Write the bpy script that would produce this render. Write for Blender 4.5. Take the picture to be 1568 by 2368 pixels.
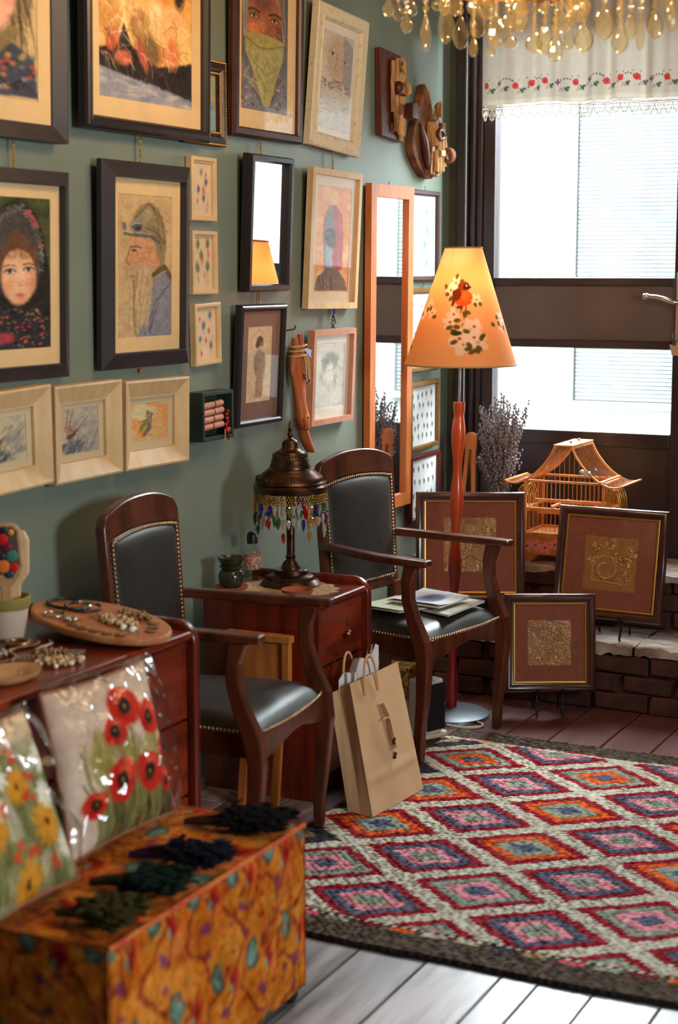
import bpy, bmesh, math, random
import numpy as np
from mathutils import Matrix, Vector, Euler

random.seed(7)
rng = np.random.default_rng(11)
scn = bpy.context.scene
col = scn.collection
for _o in list(bpy.data.objects):
    bpy.data.objects.remove(_o)

# ------------------------------------------------------------------ camera
cam_data = bpy.data.cameras.new('camera')
cam = bpy.data.objects.new('camera', cam_data)
col.objects.link(cam)
cam.location = (2.70, 0.0, 1.62)
_yaw, _pitch = math.radians(26.165), math.radians(8.1966)
cam.rotation_euler = (math.pi / 2 - _pitch, 0, _yaw)
cam_data.sensor_fit = 'VERTICAL'
cam_data.sensor_height = 36.0
cam_data.lens = 3860.0 / 2368.0 * 36.0
cam_data.clip_start = 0.05
cam_data.dof.use_dof = True
cam_data.dof.focus_distance = 5.75
cam_data.dof.aperture_fstop = 2.8
scn.camera = cam

# ------------------------------------------------------------------ world, sun, exposure
world = bpy.data.worlds.new('sky')
scn.world = world
world.use_nodes = True
_bg = world.node_tree.nodes['Background']
_bg.inputs['Color'].default_value = (0.86, 0.95, 1.0, 1)
_bg.inputs['Strength'].default_value = 66.0
_sun = bpy.data.lights.new('sun', 'SUN')
_sun.energy = 2.0
_sun.angle = math.radians(2)
_sun.color = (1.0, 0.97, 0.92)
sun = bpy.data.objects.new('sun', _sun)
col.objects.link(sun)
sun.rotation_euler = Vector((0.25, 1.0, -1.25)).to_track_quat('-Z', 'Y').to_euler()
scn.view_settings.view_transform = 'Standard'
scn.view_settings.look = 'None'
scn.view_settings.gamma = 1.0
scn.view_settings.use_curve_mapping = False
scn.view_settings.exposure = 0.0
scn.cycles.use_denoising = True
scn.cycles.max_bounces = 10
scn.cycles.diffuse_bounces = 5
scn.cycles.transparent_max_bounces = 24
scn.cycles.sample_clamp_indirect = 6.0

LAMP_FLOOR, LAMP_CHAND = 1.5, 7.5      # watts per bulb

def portal(loc, direction, sx, sy):
    """sampling guide for daylight through a window opening (gives off no light of its own)"""
    l = bpy.data.lights.new('daylight_portal', 'AREA')
    l.shape = 'RECTANGLE'; l.size = sx; l.size_y = sy
    l.cycles.is_portal = True
    o = bpy.data.objects.new('daylight_portal', l); col.objects.link(o)
    o.location = loc
    o.rotation_euler = Vector(direction).to_track_quat('-Z', 'Z').to_euler()
portal((0.58, 6.60, 1.75), (0, -1, 0), 0.80, 1.70)
portal((4.90, 2.20, 1.90), (-1, 0, 0), 0.90, 0.80)

# ------------------------------------------------------------------ mesh helpers
def lin(c):
    """sRGB 0-255 -> linear"""
    out = []
    for x in c[:3]:
        x = x / 255.0
        out.append(x / 12.92 if x <= 0.04045 else ((x + 0.055) / 1.055) ** 2.4)
    return tuple(out)

def finish(o, mat=None, parent=None, smooth=None, bevel=0.0, seg=2):
    if mat is not None:
        o.data.materials.append(mat)
    col.objects.link(o)
    if parent is not None:
        o.parent = parent
    if smooth is not None and len(o.data.polygons):
        o.data.polygons.foreach_set('use_smooth', np.ones(len(o.data.polygons), dtype=bool))
        if smooth < 180:
            o.data.set_sharp_from_angle(angle=math.radians(smooth))
    if bevel > 0:
        m = o.modifiers.new('bevel', 'BEVEL')
        m.width = bevel; m.segments = seg; m.limit_method = 'ANGLE'
        m.angle_limit = math.radians(40)
    return o

class MB:
    def __init__(s):
        s.v = []; s.f = []
    def add(s, vs, fs, M=None):
        b = len(s.v)
        if M is not None:
            vs = [tuple(M @ Vector(v)) for v in vs]
        s.v.extend(vs)
        s.f.extend([tuple(i + b for i in f) for f in fs])
        return s
    def box(s, c, d, M=None, taper=1.0):
        x, y, z = d[0] / 2, d[1] / 2, d[2] / 2
        t = taper
        vs = [(-x*t, -y*t, -z), (x*t, -y*t, -z), (x*t, y*t, -z), (-x*t, y*t, -z), (-x, -y, z), (x, -y, z), (x, y, z), (-x, y, z)]
        vs = [(a + c[0], b + c[1], e + c[2]) for a, b, e in vs]
        return s.add(vs, [(3, 2, 1, 0), (4, 5, 6, 7), (0, 1, 5, 4), (1, 2, 6, 5), (2, 3, 7, 6), (3, 0, 4, 7)], M)
    def span(s, a, b, M=None):
        return s.box([(a[i] + b[i]) / 2 for i in range(3)], [abs(b[i] - a[i]) for i in range(3)], M)
    def frames(s, P, closed=False):
        n = len(P); T = []
        for i in range(n):
            a = P[(i - 1) % n] if (closed or i > 0) else P[i]
            b = P[(i + 1) % n] if (closed or i < n - 1) else P[i]
            t = b - a
            T.append(t.normalized() if t.length > 1e-9 else Vector((0, 0, 1)))
        ref = Vector((0, 0, 1)) if abs(T[0].z) < 0.9 else Vector((1, 0, 0))
        u = T[0].cross(ref).normalized(); out = []
        for i in range(n):
            u = (u - T[i] * u.dot(T[i]))
            if u.length < 1e-6: u = T[i].orthogonal()
            u.normalize(); out.append((u.copy(), T[i].cross(u)))
        return out
    def tube(s, pts, r, n=8, closed=False, caps=True, M=None):
        P = [Vector(p) for p in pts]
        R = r if isinstance(r, (list, tuple)) else [r] * len(P)
        fr = s.frames(P, closed); vs = []; fs = []
        for p, rr, (u, w) in zip(P, R, fr):
            for k in range(n):
                a = 2 * math.pi * k / n
                vs.append(tuple(p + u * (math.cos(a) * rr) + w * (math.sin(a) * rr)))
        m = len(P)
        for i in range(m if closed else m - 1):
            for k in range(n):
                j = (i + 1) % m
                fs.append((i*n + k, i*n + (k+1) % n, j*n + (k+1) % n, j*n + k))
        if caps and not closed:
            fs.append(tuple(range(n - 1, -1, -1))); fs.append(tuple((m-1)*n + k for k in range(n)))
        return s.add(vs, fs, M)
    def sweep(s, pts, W, T, side=None, M=None):
        """rectangular section; W along 'side' direction, T across"""
        P = [Vector(p) for p in pts]; m = len(P)
        W = W if isinstance(W, (list, tuple)) else [W] * m
        T = T if isinstance(T, (list, tuple)) else [T] * m
        vs = []; fs = []
        for i in range(m):
            t = (P[min(i+1, m-1)] - P[max(i-1, 0)]).normalized()
            sd = Vector(side) if side is not None else Vector((0, 1, 0))
            sd = (sd - t * sd.dot(t)).normalized(); nn = t.cross(sd)
            for a, b in ((-1, -1), (1, -1), (1, 1), (-1, 1)):
                vs.append(tuple(P[i] + sd * (a * W[i] / 2) + nn * (b * T[i] / 2)))
        for i in range(m - 1):
            for k in range(4):
                fs.append((i*4 + k, i*4 + (k+1) % 4, i*4 + 4 + (k+1) % 4, i*4 + 4 + k))
        fs.append((3, 2, 1, 0)); fs.append(tuple((m-1)*4 + k for k in range(4)))
        return s.add(vs, fs, M)
    def lathe(s, prof, n=24, M=None, caps=True):
        vs = []; fs = []; m = len(prof)
        for r, z in prof:
            for k in range(n):
                a = 2 * math.pi * k / n
                vs.append((r * math.cos(a), r * math.sin(a), z))
        for i in range(m - 1):
            for k in range(n):
                fs.append((i*n + k, i*n + (k+1) % n, (i+1)*n + (k+1) % n, (i+1)*n + k))
        if caps:
            fs.append(tuple(range(n - 1, -1, -1))); fs.append(tuple((m-1)*n + k for k in range(n)))
        return s.add(vs, fs, M)
    def ball(s, c, r, nu=8, nv=6, M=None):
        r = r if isinstance(r, (list, tuple)) else (r, r, r)
        vs = [(c[0], c[1], c[2] - r[2])]; fs = []
        for i in range(1, nv):
            t = math.pi * i / nv
            for k in range(nu):
                a = 2 * math.pi * k / nu
                vs.append((c[0] + r[0]*math.sin(t)*math.cos(a), c[1] + r[1]*math.sin(t)*math.sin(a), c[2] - r[2]*math.cos(t)))
        vs.append((c[0], c[1], c[2] + r[2])); top = len(vs) - 1
        for k in range(nu):
            fs.append((0, 1 + (k+1) % nu, 1 + k)); fs.append((top, top - nu + k, top - nu + (k+1) % nu))
        for i in range(nv - 2):
            for k in range(nu):
                a = 1 + i*nu
                fs.append((a + k, a + (k+1) % nu, a + nu + (k+1) % nu, a + nu + k))
        return s.add(vs, fs, M)
    def prism(s, poly, h0, h1, M=None):
        n = len(poly)
        vs = [(p[0], p[1], h0) for p in poly] + [(p[0], p[1], h1) for p in poly]
        fs = [tuple(range(n - 1, -1, -1)), tuple(range(n, 2*n))]
        for k in range(n):
            fs.append((k, (k+1) % n, n + (k+1) % n, n + k))
        return s.add(vs, fs, M)
    def obj(s, name, mat, parent=None, smooth=None, bevel=0.0, seg=2):
        me = bpy.data.meshes.new(name)
        me.from_pydata(s.v, [], s.f); me.update()
        return finish(bpy.data.objects.new(name, me), mat, parent, smooth, bevel, seg)

def grid_mesh(name, P, mat, parent=None, colors=None, smooth=180, closed_u=False):
    """P: (nv, nu, 3) numpy grid of points -> quad mesh, optional (nv, nu, 3) linear colours"""
    nv, nu = P.shape[:2]
    idx = np.arange(nv * nu).reshape(nv, nu)
    a = idx[:-1, :-1]; b = idx[:-1, 1:]; c = idx[1:, 1:]; d = idx[1:, :-1]
    q = np.stack([a, d, c, b], -1).reshape(-1, 4)
    if closed_u:
        q2 = np.stack([idx[:-1, -1], idx[1:, -1], idx[1:, 0], idx[:-1, 0]], -1)
        q = np.concatenate([q, q2])
    me = bpy.data.meshes.new(name)
    me.vertices.add(nv * nu)
    me.vertices.foreach_set('co', P.reshape(-1).astype(np.float32))
    m = len(q)
    me.loops.add(m * 4); me.polygons.add(m)
    me.loops.foreach_set('vertex_index', q.reshape(-1).astype(np.int32))
    me.polygons.foreach_set('loop_start', np.arange(0, m * 4, 4, dtype=np.int32))
    me.update(calc_edges=True)
    if colors is not None:
        at = me.color_attributes.new('print', 'FLOAT_COLOR', 'POINT')
        cc = np.ones((nv * nu, 4), np.float32); cc[:, :3] = colors.reshape(-1, 3)
        at.data.foreach_set('color', cc.reshape(-1))
    return finish(bpy.data.objects.new(name, me), mat, parent, smooth)

def tag(o, label=None, cat=None, group=None, kind=None):
    if label: o['label'] = label
    if cat: o['category'] = cat
    if group: o['group'] = group
    if kind: o['kind'] = kind
    return o

def thing(name, label, cat, loc=(0, 0, 0), rz=0.0, group=None, M=None):
    o = bpy.data.objects.new(name, None); col.objects.link(o)
    o.empty_display_size = 0.05
    if M is not None: o.matrix_world = M
    else:
        o.location = loc; o.rotation_euler = (0, 0, rz)
    return tag(o, label, cat, group)

def stuff(o):
    o['kind'] = 'stuff'; return o

def copy_of(o, parent=None, M=None):
    c = o.copy(); col.objects.link(c)
    if parent is not None: c.parent = parent
    if M is not None: c.matrix_local = M
    return c

# ------------------------------------------------------------------ materials
def nodes_of(name):
    m = bpy.data.materials.new(name); m.use_nodes = True
    nt = m.node_tree
    return m, nt, nt.nodes, nt.links, nt.nodes['Principled BSDF']

def mat(name, c, rough=0.5, metal=0.0, spec=0.5, c2=None, scale=8.0, stretch=(1, 1, 1), bump=0.0, bscale=None, sheen=0.0, coat=0.0, detail=4.0, lo=0.35, hi=0.65, rvar=0.0):
    m, nt, N, L, b = nodes_of(name)
    c1 = lin(c)
    b.inputs['Base Color'].default_value = (*c1, 1)
    b.inputs['Roughness'].default_value = rough
    b.inputs['Metallic'].default_value = metal
    b.inputs['Specular IOR Level'].default_value = spec
    b.inputs['Coat Weight'].default_value = coat
    b.inputs['Coat Roughness'].default_value = 0.15
    b.inputs['Sheen Weight'].default_value = sheen
    if c2 is not None or bump or rvar:
        tc = N.new('ShaderNodeTexCoord'); mp = N.new('ShaderNodeMapping')
        mp.inputs['Scale'].default_value = stretch
        L.new(tc.outputs['Object'], mp.inputs['Vector'])
        nz = N.new('ShaderNodeTexNoise'); nz.inputs['Scale'].default_value = scale; nz.inputs['Detail'].default_value = detail
        L.new(mp.outputs['Vector'], nz.inputs['Vector'])
        if c2 is not None:
            rp = N.new('ShaderNodeValToRGB')
            rp.color_ramp.elements[0].position = lo; rp.color_ramp.elements[1].position = hi
            rp.color_ramp.elements[0].color = (*c1, 1); rp.color_ramp.elements[1].color = (*lin(c2), 1)
            L.new(nz.outputs['Fac'], rp.inputs['Fac']); L.new(rp.outputs['Color'], b.inputs['Base Color'])
        if rvar:
            mr = N.new('ShaderNodeMapRange'); mr.inputs['To Min'].default_value = max(0, rough - rvar); mr.inputs['To Max'].default_value = rough + rvar
            L.new(nz.outputs['Fac'], mr.inputs['Value']); L.new(mr.outputs['Result'], b.inputs['Roughness'])
        if bump:
            nb = nz
            if bscale:
                nb = N.new('ShaderNodeTexNoise'); nb.inputs['Scale'].default_value = bscale; nb.inputs['Detail'].default_value = 3
                L.new(mp.outputs['Vector'], nb.inputs['Vector'])
            bp = N.new('ShaderNodeBump'); bp.inputs['Strength'].default_value = bump; bp.inputs['Distance'].default_value = 0.004
            L.new(nb.outputs['Fac'], bp.inputs['Height']); L.new(bp.outputs['Normal'], b.inputs['Normal'])
    return m

def print_mat(name, rough=0.75, spec=0.3, translucent=0.0, bump=0.0, bscale=300.0):
    """reads the painted colour attribute"""
    m, nt, N, L, b = nodes_of(name)
    at = N.new('ShaderNodeAttribute'); at.attribute_name = 'print'
    L.new(at.outputs['Color'], b.inputs['Base Color'])
    b.inputs['Roughness'].default_value = rough
    b.inputs['Specular IOR Level'].default_value = spec
    if bump:
        tc = N.new('ShaderNodeTexCoord'); nb = N.new('ShaderNodeTexNoise'); nb.inputs['Scale'].default_value = bscale
        L.new(tc.outputs['Object'], nb.inputs['Vector'])
        bp = N.new('ShaderNodeBump'); bp.inputs['Strength'].default_value = bump; bp.inputs['Distance'].default_value = 0.003
        L.new(nb.outputs['Fac'], bp.inputs['Height']); L.new(bp.outputs['Normal'], b.inputs['Normal'])
    if translucent:
        tr = N.new('ShaderNodeBsdfTranslucent'); L.new(at.outputs['Color'], tr.inputs['Color'])
        mx = N.new('ShaderNodeMixShader'); mx.inputs['Fac'].default_value = translucent
        L.new(b.outputs['BSDF'], mx.inputs[1]); L.new(tr.outputs['BSDF'], mx.inputs[2])
        L.new(mx.outputs['Shader'], N['Material Output'].inputs['Surface'])
    return m

def gold_print():
    """gilded relief: the paint is metallic where it is bright"""
    m = print_mat('gilded_relief', rough=0.34, spec=0.5)
    N = m.node_tree.nodes; L = m.node_tree.links; at = [n for n in N if n.type == 'ATTRIBUTE'][0]; b = N['Principled BSDF']
    mr = N.new('ShaderNodeMapRange'); mr.inputs['From Min'].default_value = 0.15; mr.inputs['From Max'].default_value = 0.45; mr.inputs['To Min'].default_value = 0.0; mr.inputs['To Max'].default_value = 0.6
    L.new(at.outputs['Fac'], mr.inputs['Value']); L.new(mr.outputs[0], b.inputs['Metallic'])
    return m

def glass_mat(name, tint=(1, 1, 1), rough=0.0, strength=1.0, ior=1.5, bump=0.0, bscale=40.0):
    """thin sheet: transparent with a Fresnel reflection"""
    m = bpy.data.materials.new(name); m.use_nodes = True
    N = m.node_tree.nodes; L = m.node_tree.links
    N.remove(N['Principled BSDF'])
    tr = N.new('ShaderNodeBsdfTransparent'); tr.inputs['Color'].default_value = (*tint, 1)
    gl = N.new('ShaderNodeBsdfGlossy'); gl.inputs['Roughness'].default_value = rough
    fr = N.new('ShaderNodeLayerWeight'); fr.inputs['Blend'].default_value = 0.5
    pw = N.new('ShaderNodeMath'); pw.operation = 'POWER'; pw.inputs[1].default_value = 4.0
    ma = N.new('ShaderNodeMath'); ma.operation = 'MULTIPLY_ADD'; ma.inputs[1].default_value = 0.95; ma.inputs[2].default_value = 0.04
    mu = N.new('ShaderNodeMath'); mu.operation = 'MULTIPLY'; mu.inputs[1].default_value = strength
    L.new(fr.outputs['Facing'], pw.inputs[0]); L.new(pw.outputs[0], ma.inputs[0])
    mx = N.new('ShaderNodeMixShader')
    L.new(ma.outputs[0], mu.inputs[0]); L.new(mu.outputs['Value'], mx.inputs['Fac'])
    L.new(tr.outputs['BSDF'], mx.inputs[1]); L.new(gl.outputs['BSDF'], mx.inputs[2])
    L.new(mx.outputs['Shader'], N['Material Output'].inputs['Surface'])
    if bump:
        tc = N.new('ShaderNodeTexCoord'); nb = N.new('ShaderNodeTexNoise'); nb.inputs['Scale'].default_value = bscale
        L.new(tc.outputs['Object'], nb.inputs['Vector'])
        bp = N.new('ShaderNodeBump'); bp.inputs['Strength'].default_value = bump; bp.inputs['Distance'].default_value = 0.01
        L.new(nb.outputs['Fac'], bp.inputs['Height']); L.new(bp.outputs['Normal'], gl.inputs['Normal']); L.new(bp.outputs['Normal'], fr.inputs['Normal'])
    return m

def crystal_mat(name, c, rough=0.03, trans=0.85, ior=1.5):
    m, nt, N, L, b = nodes_of(name)
    b.inputs['Base Color'].default_value = (*lin(c), 1)
    b.inputs['Roughness'].default_value = rough
    b.inputs['Transmission Weight'].default_value = trans
    b.inputs['IOR'].default_value = ior
    return m

M = {}
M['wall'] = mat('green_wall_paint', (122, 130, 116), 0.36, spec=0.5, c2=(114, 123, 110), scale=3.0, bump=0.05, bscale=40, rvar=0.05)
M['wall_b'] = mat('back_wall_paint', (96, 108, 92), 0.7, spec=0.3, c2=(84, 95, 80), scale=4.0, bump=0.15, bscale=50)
M['ceiling'] = mat('darkened_ceiling', (104, 86, 70), 0.9)  # out of view; coloured dark to cut light bounced into the room
M['frame_dark'] = mat('dark_brown_window_paint', (52, 38, 40), 0.38, spec=0.5, c2=(36, 27, 29), scale=5, stretch=(1, 1, 0.2), bump=0.06, bscale=80)
M['mahogany'] = mat('red_mahogany_wood_lit', (142, 48, 18), 0.28, spec=0.5, c2=(90, 26, 10), scale=5, stretch=(4, 1, 4), bump=0.03, coat=0.25)  # drawers and tops: tone raised to imitate window light on them
M['mahogany_v'] = mat('red_mahogany_wood_upright', (122, 38, 16), 0.28, spec=0.5, c2=(76, 22, 9), scale=5, stretch=(5, 5, 0.7), bump=0.03, coat=0.25)
M['chairwood'] = mat('brown_chair_wood', (98, 48, 27), 0.30, spec=0.5, c2=(62, 27, 15), scale=7, stretch=(3, 3, 0.8), bump=0.03, coat=0.25)
M['leather'] = mat('black_leather', (50, 47, 43), 0.40, spec=0.55, c2=(42, 39, 36), scale=20, bump=0.12, bscale=260)
M['nail'] = mat('aged_brass_nails', (196, 164, 128), 0.35, metal=1.0)
M['brass'] = mat('brass', (196, 150, 70), 0.3, metal=1.0)
M['gold'] = mat('gold_leaf', (214, 160, 66), 0.38, metal=0.85)
M['bronze'] = mat('dark_bronze', (92, 66, 48), 0.34, metal=0.9, c2=(70, 48, 36), scale=30)
M['black'] = mat('black_plastic', (22, 20, 20), 0.45)
M['blackmetal'] = mat('black_metal', (26, 22, 22), 0.35, metal=0.6)
M['steel'] = mat('steel', (205, 205, 205), 0.22, metal=1.0)
M['backing'] = mat('backing_board', (96, 70, 48), 0.85)
M['fr_navy'] = mat('dark_painted_frame', (47, 40, 44), 0.5, c2=(40, 33, 36), scale=14, stretch=(1, 1, 1), bump=0.05)
M['fr_brown'] = mat('brown_frame', (74, 38, 28), 0.42, c2=(58, 28, 21), scale=20)
M['fr_dark'] = mat('black_brown_frame', (36, 27, 27), 0.35, spec=0.6)
M['fr_pale'] = mat('pale_wood_frame', (212, 180, 132), 0.5, c2=(199, 164, 116), scale=9, stretch=(3, 1, 3), bump=0.02)
M['fr_maple'] = mat('maple_frame', (216, 184, 136), 0.55, c2=(205, 170, 122), scale=10, bump=0.02)
M['fr_white'] = mat('worn_white_frame', (214, 196, 160), 0.6, c2=(150, 128, 96), scale=40, lo=0.55, hi=0.85, bump=0.1)
M['fr_pink'] = mat('pinkish_wood_frame', (196, 140, 112), 0.5, c2=(180, 122, 94), scale=10, stretch=(3, 1, 3))
M['fr_orange'] = mat('orange_pine_frame', (204, 118, 58), 0.45, c2=(184, 98, 44), scale=8, stretch=(4, 0.8, 4))
M['fr_goldwood'] = mat('gold_brown_frame', (142, 100, 44), 0.4, metal=0.3, c2=(116, 78, 32), scale=20)
M['fr_redbrown'] = mat('red_brown_frame', (104, 36, 28), 0.35, c2=(84, 27, 22), scale=16)
M['fr_ebony'] = mat('ornate_dark_frame', (62, 42, 32), 0.38, metal=0.3, c2=(46, 30, 24), scale=30)
M['walnut'] = mat('walnut_moulding', (78, 36, 24), 0.28, spec=0.6, c2=(54, 24, 17), scale=6, stretch=(3, 3, 3), coat=0.3)
M['mat_cream'] = mat('cream_mount', (226, 192, 140), 0.85, c2=(222, 187, 134), scale=30)
M['mat_white'] = mat('off_white_mount', (222, 212, 192), 0.85)
M['mat_tan'] = mat('tan_mount', (206, 184, 148), 0.85)
M['mat_brown'] = mat('brown_mount', (138, 76, 54), 0.85, c2=(128, 69, 48), scale=60)
M['mat_dusk'] = mat('dusky_mount', (126, 92, 78), 0.85)
M['mirror'] = mat('mirror_glass', (240, 242, 242), 0.015, metal=1.0)
M['picglass'] = glass_mat('picture_glass', rough=0.015, strength=0.45)
M['winglass'] = glass_mat('window_glass', tint=(0.97, 0.985, 0.98), strength=0.4)
M['print'] = print_mat('printed_paper')
M['gold_print'] = gold_print()
M['fabric_print'] = print_mat('printed_fabric', rough=0.9, spec=0.1, bump=0.25)
M['shade_print'] = print_mat('lampshade_paper', rough=0.8, spec=0.2, translucent=0.45)
M['twine'] = mat('natural_twine', (186, 150, 100), 0.9)
M['terracotta'] = mat('terracotta', (176, 92, 56), 0.8, c2=(160, 80, 47), scale=20)
M['pine'] = mat('orange_pine', (206, 126, 56), 0.5, c2=(178, 98, 40), scale=8, stretch=(3, 3, 0.6))
M['bamboo'] = mat('orange_bamboo', (228, 156, 86), 0.42, c2=(206, 122, 58), scale=20)
M['plainwood'] = mat('light_craft_wood', (206, 156, 104), 0.6, c2=(188, 136, 84), scale=12, stretch=(3, 1, 3))
# ------------------------------------------------------------------ painter for flat prints (pictures, cloth)
class Canvas:
    def __init__(s, w, h, c=(220, 200, 170)):
        s.w, s.h = w, h
        s.a = np.empty((h, w, 3), np.float64); s.a[:] = c
        s.X, s.Y = np.meshgrid((np.arange(w) + 0.5) / w, (np.arange(h) + 0.5) / h)
        s.asp = h / w
    def put(s, m, c, alpha=1.0):
        m = (np.clip(m, 0, 1) * alpha)[..., None]
        s.a = s.a * (1 - m) + np.array(c, float) * m
        return s
    def ell(s, cx, cy, rx, ry, c, alpha=1.0, soft=0.25, rot=0.0):
        dx = s.X - cx; dy = (s.Y - cy) * s.asp; r = math.radians(rot)
        u = dx * math.cos(r) + dy * math.sin(r); v = -dx * math.sin(r) + dy * math.cos(r)
        d = np.sqrt((u / rx) ** 2 + (v / (ry * s.asp)) ** 2)
        return s.put((1 - d) / max(soft, 1e-3), c, alpha)
    def poly(s, pts, c, alpha=1.0, blur=1):
        inside = np.zeros((s.h, s.w), bool); n = len(pts)
        for i in range(n):
            x1, y1 = pts[i]; x2, y2 = pts[(i + 1) % n]
            if y1 == y2: continue
            cond = ((y1 <= s.Y) & (s.Y < y2)) | ((y2 <= s.Y) & (s.Y < y1))
            inside ^= cond & (s.X < (x2 - x1) * (s.Y - y1) / (y2 - y1) + x1)
        return s.put(s.blurm(inside.astype(float), blur), c, alpha)
    def blurm(s, m, k):
        for _ in range(k):
            p = np.pad(m, 1, mode='edge')
            m = (p[1:-1, 1:-1] * 2 + p[:-2, 1:-1] + p[2:, 1:-1] + p[1:-1, :-2] + p[1:-1, 2:]) / 6
        return m
    def line(s, pts, wd, c, alpha=1.0, wd2=None):
        d = np.full((s.h, s.w), 9.0); n = len(pts)
        for i in range(n - 1):
            ax, ay = pts[i][0], pts[i][1] * s.asp; bx, by = pts[i+1][0], pts[i+1][1] * s.asp
            L2 = (bx - ax) ** 2 + (by - ay) ** 2 + 1e-12
            t = np.clip(((s.X - ax) * (bx - ax) + (s.Y * s.asp - ay) * (by - ay)) / L2, 0, 1)
            dd = np.hypot(s.X - ax - t * (bx - ax), s.Y * s.asp - ay - t * (by - ay))
            if wd2 is not None:
                dd = dd * wd / (wd + (wd2 - wd) * (i + t) / (n - 1))
            d = np.minimum(d, dd)
        return s.put((wd / 2 - d) * s.w + 0.6, c, alpha)
    def noise(s, n):
        n2 = max(2, int(n * s.asp)); g = rng.random((n2 + 1, n + 1))
        x = np.linspace(0, n - 1e-6, s.w); y = np.linspace(0, n2 - 1e-6, s.h)
        xi = x.astype(int); yi = y.astype(int); fx = (x - xi)[None, :]; fy = (y - yi)[:, None]
        fx = fx * fx * (3 - 2 * fx); fy = fy * fy * (3 - 2 * fy)
        a = g[np.ix_(yi, xi)]; b = g[np.ix_(yi, xi + 1)]; c = g[np.ix_(yi + 1, xi)]; d = g[np.ix_(yi + 1, xi + 1)]
        return (a * (1 - fx) + b * fx) * (1 - fy) + (c * (1 - fx) + d * fx) * fy
    def grain(s, amt=12, n=40):
        s.a += ((s.noise(n) - 0.5) * 2 * amt)[..., None]; return s
    def wash(s, c, n=6, lo=0.5, alpha=0.6):
        return s.put((s.noise(n) - lo) * 4, c, alpha)
    def hatch(s, cx, cy, rx, ry, c, k=30, ln=0.1, ang=90, spread=20, wd=0.012, alpha=0.6):
        for _ in range(k):
            t = random.random() * 6.283; r = math.sqrt(random.random())
            x = cx + rx * r * math.cos(t); y = cy + ry * r * math.sin(t)
            a = math.radians(ang + random.uniform(-spread, spread))
            dx = math.cos(a) * ln / 2; dy = math.sin(a) * ln / 2 / s.asp
            s.line([(x - dx, y - dy), (x + dx, y + dy)], wd, c, alpha * random.uniform(0.5, 1))
        return s
    def organic(s, amp=0.02, n=9, lum=10):
        """hand-drawn feel: wander the outlines a little and break up the tone"""
        dx = (s.noise(n) - 0.5 + 0.5 * (s.noise(n * 3) - 0.5)) * 2 * amp * s.w; dy = (s.noise(n) - 0.5 + 0.5 * (s.noise(n * 3) - 0.5)) * 2 * amp * s.w
        yy, xx = np.mgrid[0:s.h, 0:s.w]
        s.a = s.a[np.clip((yy + dy).round().astype(int), 0, s.h - 1), np.clip((xx + dx).round().astype(int), 0, s.w - 1)]
        p = np.pad(s.a, ((1, 1), (1, 1), (0, 0)), mode='edge'); s.a = (p[1:-1, 1:-1] * 4 + p[:-2, 1:-1] + p[2:, 1:-1] + p[1:-1, :-2] + p[1:-1, 2:]) / 8
        t = (s.noise(12) - 0.5) * lum * 1.2 + (s.noise(30) - 0.5) * lum + (s.noise(min(70, s.w - 2)) - 0.5) * lum
        s.a = s.a + t[..., None] * np.array([1.0, 0.95, 0.85]); return s
    def linear(s):
        x = np.clip(s.a, 0, 255) / 255.0
        return np.where(x <= 0.04045, x / 12.92, ((x + 0.055) / 1.055) ** 2.4)

def flower(c, cx, cy, r, pc, cc, n=5, rot=0, pw=0.42, alpha=0.95):
    for k in range(n):
        a = math.radians(rot + 360 * k / n)
        c.ell(cx + math.cos(a) * r * 0.55, cy + math.sin(a) * r * 0.55 / c.asp, r * 0.55, r * pw / c.asp, pc, alpha, 0.3, math.degrees(a))
    c.ell(cx, cy, r * 0.22, r * 0.22 / c.asp, cc, 1, 0.4)

def eye(c, x, y, w, iris=(70, 80, 70), lid=(60, 36, 28)):
    h = w * 0.42 / c.asp
    c.ell(x, y, w * 1.25, h * 1.9, lid, 0.35, 0.8)
    c.ell(x, y, w, h, (226, 214, 200), 0.95, 0.3)
    c.ell(x, y, w * 0.45, h * 1.0, iris, 1, 0.3)
    c.ell(x, y, w * 0.22, h * 0.5, (16, 12, 12), 1, 0.3)
    c.line([(x - w, y + h * 0.2), (x - w * 0.4, y - h * 0.8), (x + w * 0.4, y - h * 0.85), (x + w, y)], 0.018, lid, 0.9)

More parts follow.
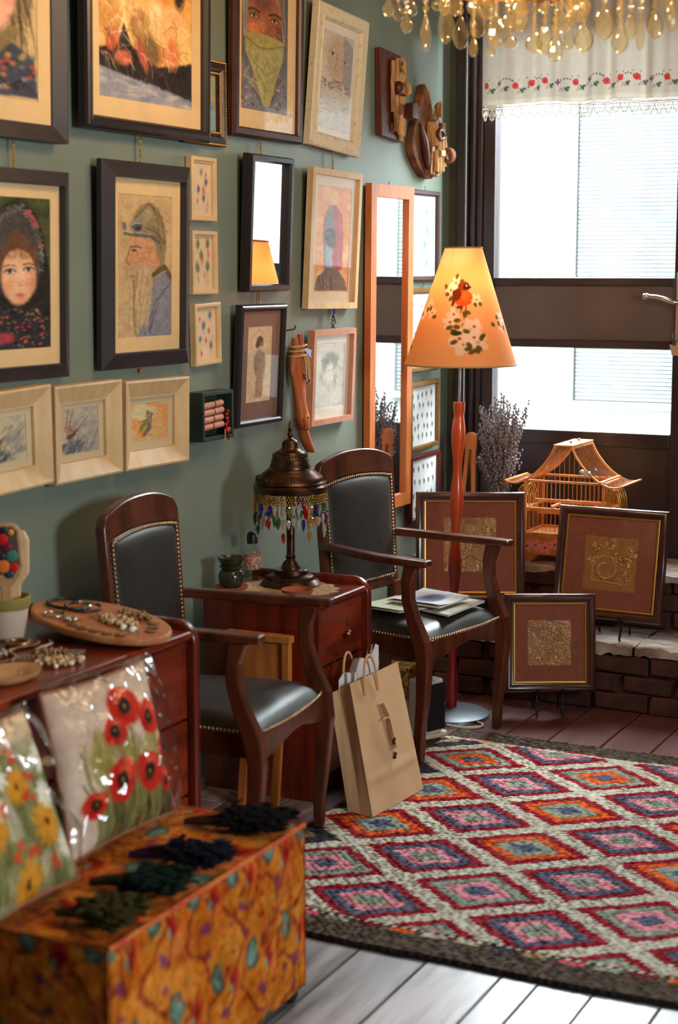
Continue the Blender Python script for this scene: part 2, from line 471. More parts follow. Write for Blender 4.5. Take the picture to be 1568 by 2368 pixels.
def art_girl_collar():                 # lower half of a face above a dark flowered jacket
    c = Canvas(70, 150, (206, 178, 128))
    c.ell(0.45, 0.30, 0.52, 0.42, (96, 78, 50), 0.9, 0.5); c.hatch(0.8, 0.5, 0.15, 0.3, (66, 50, 32), 40, 0.5, 85, 10, 0.012)
    c.hatch(0.1, 0.5, 0.12, 0.3, (60, 46, 30), 30, 0.5, 95, 10, 0.012)
    c.ell(0.45, 0.40, 0.34, 0.25, (236, 176, 142), 1, 0.22); c.ell(0.22, 0.42, 0.12, 0.08, (230, 120, 98), 0.6, 0.9); c.ell(0.68, 0.42, 0.11, 0.08, (232, 130, 104), 0.5, 0.9)
    eye(c, 0.28, 0.26, 0.10); eye(c, 0.62, 0.26, 0.10)
    c.ell(0.45, 0.41, 0.07, 0.03, (216, 140, 110), 0.8, 0.7); c.ell(0.47, 0.505, 0.11, 0.02, (196, 92, 84), 0.95, 0.4); c.ell(0.47, 0.525, 0.09, 0.016, (214, 112, 100), 0.9, 0.4)
    c.ell(0.45, 0.66, 0.30, 0.07, (150, 128, 86), 1, 0.3)
    c.poly([(0, 0.72), (0.3, 0.62), (0.6, 0.64), (0.95, 0.74), (1, 0.97), (0, 0.99)], (66, 68, 82), 1, 1)
    c.ell(0.40, 0.66, 0.16, 0.05, (66, 82, 128), 0.9, 0.4); c.line([(0.72, 0.60), (0.4, 0.78), (0, 0.84)], 0.14, (140, 118, 72), 0.9)
    for _ in range(46):
        c.ell(random.random(), random.uniform(0.70, 0.95), 0.05, 0.018, random.choice([(206, 120, 70), (196, 80, 66), (110, 120, 130), (40, 42, 60), (200, 160, 80), (150, 150, 140)]), 0.8, 0.5)
    c.line([(0, 0.90), (0.12, 0.86), (0.2, 0.91), (0.32, 0.86), (0.42, 0.91), (0.55, 0.87), (0.66, 0.92), (0.8, 0.88)], 0.02, (30, 26, 40), 0.9)
    return c.organic(0.008, 8, 14).grain(6, 60)

def art_wrapped():                     # orange shapes wrapped in folds of clear film over a dark ground
    c = Canvas(150, 170, (226, 170, 96))
    c.wash((240, 196, 120), 5, 0.45, 0.9); c.wash((206, 116, 46), 6, 0.5, 0.7)
    c.ell(0.12, 0.35, 0.10, 0.25, (150, 110, 60), 0.6, 0.6); c.ell(0.80, 0.22, 0.22, 0.30, (222, 140, 60), 0.6, 0.6)
    c.ell(0.86, 0.30, 0.075, 0.09, (130, 92, 56), 1, 0.3, 10); c.ell(0.855, 0.30, 0.045, 0.055, (46, 34, 30), 1, 0.3); c.ell(0.84, 0.275, 0.014, 0.018, (240, 230, 210), 1, 0.4)
    c.poly([(0, 0.70), (0.20, 0.66), (0.26, 0.53), (0.34, 0.66), (0.62, 0.76), (1, 0.70), (1, 0.95), (0.6, 0.90), (0, 0.83)], (38, 31, 30), 1, 2)
    c.ell(0.13, 0.52, 0.13, 0.12, (206, 150, 78), 1, 0.3, 30); c.ell(0.15, 0.64, 0.08, 0.09, (200, 96, 60), 1, 0.4, 30); c.ell(0.26, 0.74, 0.11, 0.06, (196, 100, 76), 1, 0.4)
    c.ell(0.45, 0.54, 0.17, 0.13, (180, 140, 80), 1, 0.3, 60); c.ell(0.45, 0.70, 0.06, 0.14, (176, 86, 62), 1, 0.4, -28); c.ell(0.55, 0.66, 0.09, 0.12, (112, 88, 56), 0.9, 0.4, -28)
    c.ell(0.72, 0.48, 0.22, 0.15, (236, 182, 120), 1, 0.35, -12); c.ell(0.78, 0.66, 0.10, 0.12, (222, 132, 84), 1, 0.4); c.ell(0.60, 0.40, 0.10, 0.10, (246, 214, 160), 0.8, 0.6)
    for _ in range(110):
        x, y = random.uniform(0.02, 0.95), random.uniform(0.30, 0.80); a = random.uniform(-1.3, 1.3); l = random.uniform(0.06, 0.22)
        c.line([(x, y), (x + l * math.cos(a) * 0.5, y + l * math.sin(a) * 0.5), (x + l * math.cos(a + 0.5), y + l * math.sin(a + 0.5))], 0.007, random.choice([(250, 226, 180), (240, 206, 150), (150, 84, 50), (250, 240, 220), (120, 90, 60)]), random.uniform(0.25, 0.7))
    c.poly([(0, 0.81), (1, 0.94), (1, 1), (0, 1)], (148, 148, 160), 1, 2)
    for _ in range(40): x = random.random(); c.ell(x, random.uniform(0.84 + 0.1 * x, 1.0), 0.08, 0.014, random.choice([(126, 134, 166), (190, 176, 148), (166, 164, 172), (112, 118, 146), (196, 188, 170)]), 0.6, 0.6)
    return c.organic(0.006, 9, 14).grain(8, 50)

def art_gilt_small():
    c = Canvas(40, 60, (132, 150, 140)); c.wash((198, 150, 84), 5, 0.5, 0.8)
    c.poly([(0, 0.68), (1, 0.64), (1, 1), (0, 1)], (136, 160, 164), 1, 2); c.ell(0.55, 0.85, 0.18, 0.12, (70, 84, 84), 0.8, 0.5); c.ell(0.4, 0.5, 0.3, 0.05, (186, 110, 50), 0.8, 0.5)
    return c.grain(10, 20)

def art_masked():                      # weathered face, head wrap and a green cloth over the mouth
    c = Canvas(90, 210, (88, 84, 88)); c.wash((120, 88, 84), 6, 0.45, 0.7)
    c.ell(0.5, 0.38, 0.46, 0.36, (52, 50, 56), 1, 0.2)
    for k in range(16):
        t = k / 15; c.line([(0.42 - 0.42 * t, 0.02), (0.10 - 0.14 * t + 0.1, 0.5)], 0.02, random.choice([(176, 168, 150), (80, 84, 96), (130, 126, 124)]), 0.8)
        c.line([(0.60 + 0.3 * t, 0.02), (0.92 + 0.06 * t, 0.5)], 0.02, random.choice([(206, 168, 108), (70, 72, 84), (140, 126, 112)]), 0.8)
    c.ell(0.5, 0.38, 0.41, 0.30, (158, 86, 52), 1, 0.2); c.ell(0.46, 0.22, 0.26, 0.10, (104, 54, 36), 0.8, 0.5)
    c.ell(0.27, 0.43, 0.17, 0.07, (222, 130, 78), 0.95, 0.6); c.ell(0.46, 0.42, 0.07, 0.10, (196, 112, 70), 0.8, 0.6); c.ell(0.80, 0.42, 0.10, 0.08, (92, 50, 40), 0.8, 0.6)
    eye(c, 0.27, 0.345, 0.085, (70, 60, 50), (52, 26, 20)); eye(c, 0.70, 0.35, 0.085, (70, 60, 50), (44, 24, 20))
    c.line([(0.16, 0.31), (0.26, 0.295), (0.38, 0.315)], 0.035, (40, 26, 24), 0.8); c.line([(0.60, 0.315), (0.72, 0.30), (0.84, 0.32)], 0.035, (40, 26, 24), 0.8)
    for _ in range(30): x = random.uniform(0.2, 0.82); y = random.uniform(0.36, 0.47); c.line([(x, y), (x + 0.08, y + 0.02)], 0.010, random.choice([(80, 40, 28), (220, 140, 96)]), 0.5)
    c.poly([(0, 0.62), (0.16, 0.74), (0.34, 0.92), (0.66, 0.94), (0.86, 0.76), (1, 0.70), (1, 1), (0, 1)], (108, 106, 112), 1, 1)
    for _ in range(50): c.ell(random.random(), random.uniform(0.74, 1), 0.04, 0.012, random.choice([(60, 62, 76), (196, 150, 150), (150, 150, 156), (176, 90, 90), (44, 46, 58)]), 0.7, 0.5)
    c.poly([(0.08, 0.475), (0.40, 0.455), (0.60, 0.46), (0.92, 0.485), (0.90, 0.60), (0.74, 0.78), (0.60, 0.97), (0.46, 0.95), (0.30, 0.76), (0.10, 0.60)], (166, 154, 86), 1, 1)
    for _ in range(26):
        x = random.uniform(0.15, 0.8); y = random.uniform(0.5, 0.82)
        c.line([(x, y), (x + random.uniform(-0.2, 0.2), y + 0.06), (0.52, y + 0.13)], 0.03, random.choice([(176, 164, 98), (120, 110, 58), (186, 174, 112), (134, 122, 66)]), 0.5)
    c.line([(0.10, 0.50), (0.36, 0.56), (0.62, 0.55), (0.9, 0.51)], 0.03, (112, 102, 54), 0.7)
    return c.organic(0.006, 9, 14).grain(9, 60)

def art_pale_face():
    c = Canvas(55, 170, (206, 190, 168)); c.wash((186, 170, 150), 6, 0.5, 0.6)
    c.ell(0.5, 0.26, 0.42, 0.28, (190, 152, 116), 0.9, 0.4); c.poly([(0.66, 0), (1, 0.1), (1, 0.62), (0.72, 0.5)], (140, 134, 128), 0.8, 3)
    eye(c, 0.34, 0.22, 0.13, (90, 90, 84), (120, 88, 66)); eye(c, 0.74, 0.27, 0.12, (90, 90, 84), (110, 84, 66))
    c.line([(0.5, 0.2), (0.44, 0.36), (0.52, 0.38)], 0.05, (160, 120, 92), 0.6)
    for _ in range(40): c.ell(random.random(), random.uniform(0.48, 0.58), 0.06, 0.012, random.choice([(120, 106, 96), (190, 100, 76), (88, 88, 84), (160, 150, 140)]), 0.8, 0.5)
    c.poly([(0, 0.60), (1, 0.62), (1, 0.96), (0, 0.98)], (196, 192, 184), 0.8, 2)
    for k in range(9): c.line([(0, 0.66 + k * 0.03), (1, 0.62 + k * 0.04)], 0.02, (214, 212, 206), 0.5)
    return c.organic(0.006, 9, 14).grain(8, 40)

def art_headscarf():                   # child in a dark patterned headscarf
    c = Canvas(110, 250, (78, 82, 46)); c.wash((58, 62, 36), 5, 0.5, 0.8)
    c.ell(0.50, 0.42, 0.46, 0.42, (34, 28, 26), 1, 0.12); c.poly([(0.9, 0.3), (1, 0.5), (1, 1), (0.5, 1), (0.6, 0.8)], (36, 30, 30), 1, 2)
    c.ell(0.50, 0.37, 0.40, 0.33, (74, 66, 62), 1, 0.12)
    for _ in range(260):
        a = random.uniform(2.6, 6.8); r = random.uniform(0.80, 1.0)
        c.ell(0.50 + 0.40 * r * math.cos(a), 0.37 + 0.33 * r * math.sin(a), 0.022, 0.007, random.choice([(150, 140, 128), (96, 104, 112), (130, 110, 96), (60, 58, 60), (110, 128, 130)]), 0.8, 0.5)
    for _ in range(8): a = random.uniform(5.1, 6.1); c.ell(0.50 + 0.37 * math.cos(a), 0.37 + 0.30 * math.sin(a), 0.05, 0.014, (190, 70, 70), 0.9, 0.4)
    c.ell(0.52, 0.46, 0.31, 0.25, (104, 68, 46), 1, 0.18)
    c.ell(0.52, 0.520, 0.275, 0.20, (226, 168, 126), 1, 0.14); c.ell(0.50, 0.50, 0.22, 0.17, (240, 190, 148), 0.9, 0.7); c.ell(0.74, 0.54, 0.07, 0.14, (206, 142, 104), 0.6, 0.9)
    c.line([(0.25, 0.42), (0.36, 0.345), (0.52, 0.325), (0.68, 0.35), (0.80, 0.43)], 0.06, (92, 58, 40), 0.7)
    for _ in range(30): x = random.uniform(0.28, 0.78); c.line([(x, 0.33), (x + random.uniform(-.06, .06), 0.40)], 0.012, (120, 78, 52), 0.5)
    c.ell(0.35, 0.575, 0.09, 0.04, (238, 152, 118), 0.7, 0.9); c.ell(0.69, 0.570, 0.10, 0.045, (236, 148, 114), 0.6, 0.9)
    eye(c, 0.39, 0.487, 0.080, (70, 76, 66), (74, 46, 36)); eye(c, 0.67, 0.472, 0.080, (70, 76, 66), (74, 46, 36))
    c.line([(0.30, 0.455), (0.38, 0.445), (0.47, 0.455)], 0.018, (96, 62, 46), 0.8); c.line([(0.60, 0.443), (0.68, 0.432), (0.76, 0.443)], 0.018, (96, 62, 46), 0.8)
    c.ell(0.54, 0.565, 0.05, 0.025, (226, 160, 120), 0.9, 0.7); c.ell(0.52, 0.582, 0.016, 0.005, (150, 90, 70), 0.8, 0.6); c.ell(0.57, 0.580, 0.016, 0.005, (150, 90, 70), 0.8, 0.6)
    c.ell(0.55, 0.638, 0.085, 0.011, (196, 98, 88), 1, 0.5); c.ell(0.55, 0.656, 0.07, 0.012, (216, 124, 108), 1, 0.5); c.ell(0.55, 0.69, 0.06, 0.012, (214, 152, 112), 0.7, 0.8)
    c.poly([(0, 0.72), (0.22, 0.70), (0.50, 0.80), (0.76, 0.70), (1, 0.86), (1, 1), (0, 1)], (46, 40, 42), 1, 2)
    for _ in range(120): c.ell(random.uniform(0, 0.95), random.uniform(0.73, 0.99), 0.035, 0.010, random.choice([(170, 50, 50), (200, 84, 74), (120, 118, 96), (70, 84, 92), (30, 26, 30), (190, 150, 110)]), 0.8, 0.5)
    c.ell(0.30, 0.92, 0.20, 0.045, (176, 60, 66), 0.9, 0.4); c.ell(0.12, 0.78, 0.12, 0.04, (190, 62, 56), 0.8, 0.5)
    return c.organic(0.006, 9, 14).grain(7, 60)

def art_aviator():                     # bearded man in profile with flying cap and goggles
    c = Canvas(105, 260, (204, 172, 124)); c.wash((182, 148, 104), 5, 0.5, 0.6); c.ell(0.55, 0.16, 0.40, 0.14, (168, 128, 86), 0.6, 0.9)
    c.poly([(0.55, 0.62), (0.78, 0.50), (1.0, 0.56), (1.0, 1.0), (0.34, 1.0), (0.44, 0.86)], (134, 130, 138), 1, 2)
    for k in range(16): c.line([(0.98 - k * 0.03, 0.62 + k * 0.02), (0.72 - k * 0.01, 0.74 + k * 0.02), (0.46, 0.98)], 0.014, random.choice([(86, 84, 98), (176, 172, 176), (70, 66, 78)]), 0.6)
    c.poly([(0.28, 0.17), (0.40, 0.08), (0.58, 0.05), (0.74, 0.09), (0.86, 0.20), (0.90, 0.34), (0.86, 0.50), (0.72, 0.56), (0.66, 0.40), (0.30, 0.30)], (146, 126, 90), 1, 2)
    c.ell(0.56, 0.13, 0.20, 0.06, (176, 156, 116), 0.8, 0.7); c.line([(0.30, 0.18), (0.56, 0.06), (0.80, 0.15), (0.88, 0.34)], 0.02, (100, 80, 54), 0.8); c.line([(0.62, 0.06), (0.74, 0.2), (0.80, 0.4)], 0.014, (104, 84, 58), 0.7)
    c.poly([(0.24, 0.30), (0.60, 0.28), (0.70, 0.36), (0.72, 0.52), (0.60, 0.60), (0.34, 0.58), (0.22, 0.48)], (206, 150, 108), 1, 2)
    c.poly([(0.24, 0.36), (0.16, 0.465), (0.22, 0.49), (0.30, 0.48)], (206, 146, 104), 1, 1); c.line([(0.24, 0.36), (0.16, 0.465), (0.22, 0.49)], 0.018, (120, 72, 46), 0.7)
    c.line([(0.24, 0.365), (0.36, 0.362), (0.44, 0.375)], 0.03, (110, 90, 72), 0.9); c.ell(0.30, 0.39, 0.06, 0.010, (70, 44, 34), 0.9, 0.5); c.ell(0.72, 0.47, 0.06, 0.045, (206, 140, 100), 1, 0.3)
    for _ in range(40): x = random.uniform(0.3, 0.66); y = random.uniform(0.36, 0.52); c.line([(x, y), (x + 0.07, y + random.uniform(-0.02, 0.03))], 0.010, random.choice([(150, 96, 66), (226, 176, 136)]), 0.6)
    for _ in range(70): x = random.uniform(0.32, 0.86); y = random.uniform(0.07, 0.30); c.line([(x, y), (x + 0.10, y + random.uniform(0.01, 0.05))], 0.012, random.choice([(120, 100, 70), (182, 162, 124), (100, 82, 56), (166, 146, 108)]), 0.45)
    c.line([(0.14, 0.275), (0.36, 0.285), (0.60, 0.29), (0.76, 0.33)], 0.055, (96, 90, 92), 0.9); c.line([(0.14, 0.262), (0.60, 0.275)], 0.012, (190, 184, 176), 0.7)
    c.ell(0.36, 0.222, 0.15, 0.052, (150, 140, 128), 1, 0.2, 6); c.ell(0.36, 0.224, 0.118, 0.040, (92, 82, 80), 1, 0.35, 6); c.ell(0.39, 0.236, 0.06, 0.018, (56, 48, 50), 0.8, 0.6)
    c.line([(0.27, 0.215), (0.34, 0.198), (0.42, 0.205)], 0.018, (214, 206, 194), 0.8); c.ell(0.13, 0.226, 0.045, 0.036, (120, 110, 104), 1, 0.3); c.line([(0.50, 0.225), (0.70, 0.26), (0.86, 0.34)], 0.022, (92, 82, 70), 0.8)
    c.poly([(0.20, 0.50), (0.40, 0.47), (0.66, 0.52), (0.62, 0.72), (0.50, 0.86), (0.38, 0.98), (0.28, 0.96), (0.22, 0.80), (0.18, 0.62)], (190, 160, 118), 1, 2)
    for _ in range(150): x = random.uniform(0.20, 0.62); y = random.uniform(0.50, 0.84); c.line([(x, y), (x - 0.01 + (0.36 - x) * 0.25, y + 0.11)], 0.010, random.choice([(222, 198, 160), (150, 118, 82), (206, 178, 136), (168, 136, 98)]), 0.6)
    c.line([(0.30, 0.60), (0.30, 0.74), (0.33, 0.98)], 0.03, (128, 96, 66), 0.6); c.ell(0.28, 0.57, 0.08, 0.012, (150, 92, 70), 0.7, 0.6)
    c.line([(0.66, 0.56), (0.86, 0.50), (0.98, 0.58)], 0.08, (96, 78, 50), 0.9); c.line([(0.68, 0.58), (0.9, 0.53)], 0.02, (206, 170, 96), 0.7)
    return c.organic(0.006, 9, 14).grain(8, 60)

def art_feathers(base, cols, spots, w=40, h=120, big=0.13, asp=0.6, stems=True):
    c = Canvas(w, h, base); c.wash(tuple(min(255, b + 8) for b in base), 4, 0.5, 0.6)
    for (x, y, sc, k) in spots:
        q = cols[k % len(cols)]
        c.ell(x, y, big * sc, big * sc * 1.25 / c.asp, q, 0.35, 0.9, random.uniform(-20, 20)); c.ell(x + 0.02, y + 0.01, big * sc * asp, big * sc * 0.9 / c.asp, q, 0.8, 0.5, random.uniform(-25, 25))
        if stems: c.line([(x, y - big * sc / c.asp), (x, y + big * sc * 1.5 / c.asp)], 0.012, tuple(v * 0.7 for v in q), 0.5)
    return c.grain(4, 30)

def feather_rows(base, cols, nx, ny, w=50, h=90, dx=0.5):
    c = Canvas(w, h, base)
    for j in range(ny):
        for i in range(nx):
            x = 0.14 + 0.72 * (i + (0.5 if j % 2 else 0) * dx) / max(1, nx - 1 + 0.5 * dx) + random.uniform(-0.03, 0.03); y = 0.15 + 0.7 * j / max(1, ny - 1) + random.uniform(-0.02, 0.02)
            q = random.choice(cols); c.ell(x, y, 0.034, 0.075 * 60 / h, tuple(v * 0.9 for v in q), 0.9, 0.5, random.uniform(-15, 15)); c.ell(x, y + 0.03, 0.024, 0.04, tuple(v * 0.5 for v in q), 0.8, 0.5)
            c.line([(x, y + 0.03), (x + 0.01, y + 0.11)], 0.008, (150, 146, 140), 0.6)
    return c

def art_feather_col(): return feather_rows((234, 236, 234), [(120, 160, 180), (90, 120, 150), (150, 176, 186), (100, 140, 140)], 4, 5, 50, 80)

def art_hooded():                      # dark-faced figure in a red and grey hood on orange
    c = Canvas(65, 200, (214, 150, 84)); c.wash((226, 186, 130), 4, 0.5, 0.6)
    c.poly([(0.62, 0), (0.88, 0), (0.9, 0.5), (0.66, 0.5)], (216, 128, 56), 0.7, 2)
    c.poly([(0.22, 0.44), (0.24, 0.30), (0.36, 0.19), (0.54, 0.17), (0.74, 0.26), (0.80, 0.44), (0.80, 0.78), (0.30, 0.80)], (170, 56, 56), 1, 2)
    c.poly([(0.22, 0.44), (0.24, 0.30), (0.36, 0.19), (0.48, 0.17), (0.52, 0.44), (0.5, 0.78), (0.28, 0.78)], (120, 116, 118), 1, 2)
    for _ in range(60): x = random.uniform(0.26, 0.76); y = random.uniform(0.2, 0.75); c.line([(x, y), (x + 0.04, y + 0.05)], 0.018, random.choice([(196, 90, 84), (130, 34, 40), (150, 150, 150), (90, 92, 100)]) if x > 0.5 else random.choice([(150, 150, 152), (84, 84, 90), (110, 120, 130)]), 0.6)
    c.ell(0.42, 0.47, 0.19, 0.09, (70, 54, 46), 1, 0.3); c.ell(0.5, 0.54, 0.15, 0.05, (88, 64, 50), 1, 0.4); c.line([(0.3, 0.45), (0.44, 0.44)], 0.03, (190, 180, 160), 0.6); c.ell(0.45, 0.50, 0.04, 0.02, (120, 88, 66), 0.9, 0.6)
    c.poly([(0.30, 0.56), (0.50, 0.58), (0.52, 0.80), (0.34, 0.80)], (156, 166, 176), 0.9, 2)
    c.poly([(0.02, 0.98), (0.10, 0.86), (0.36, 0.76), (0.66, 0.77), (0.90, 0.88), (0.98, 0.98)], (110, 84, 62), 1, 2)
    for _ in range(24): x = random.uniform(0.1, 0.9); c.line([(x, 0.84), (x * 0.8 + 0.12, 0.97)], 0.02, random.choice([(70, 50, 38), (146, 116, 88)]), 0.6)
    return c.organic(0.006, 9, 14).grain(8, 40)

def art_standing():                    # sepia sketch of a standing person with curly hair
    c = Canvas(60, 180, (214, 180, 140)); c.wash((226, 194, 156), 4, 0.5, 0.6)
    c.line([(0.15, 0.3), (0.2, 0.15), (0.45, 0.06)], 0.03, (170, 130, 96), 0.5)
    c.poly([(0.30, 0.40), (0.48, 0.30), (0.72, 0.36), (0.76, 0.52), (0.66, 0.66), (0.66, 0.92), (0.36, 0.95), (0.40, 0.66), (0.28, 0.54)], (182, 142, 106), 1, 2)
    c.ell(0.50, 0.20, 0.15, 0.075, (76, 54, 50), 1, 0.3); c.ell(0.42, 0.25, 0.10, 0.05, (80, 56, 50), 1, 0.4); c.ell(0.58, 0.235, 0.08, 0.045, (150, 104, 80), 1, 0.4)
    c.hatch(0.5, 0.5, 0.22, 0.18, (126, 100, 92), 50, 0.2, 80, 30, 0.014); c.hatch(0.5, 0.8, 0.15, 0.14, (150, 112, 84), 40, 0.25, 88, 10, 0.014); c.hatch(0.4, 0.45, 0.12, 0.1, (110, 110, 130), 24, 0.2, 80, 20, 0.016)
    return c.organic(0.006, 9, 14).grain(7, 40)

def art_sketch_girl():
    c = Canvas(60, 110, (204, 196, 178)); c.wash((190, 182, 164), 4, 0.5, 0.6)
    c.ell(0.5, 0.30, 0.30, 0.20, (134, 126, 112), 0.9, 0.5); c.hatch(0.5, 0.45, 0.36, 0.26, (110, 102, 92), 90, 0.2, 85, 25, 0.012, 0.5)
    c.ell(0.5, 0.46, 0.16, 0.20, (214, 204, 184), 1, 0.35)
    c.ell(0.44, 0.42, 0.04, 0.012, (96, 86, 78), 0.8, 0.5); c.ell(0.58, 0.42, 0.04, 0.012, (96, 86, 78), 0.8, 0.5); c.line([(0.5, 0.43), (0.49, 0.52), (0.53, 0.53)], 0.014, (150, 140, 124), 0.7); c.ell(0.51, 0.585, 0.045, 0.012, (150, 120, 104), 0.8, 0.5)
    c.hatch(0.5, 0.24, 0.28, 0.10, (96, 90, 80), 60, 0.12, 30, 60, 0.012, 0.5)
    c.line([(0.06, 0.06), (0.94, 0.06), (0.94, 0.95), (0.06, 0.95), (0.06, 0.06)], 0.008, (150, 144, 128), 0.6)
    return c.organic(0.006, 9, 14).grain(6, 40)

def art_bird_branch(kind):
    if kind == 2:
        c = Canvas(60, 72, (216, 196, 148)); c.wash((232, 150, 86), 4, 0.5, 0.9); c.wash((196, 180, 110), 5, 0.55, 0.7)
        c.poly([(0.42, 0.2), (0.58, 0.3), (0.54, 0.7), (0.36, 0.88), (0.28, 0.86), (0.44, 0.6)], (120, 100, 90), 1, 1); c.ell(0.32, 0.62, 0.08, 0.22, (120, 130, 50), 0.9, 0.4, 25); c.ell(0.5, 0.4, 0.06, 0.16, (176, 150, 140), 0.9, 0.5)
        c.line([(0.2, 0.5), (0.45, 0.45), (0.6, 0.3)], 0.02, (90, 60, 50), 0.8)
    else:
        c = Canvas(60, 72, (186, 172, 150) if kind else (196, 184, 150)); c.wash((166, 158, 146), 4, 0.5, 0.7)
        c.hatch(0.6, 0.6, 0.4, 0.4, (104, 108, 120), 80, 0.16, -55, 15, 0.022, 0.6); c.hatch(0.3, 0.85, 0.3, 0.14, (70, 74, 90), 60, 0.1, -50, 30, 0.03, 0.7)
        c.line([(0.15, 0.62), (0.25, 0.30), (0.33, 0.05)], 0.014, (120, 66, 46), 0.9); c.line([(0.10, 0.50), (0.20, 0.12)], 0.014, (130, 76, 54), 0.9)
        c.hatch(0.22, 0.35, 0.1, 0.3, (140, 66, 46), 20, 0.06, 20, 50, 0.02, 0.8); c.poly([(0.14, 0.62), (0.30, 0.55), (0.52, 0.38), (0.36, 0.60), (0.2, 0.68)], (110, 56, 40), 1, 1)
    return c.organic(0.006, 9, 14).grain(8, 30)

def art_gold_relief(kind):
    c = Canvas(120, 130, (156, 108, 58)); c.wash((172, 124, 70), 6, 0.5, 0.7); c.wash((120, 82, 42), 9, 0.6, 0.5)
    G = [(236, 196, 104), (206, 158, 76), (252, 224, 150), (96, 62, 28)]
    if kind == 1:
        for k in range(34):
            t = k / 33; a = 3.4 + t * 7.5; r = 0.26 - 0.16 * t
            c.ell(0.40 + r * math.cos(a), 0.60 + r * math.sin(a), 0.022, 0.012, random.choice(G[:3]), 0.9, 0.5, math.degrees(a))
        c.line([(0.18, 0.82), (0.72, 0.86)], 0.02, G[1], 0.8); c.line([(0.16, 0.44), (0.18, 0.82)], 0.02, G[1], 0.7)
        sp = [(0.22, 0.22, 0.08), (0.48, 0.16, 0.08), (0.76, 0.46, 0.09), (0.60, 0.40, 0.07), (0.78, 0.72, 0.07), (0.16, 0.46, 0.07), (0.90, 0.30, 0.07)]
    elif kind == 0:
        sp = [(0.5, 0.28, 0.10), (0.36, 0.46, 0.09), (0.62, 0.52, 0.10), (0.22, 0.24, 0.06), (0.78, 0.24, 0.06), (0.82, 0.86, 0.06), (0.4, 0.86, 0.06)]
        c.line([(0.1, 0.9), (0.5, 0.7), (0.9, 0.92)], 0.014, G[3], 0.7); c.line([(0.7, 0.1), (0.95, 0.3)], 0.012, G[3], 0.7)
    else:
        sp = [(0.48, 0.50, 0.12), (0.74, 0.36, 0.11), (0.42, 0.76, 0.12), (0.24, 0.86, 0.05), (0.68, 0.86, 0.05), (0.92, 0.78, 0.06), (0.58, 0.22, 0.04)]
        c.line([(0.7, 0.08), (0.86, 0.12)], 0.012, G[3], 0.8)
    for x, y, r in sp:
        for q in range(26):
            a = random.random() * 6.28; d = r * math.sqrt(random.random())
            c.line([(x + d * math.cos(a), y + d * math.sin(a)), (x + (d + 0.03) * math.cos(a + 0.4), y + (d + 0.03) * math.sin(a + 0.4))], 0.010, random.choice(G), 0.75)
    for _ in range(50):
        x, y = random.uniform(0.1, 0.95), random.uniform(0.15, 0.95); a = random.random() * 6.28
        c.line([(x, y), (x + 0.05 * math.cos(a), y + 0.05 * math.sin(a))], 0.009, random.choice(G), 0.5)
    return c.grain(8, 50)
# ------------------------------------------------------------------ the room shell
D = 6.54; RX = 4.8; NY = -1.6; H = 3.0
def struct(name, mb, m, label=None, parent=None, **k):
    o = mb.obj(name, m, parent, **k)
    if parent is None: tag(o, label, None, None, 'structure')
    return o

struct('wall_left', MB().span((-0.2, NY, -0.1), (0, D + 0.3, H)), M['wall'], 'grey green painted wall hung with framed pictures')
wb = MB()
wb.span((0, D, -0.1), (0.047, D + 0.3, H)); wb.span((0.047, D, -0.1), (1.12, D + 0.3, 0.47)); wb.span((0.047, D, 2.80), (1.12, D + 0.3, H)); wb.span((1.12, D, -0.1), (RX, D + 0.3, H))
struct('wall_back', wb, M['wall_b'], 'narrow green back wall around the dark window')
wr = MB()
wr.span((RX, NY, -0.1), (RX + 0.2, 1.75, H)); wr.span((RX, 2.65, -0.1), (RX + 0.2, D + 0.3, H))
wr.span((RX, 1.75, -0.1), (RX + 0.2, 2.65, 1.5)); wr.span((RX, 1.75, 2.3), (RX + 0.2, 2.65, H))
struct('wall_right', wr, M['wall_b'], 'green wall with a window opening facing the picture wall')
struct('wall_front', MB().span((-0.2, NY - 0.2, -0.1), (RX + 0.2, NY, H)), M['wall_b'], 'green wall behind the viewpoint')
struct('ceiling', MB().span((-0.2, NY - 0.2, H), (RX + 0.2, D + 0.3, H + 0.15)), M['ceiling'], 'plain ceiling above the room, darkened to cut bounced light')

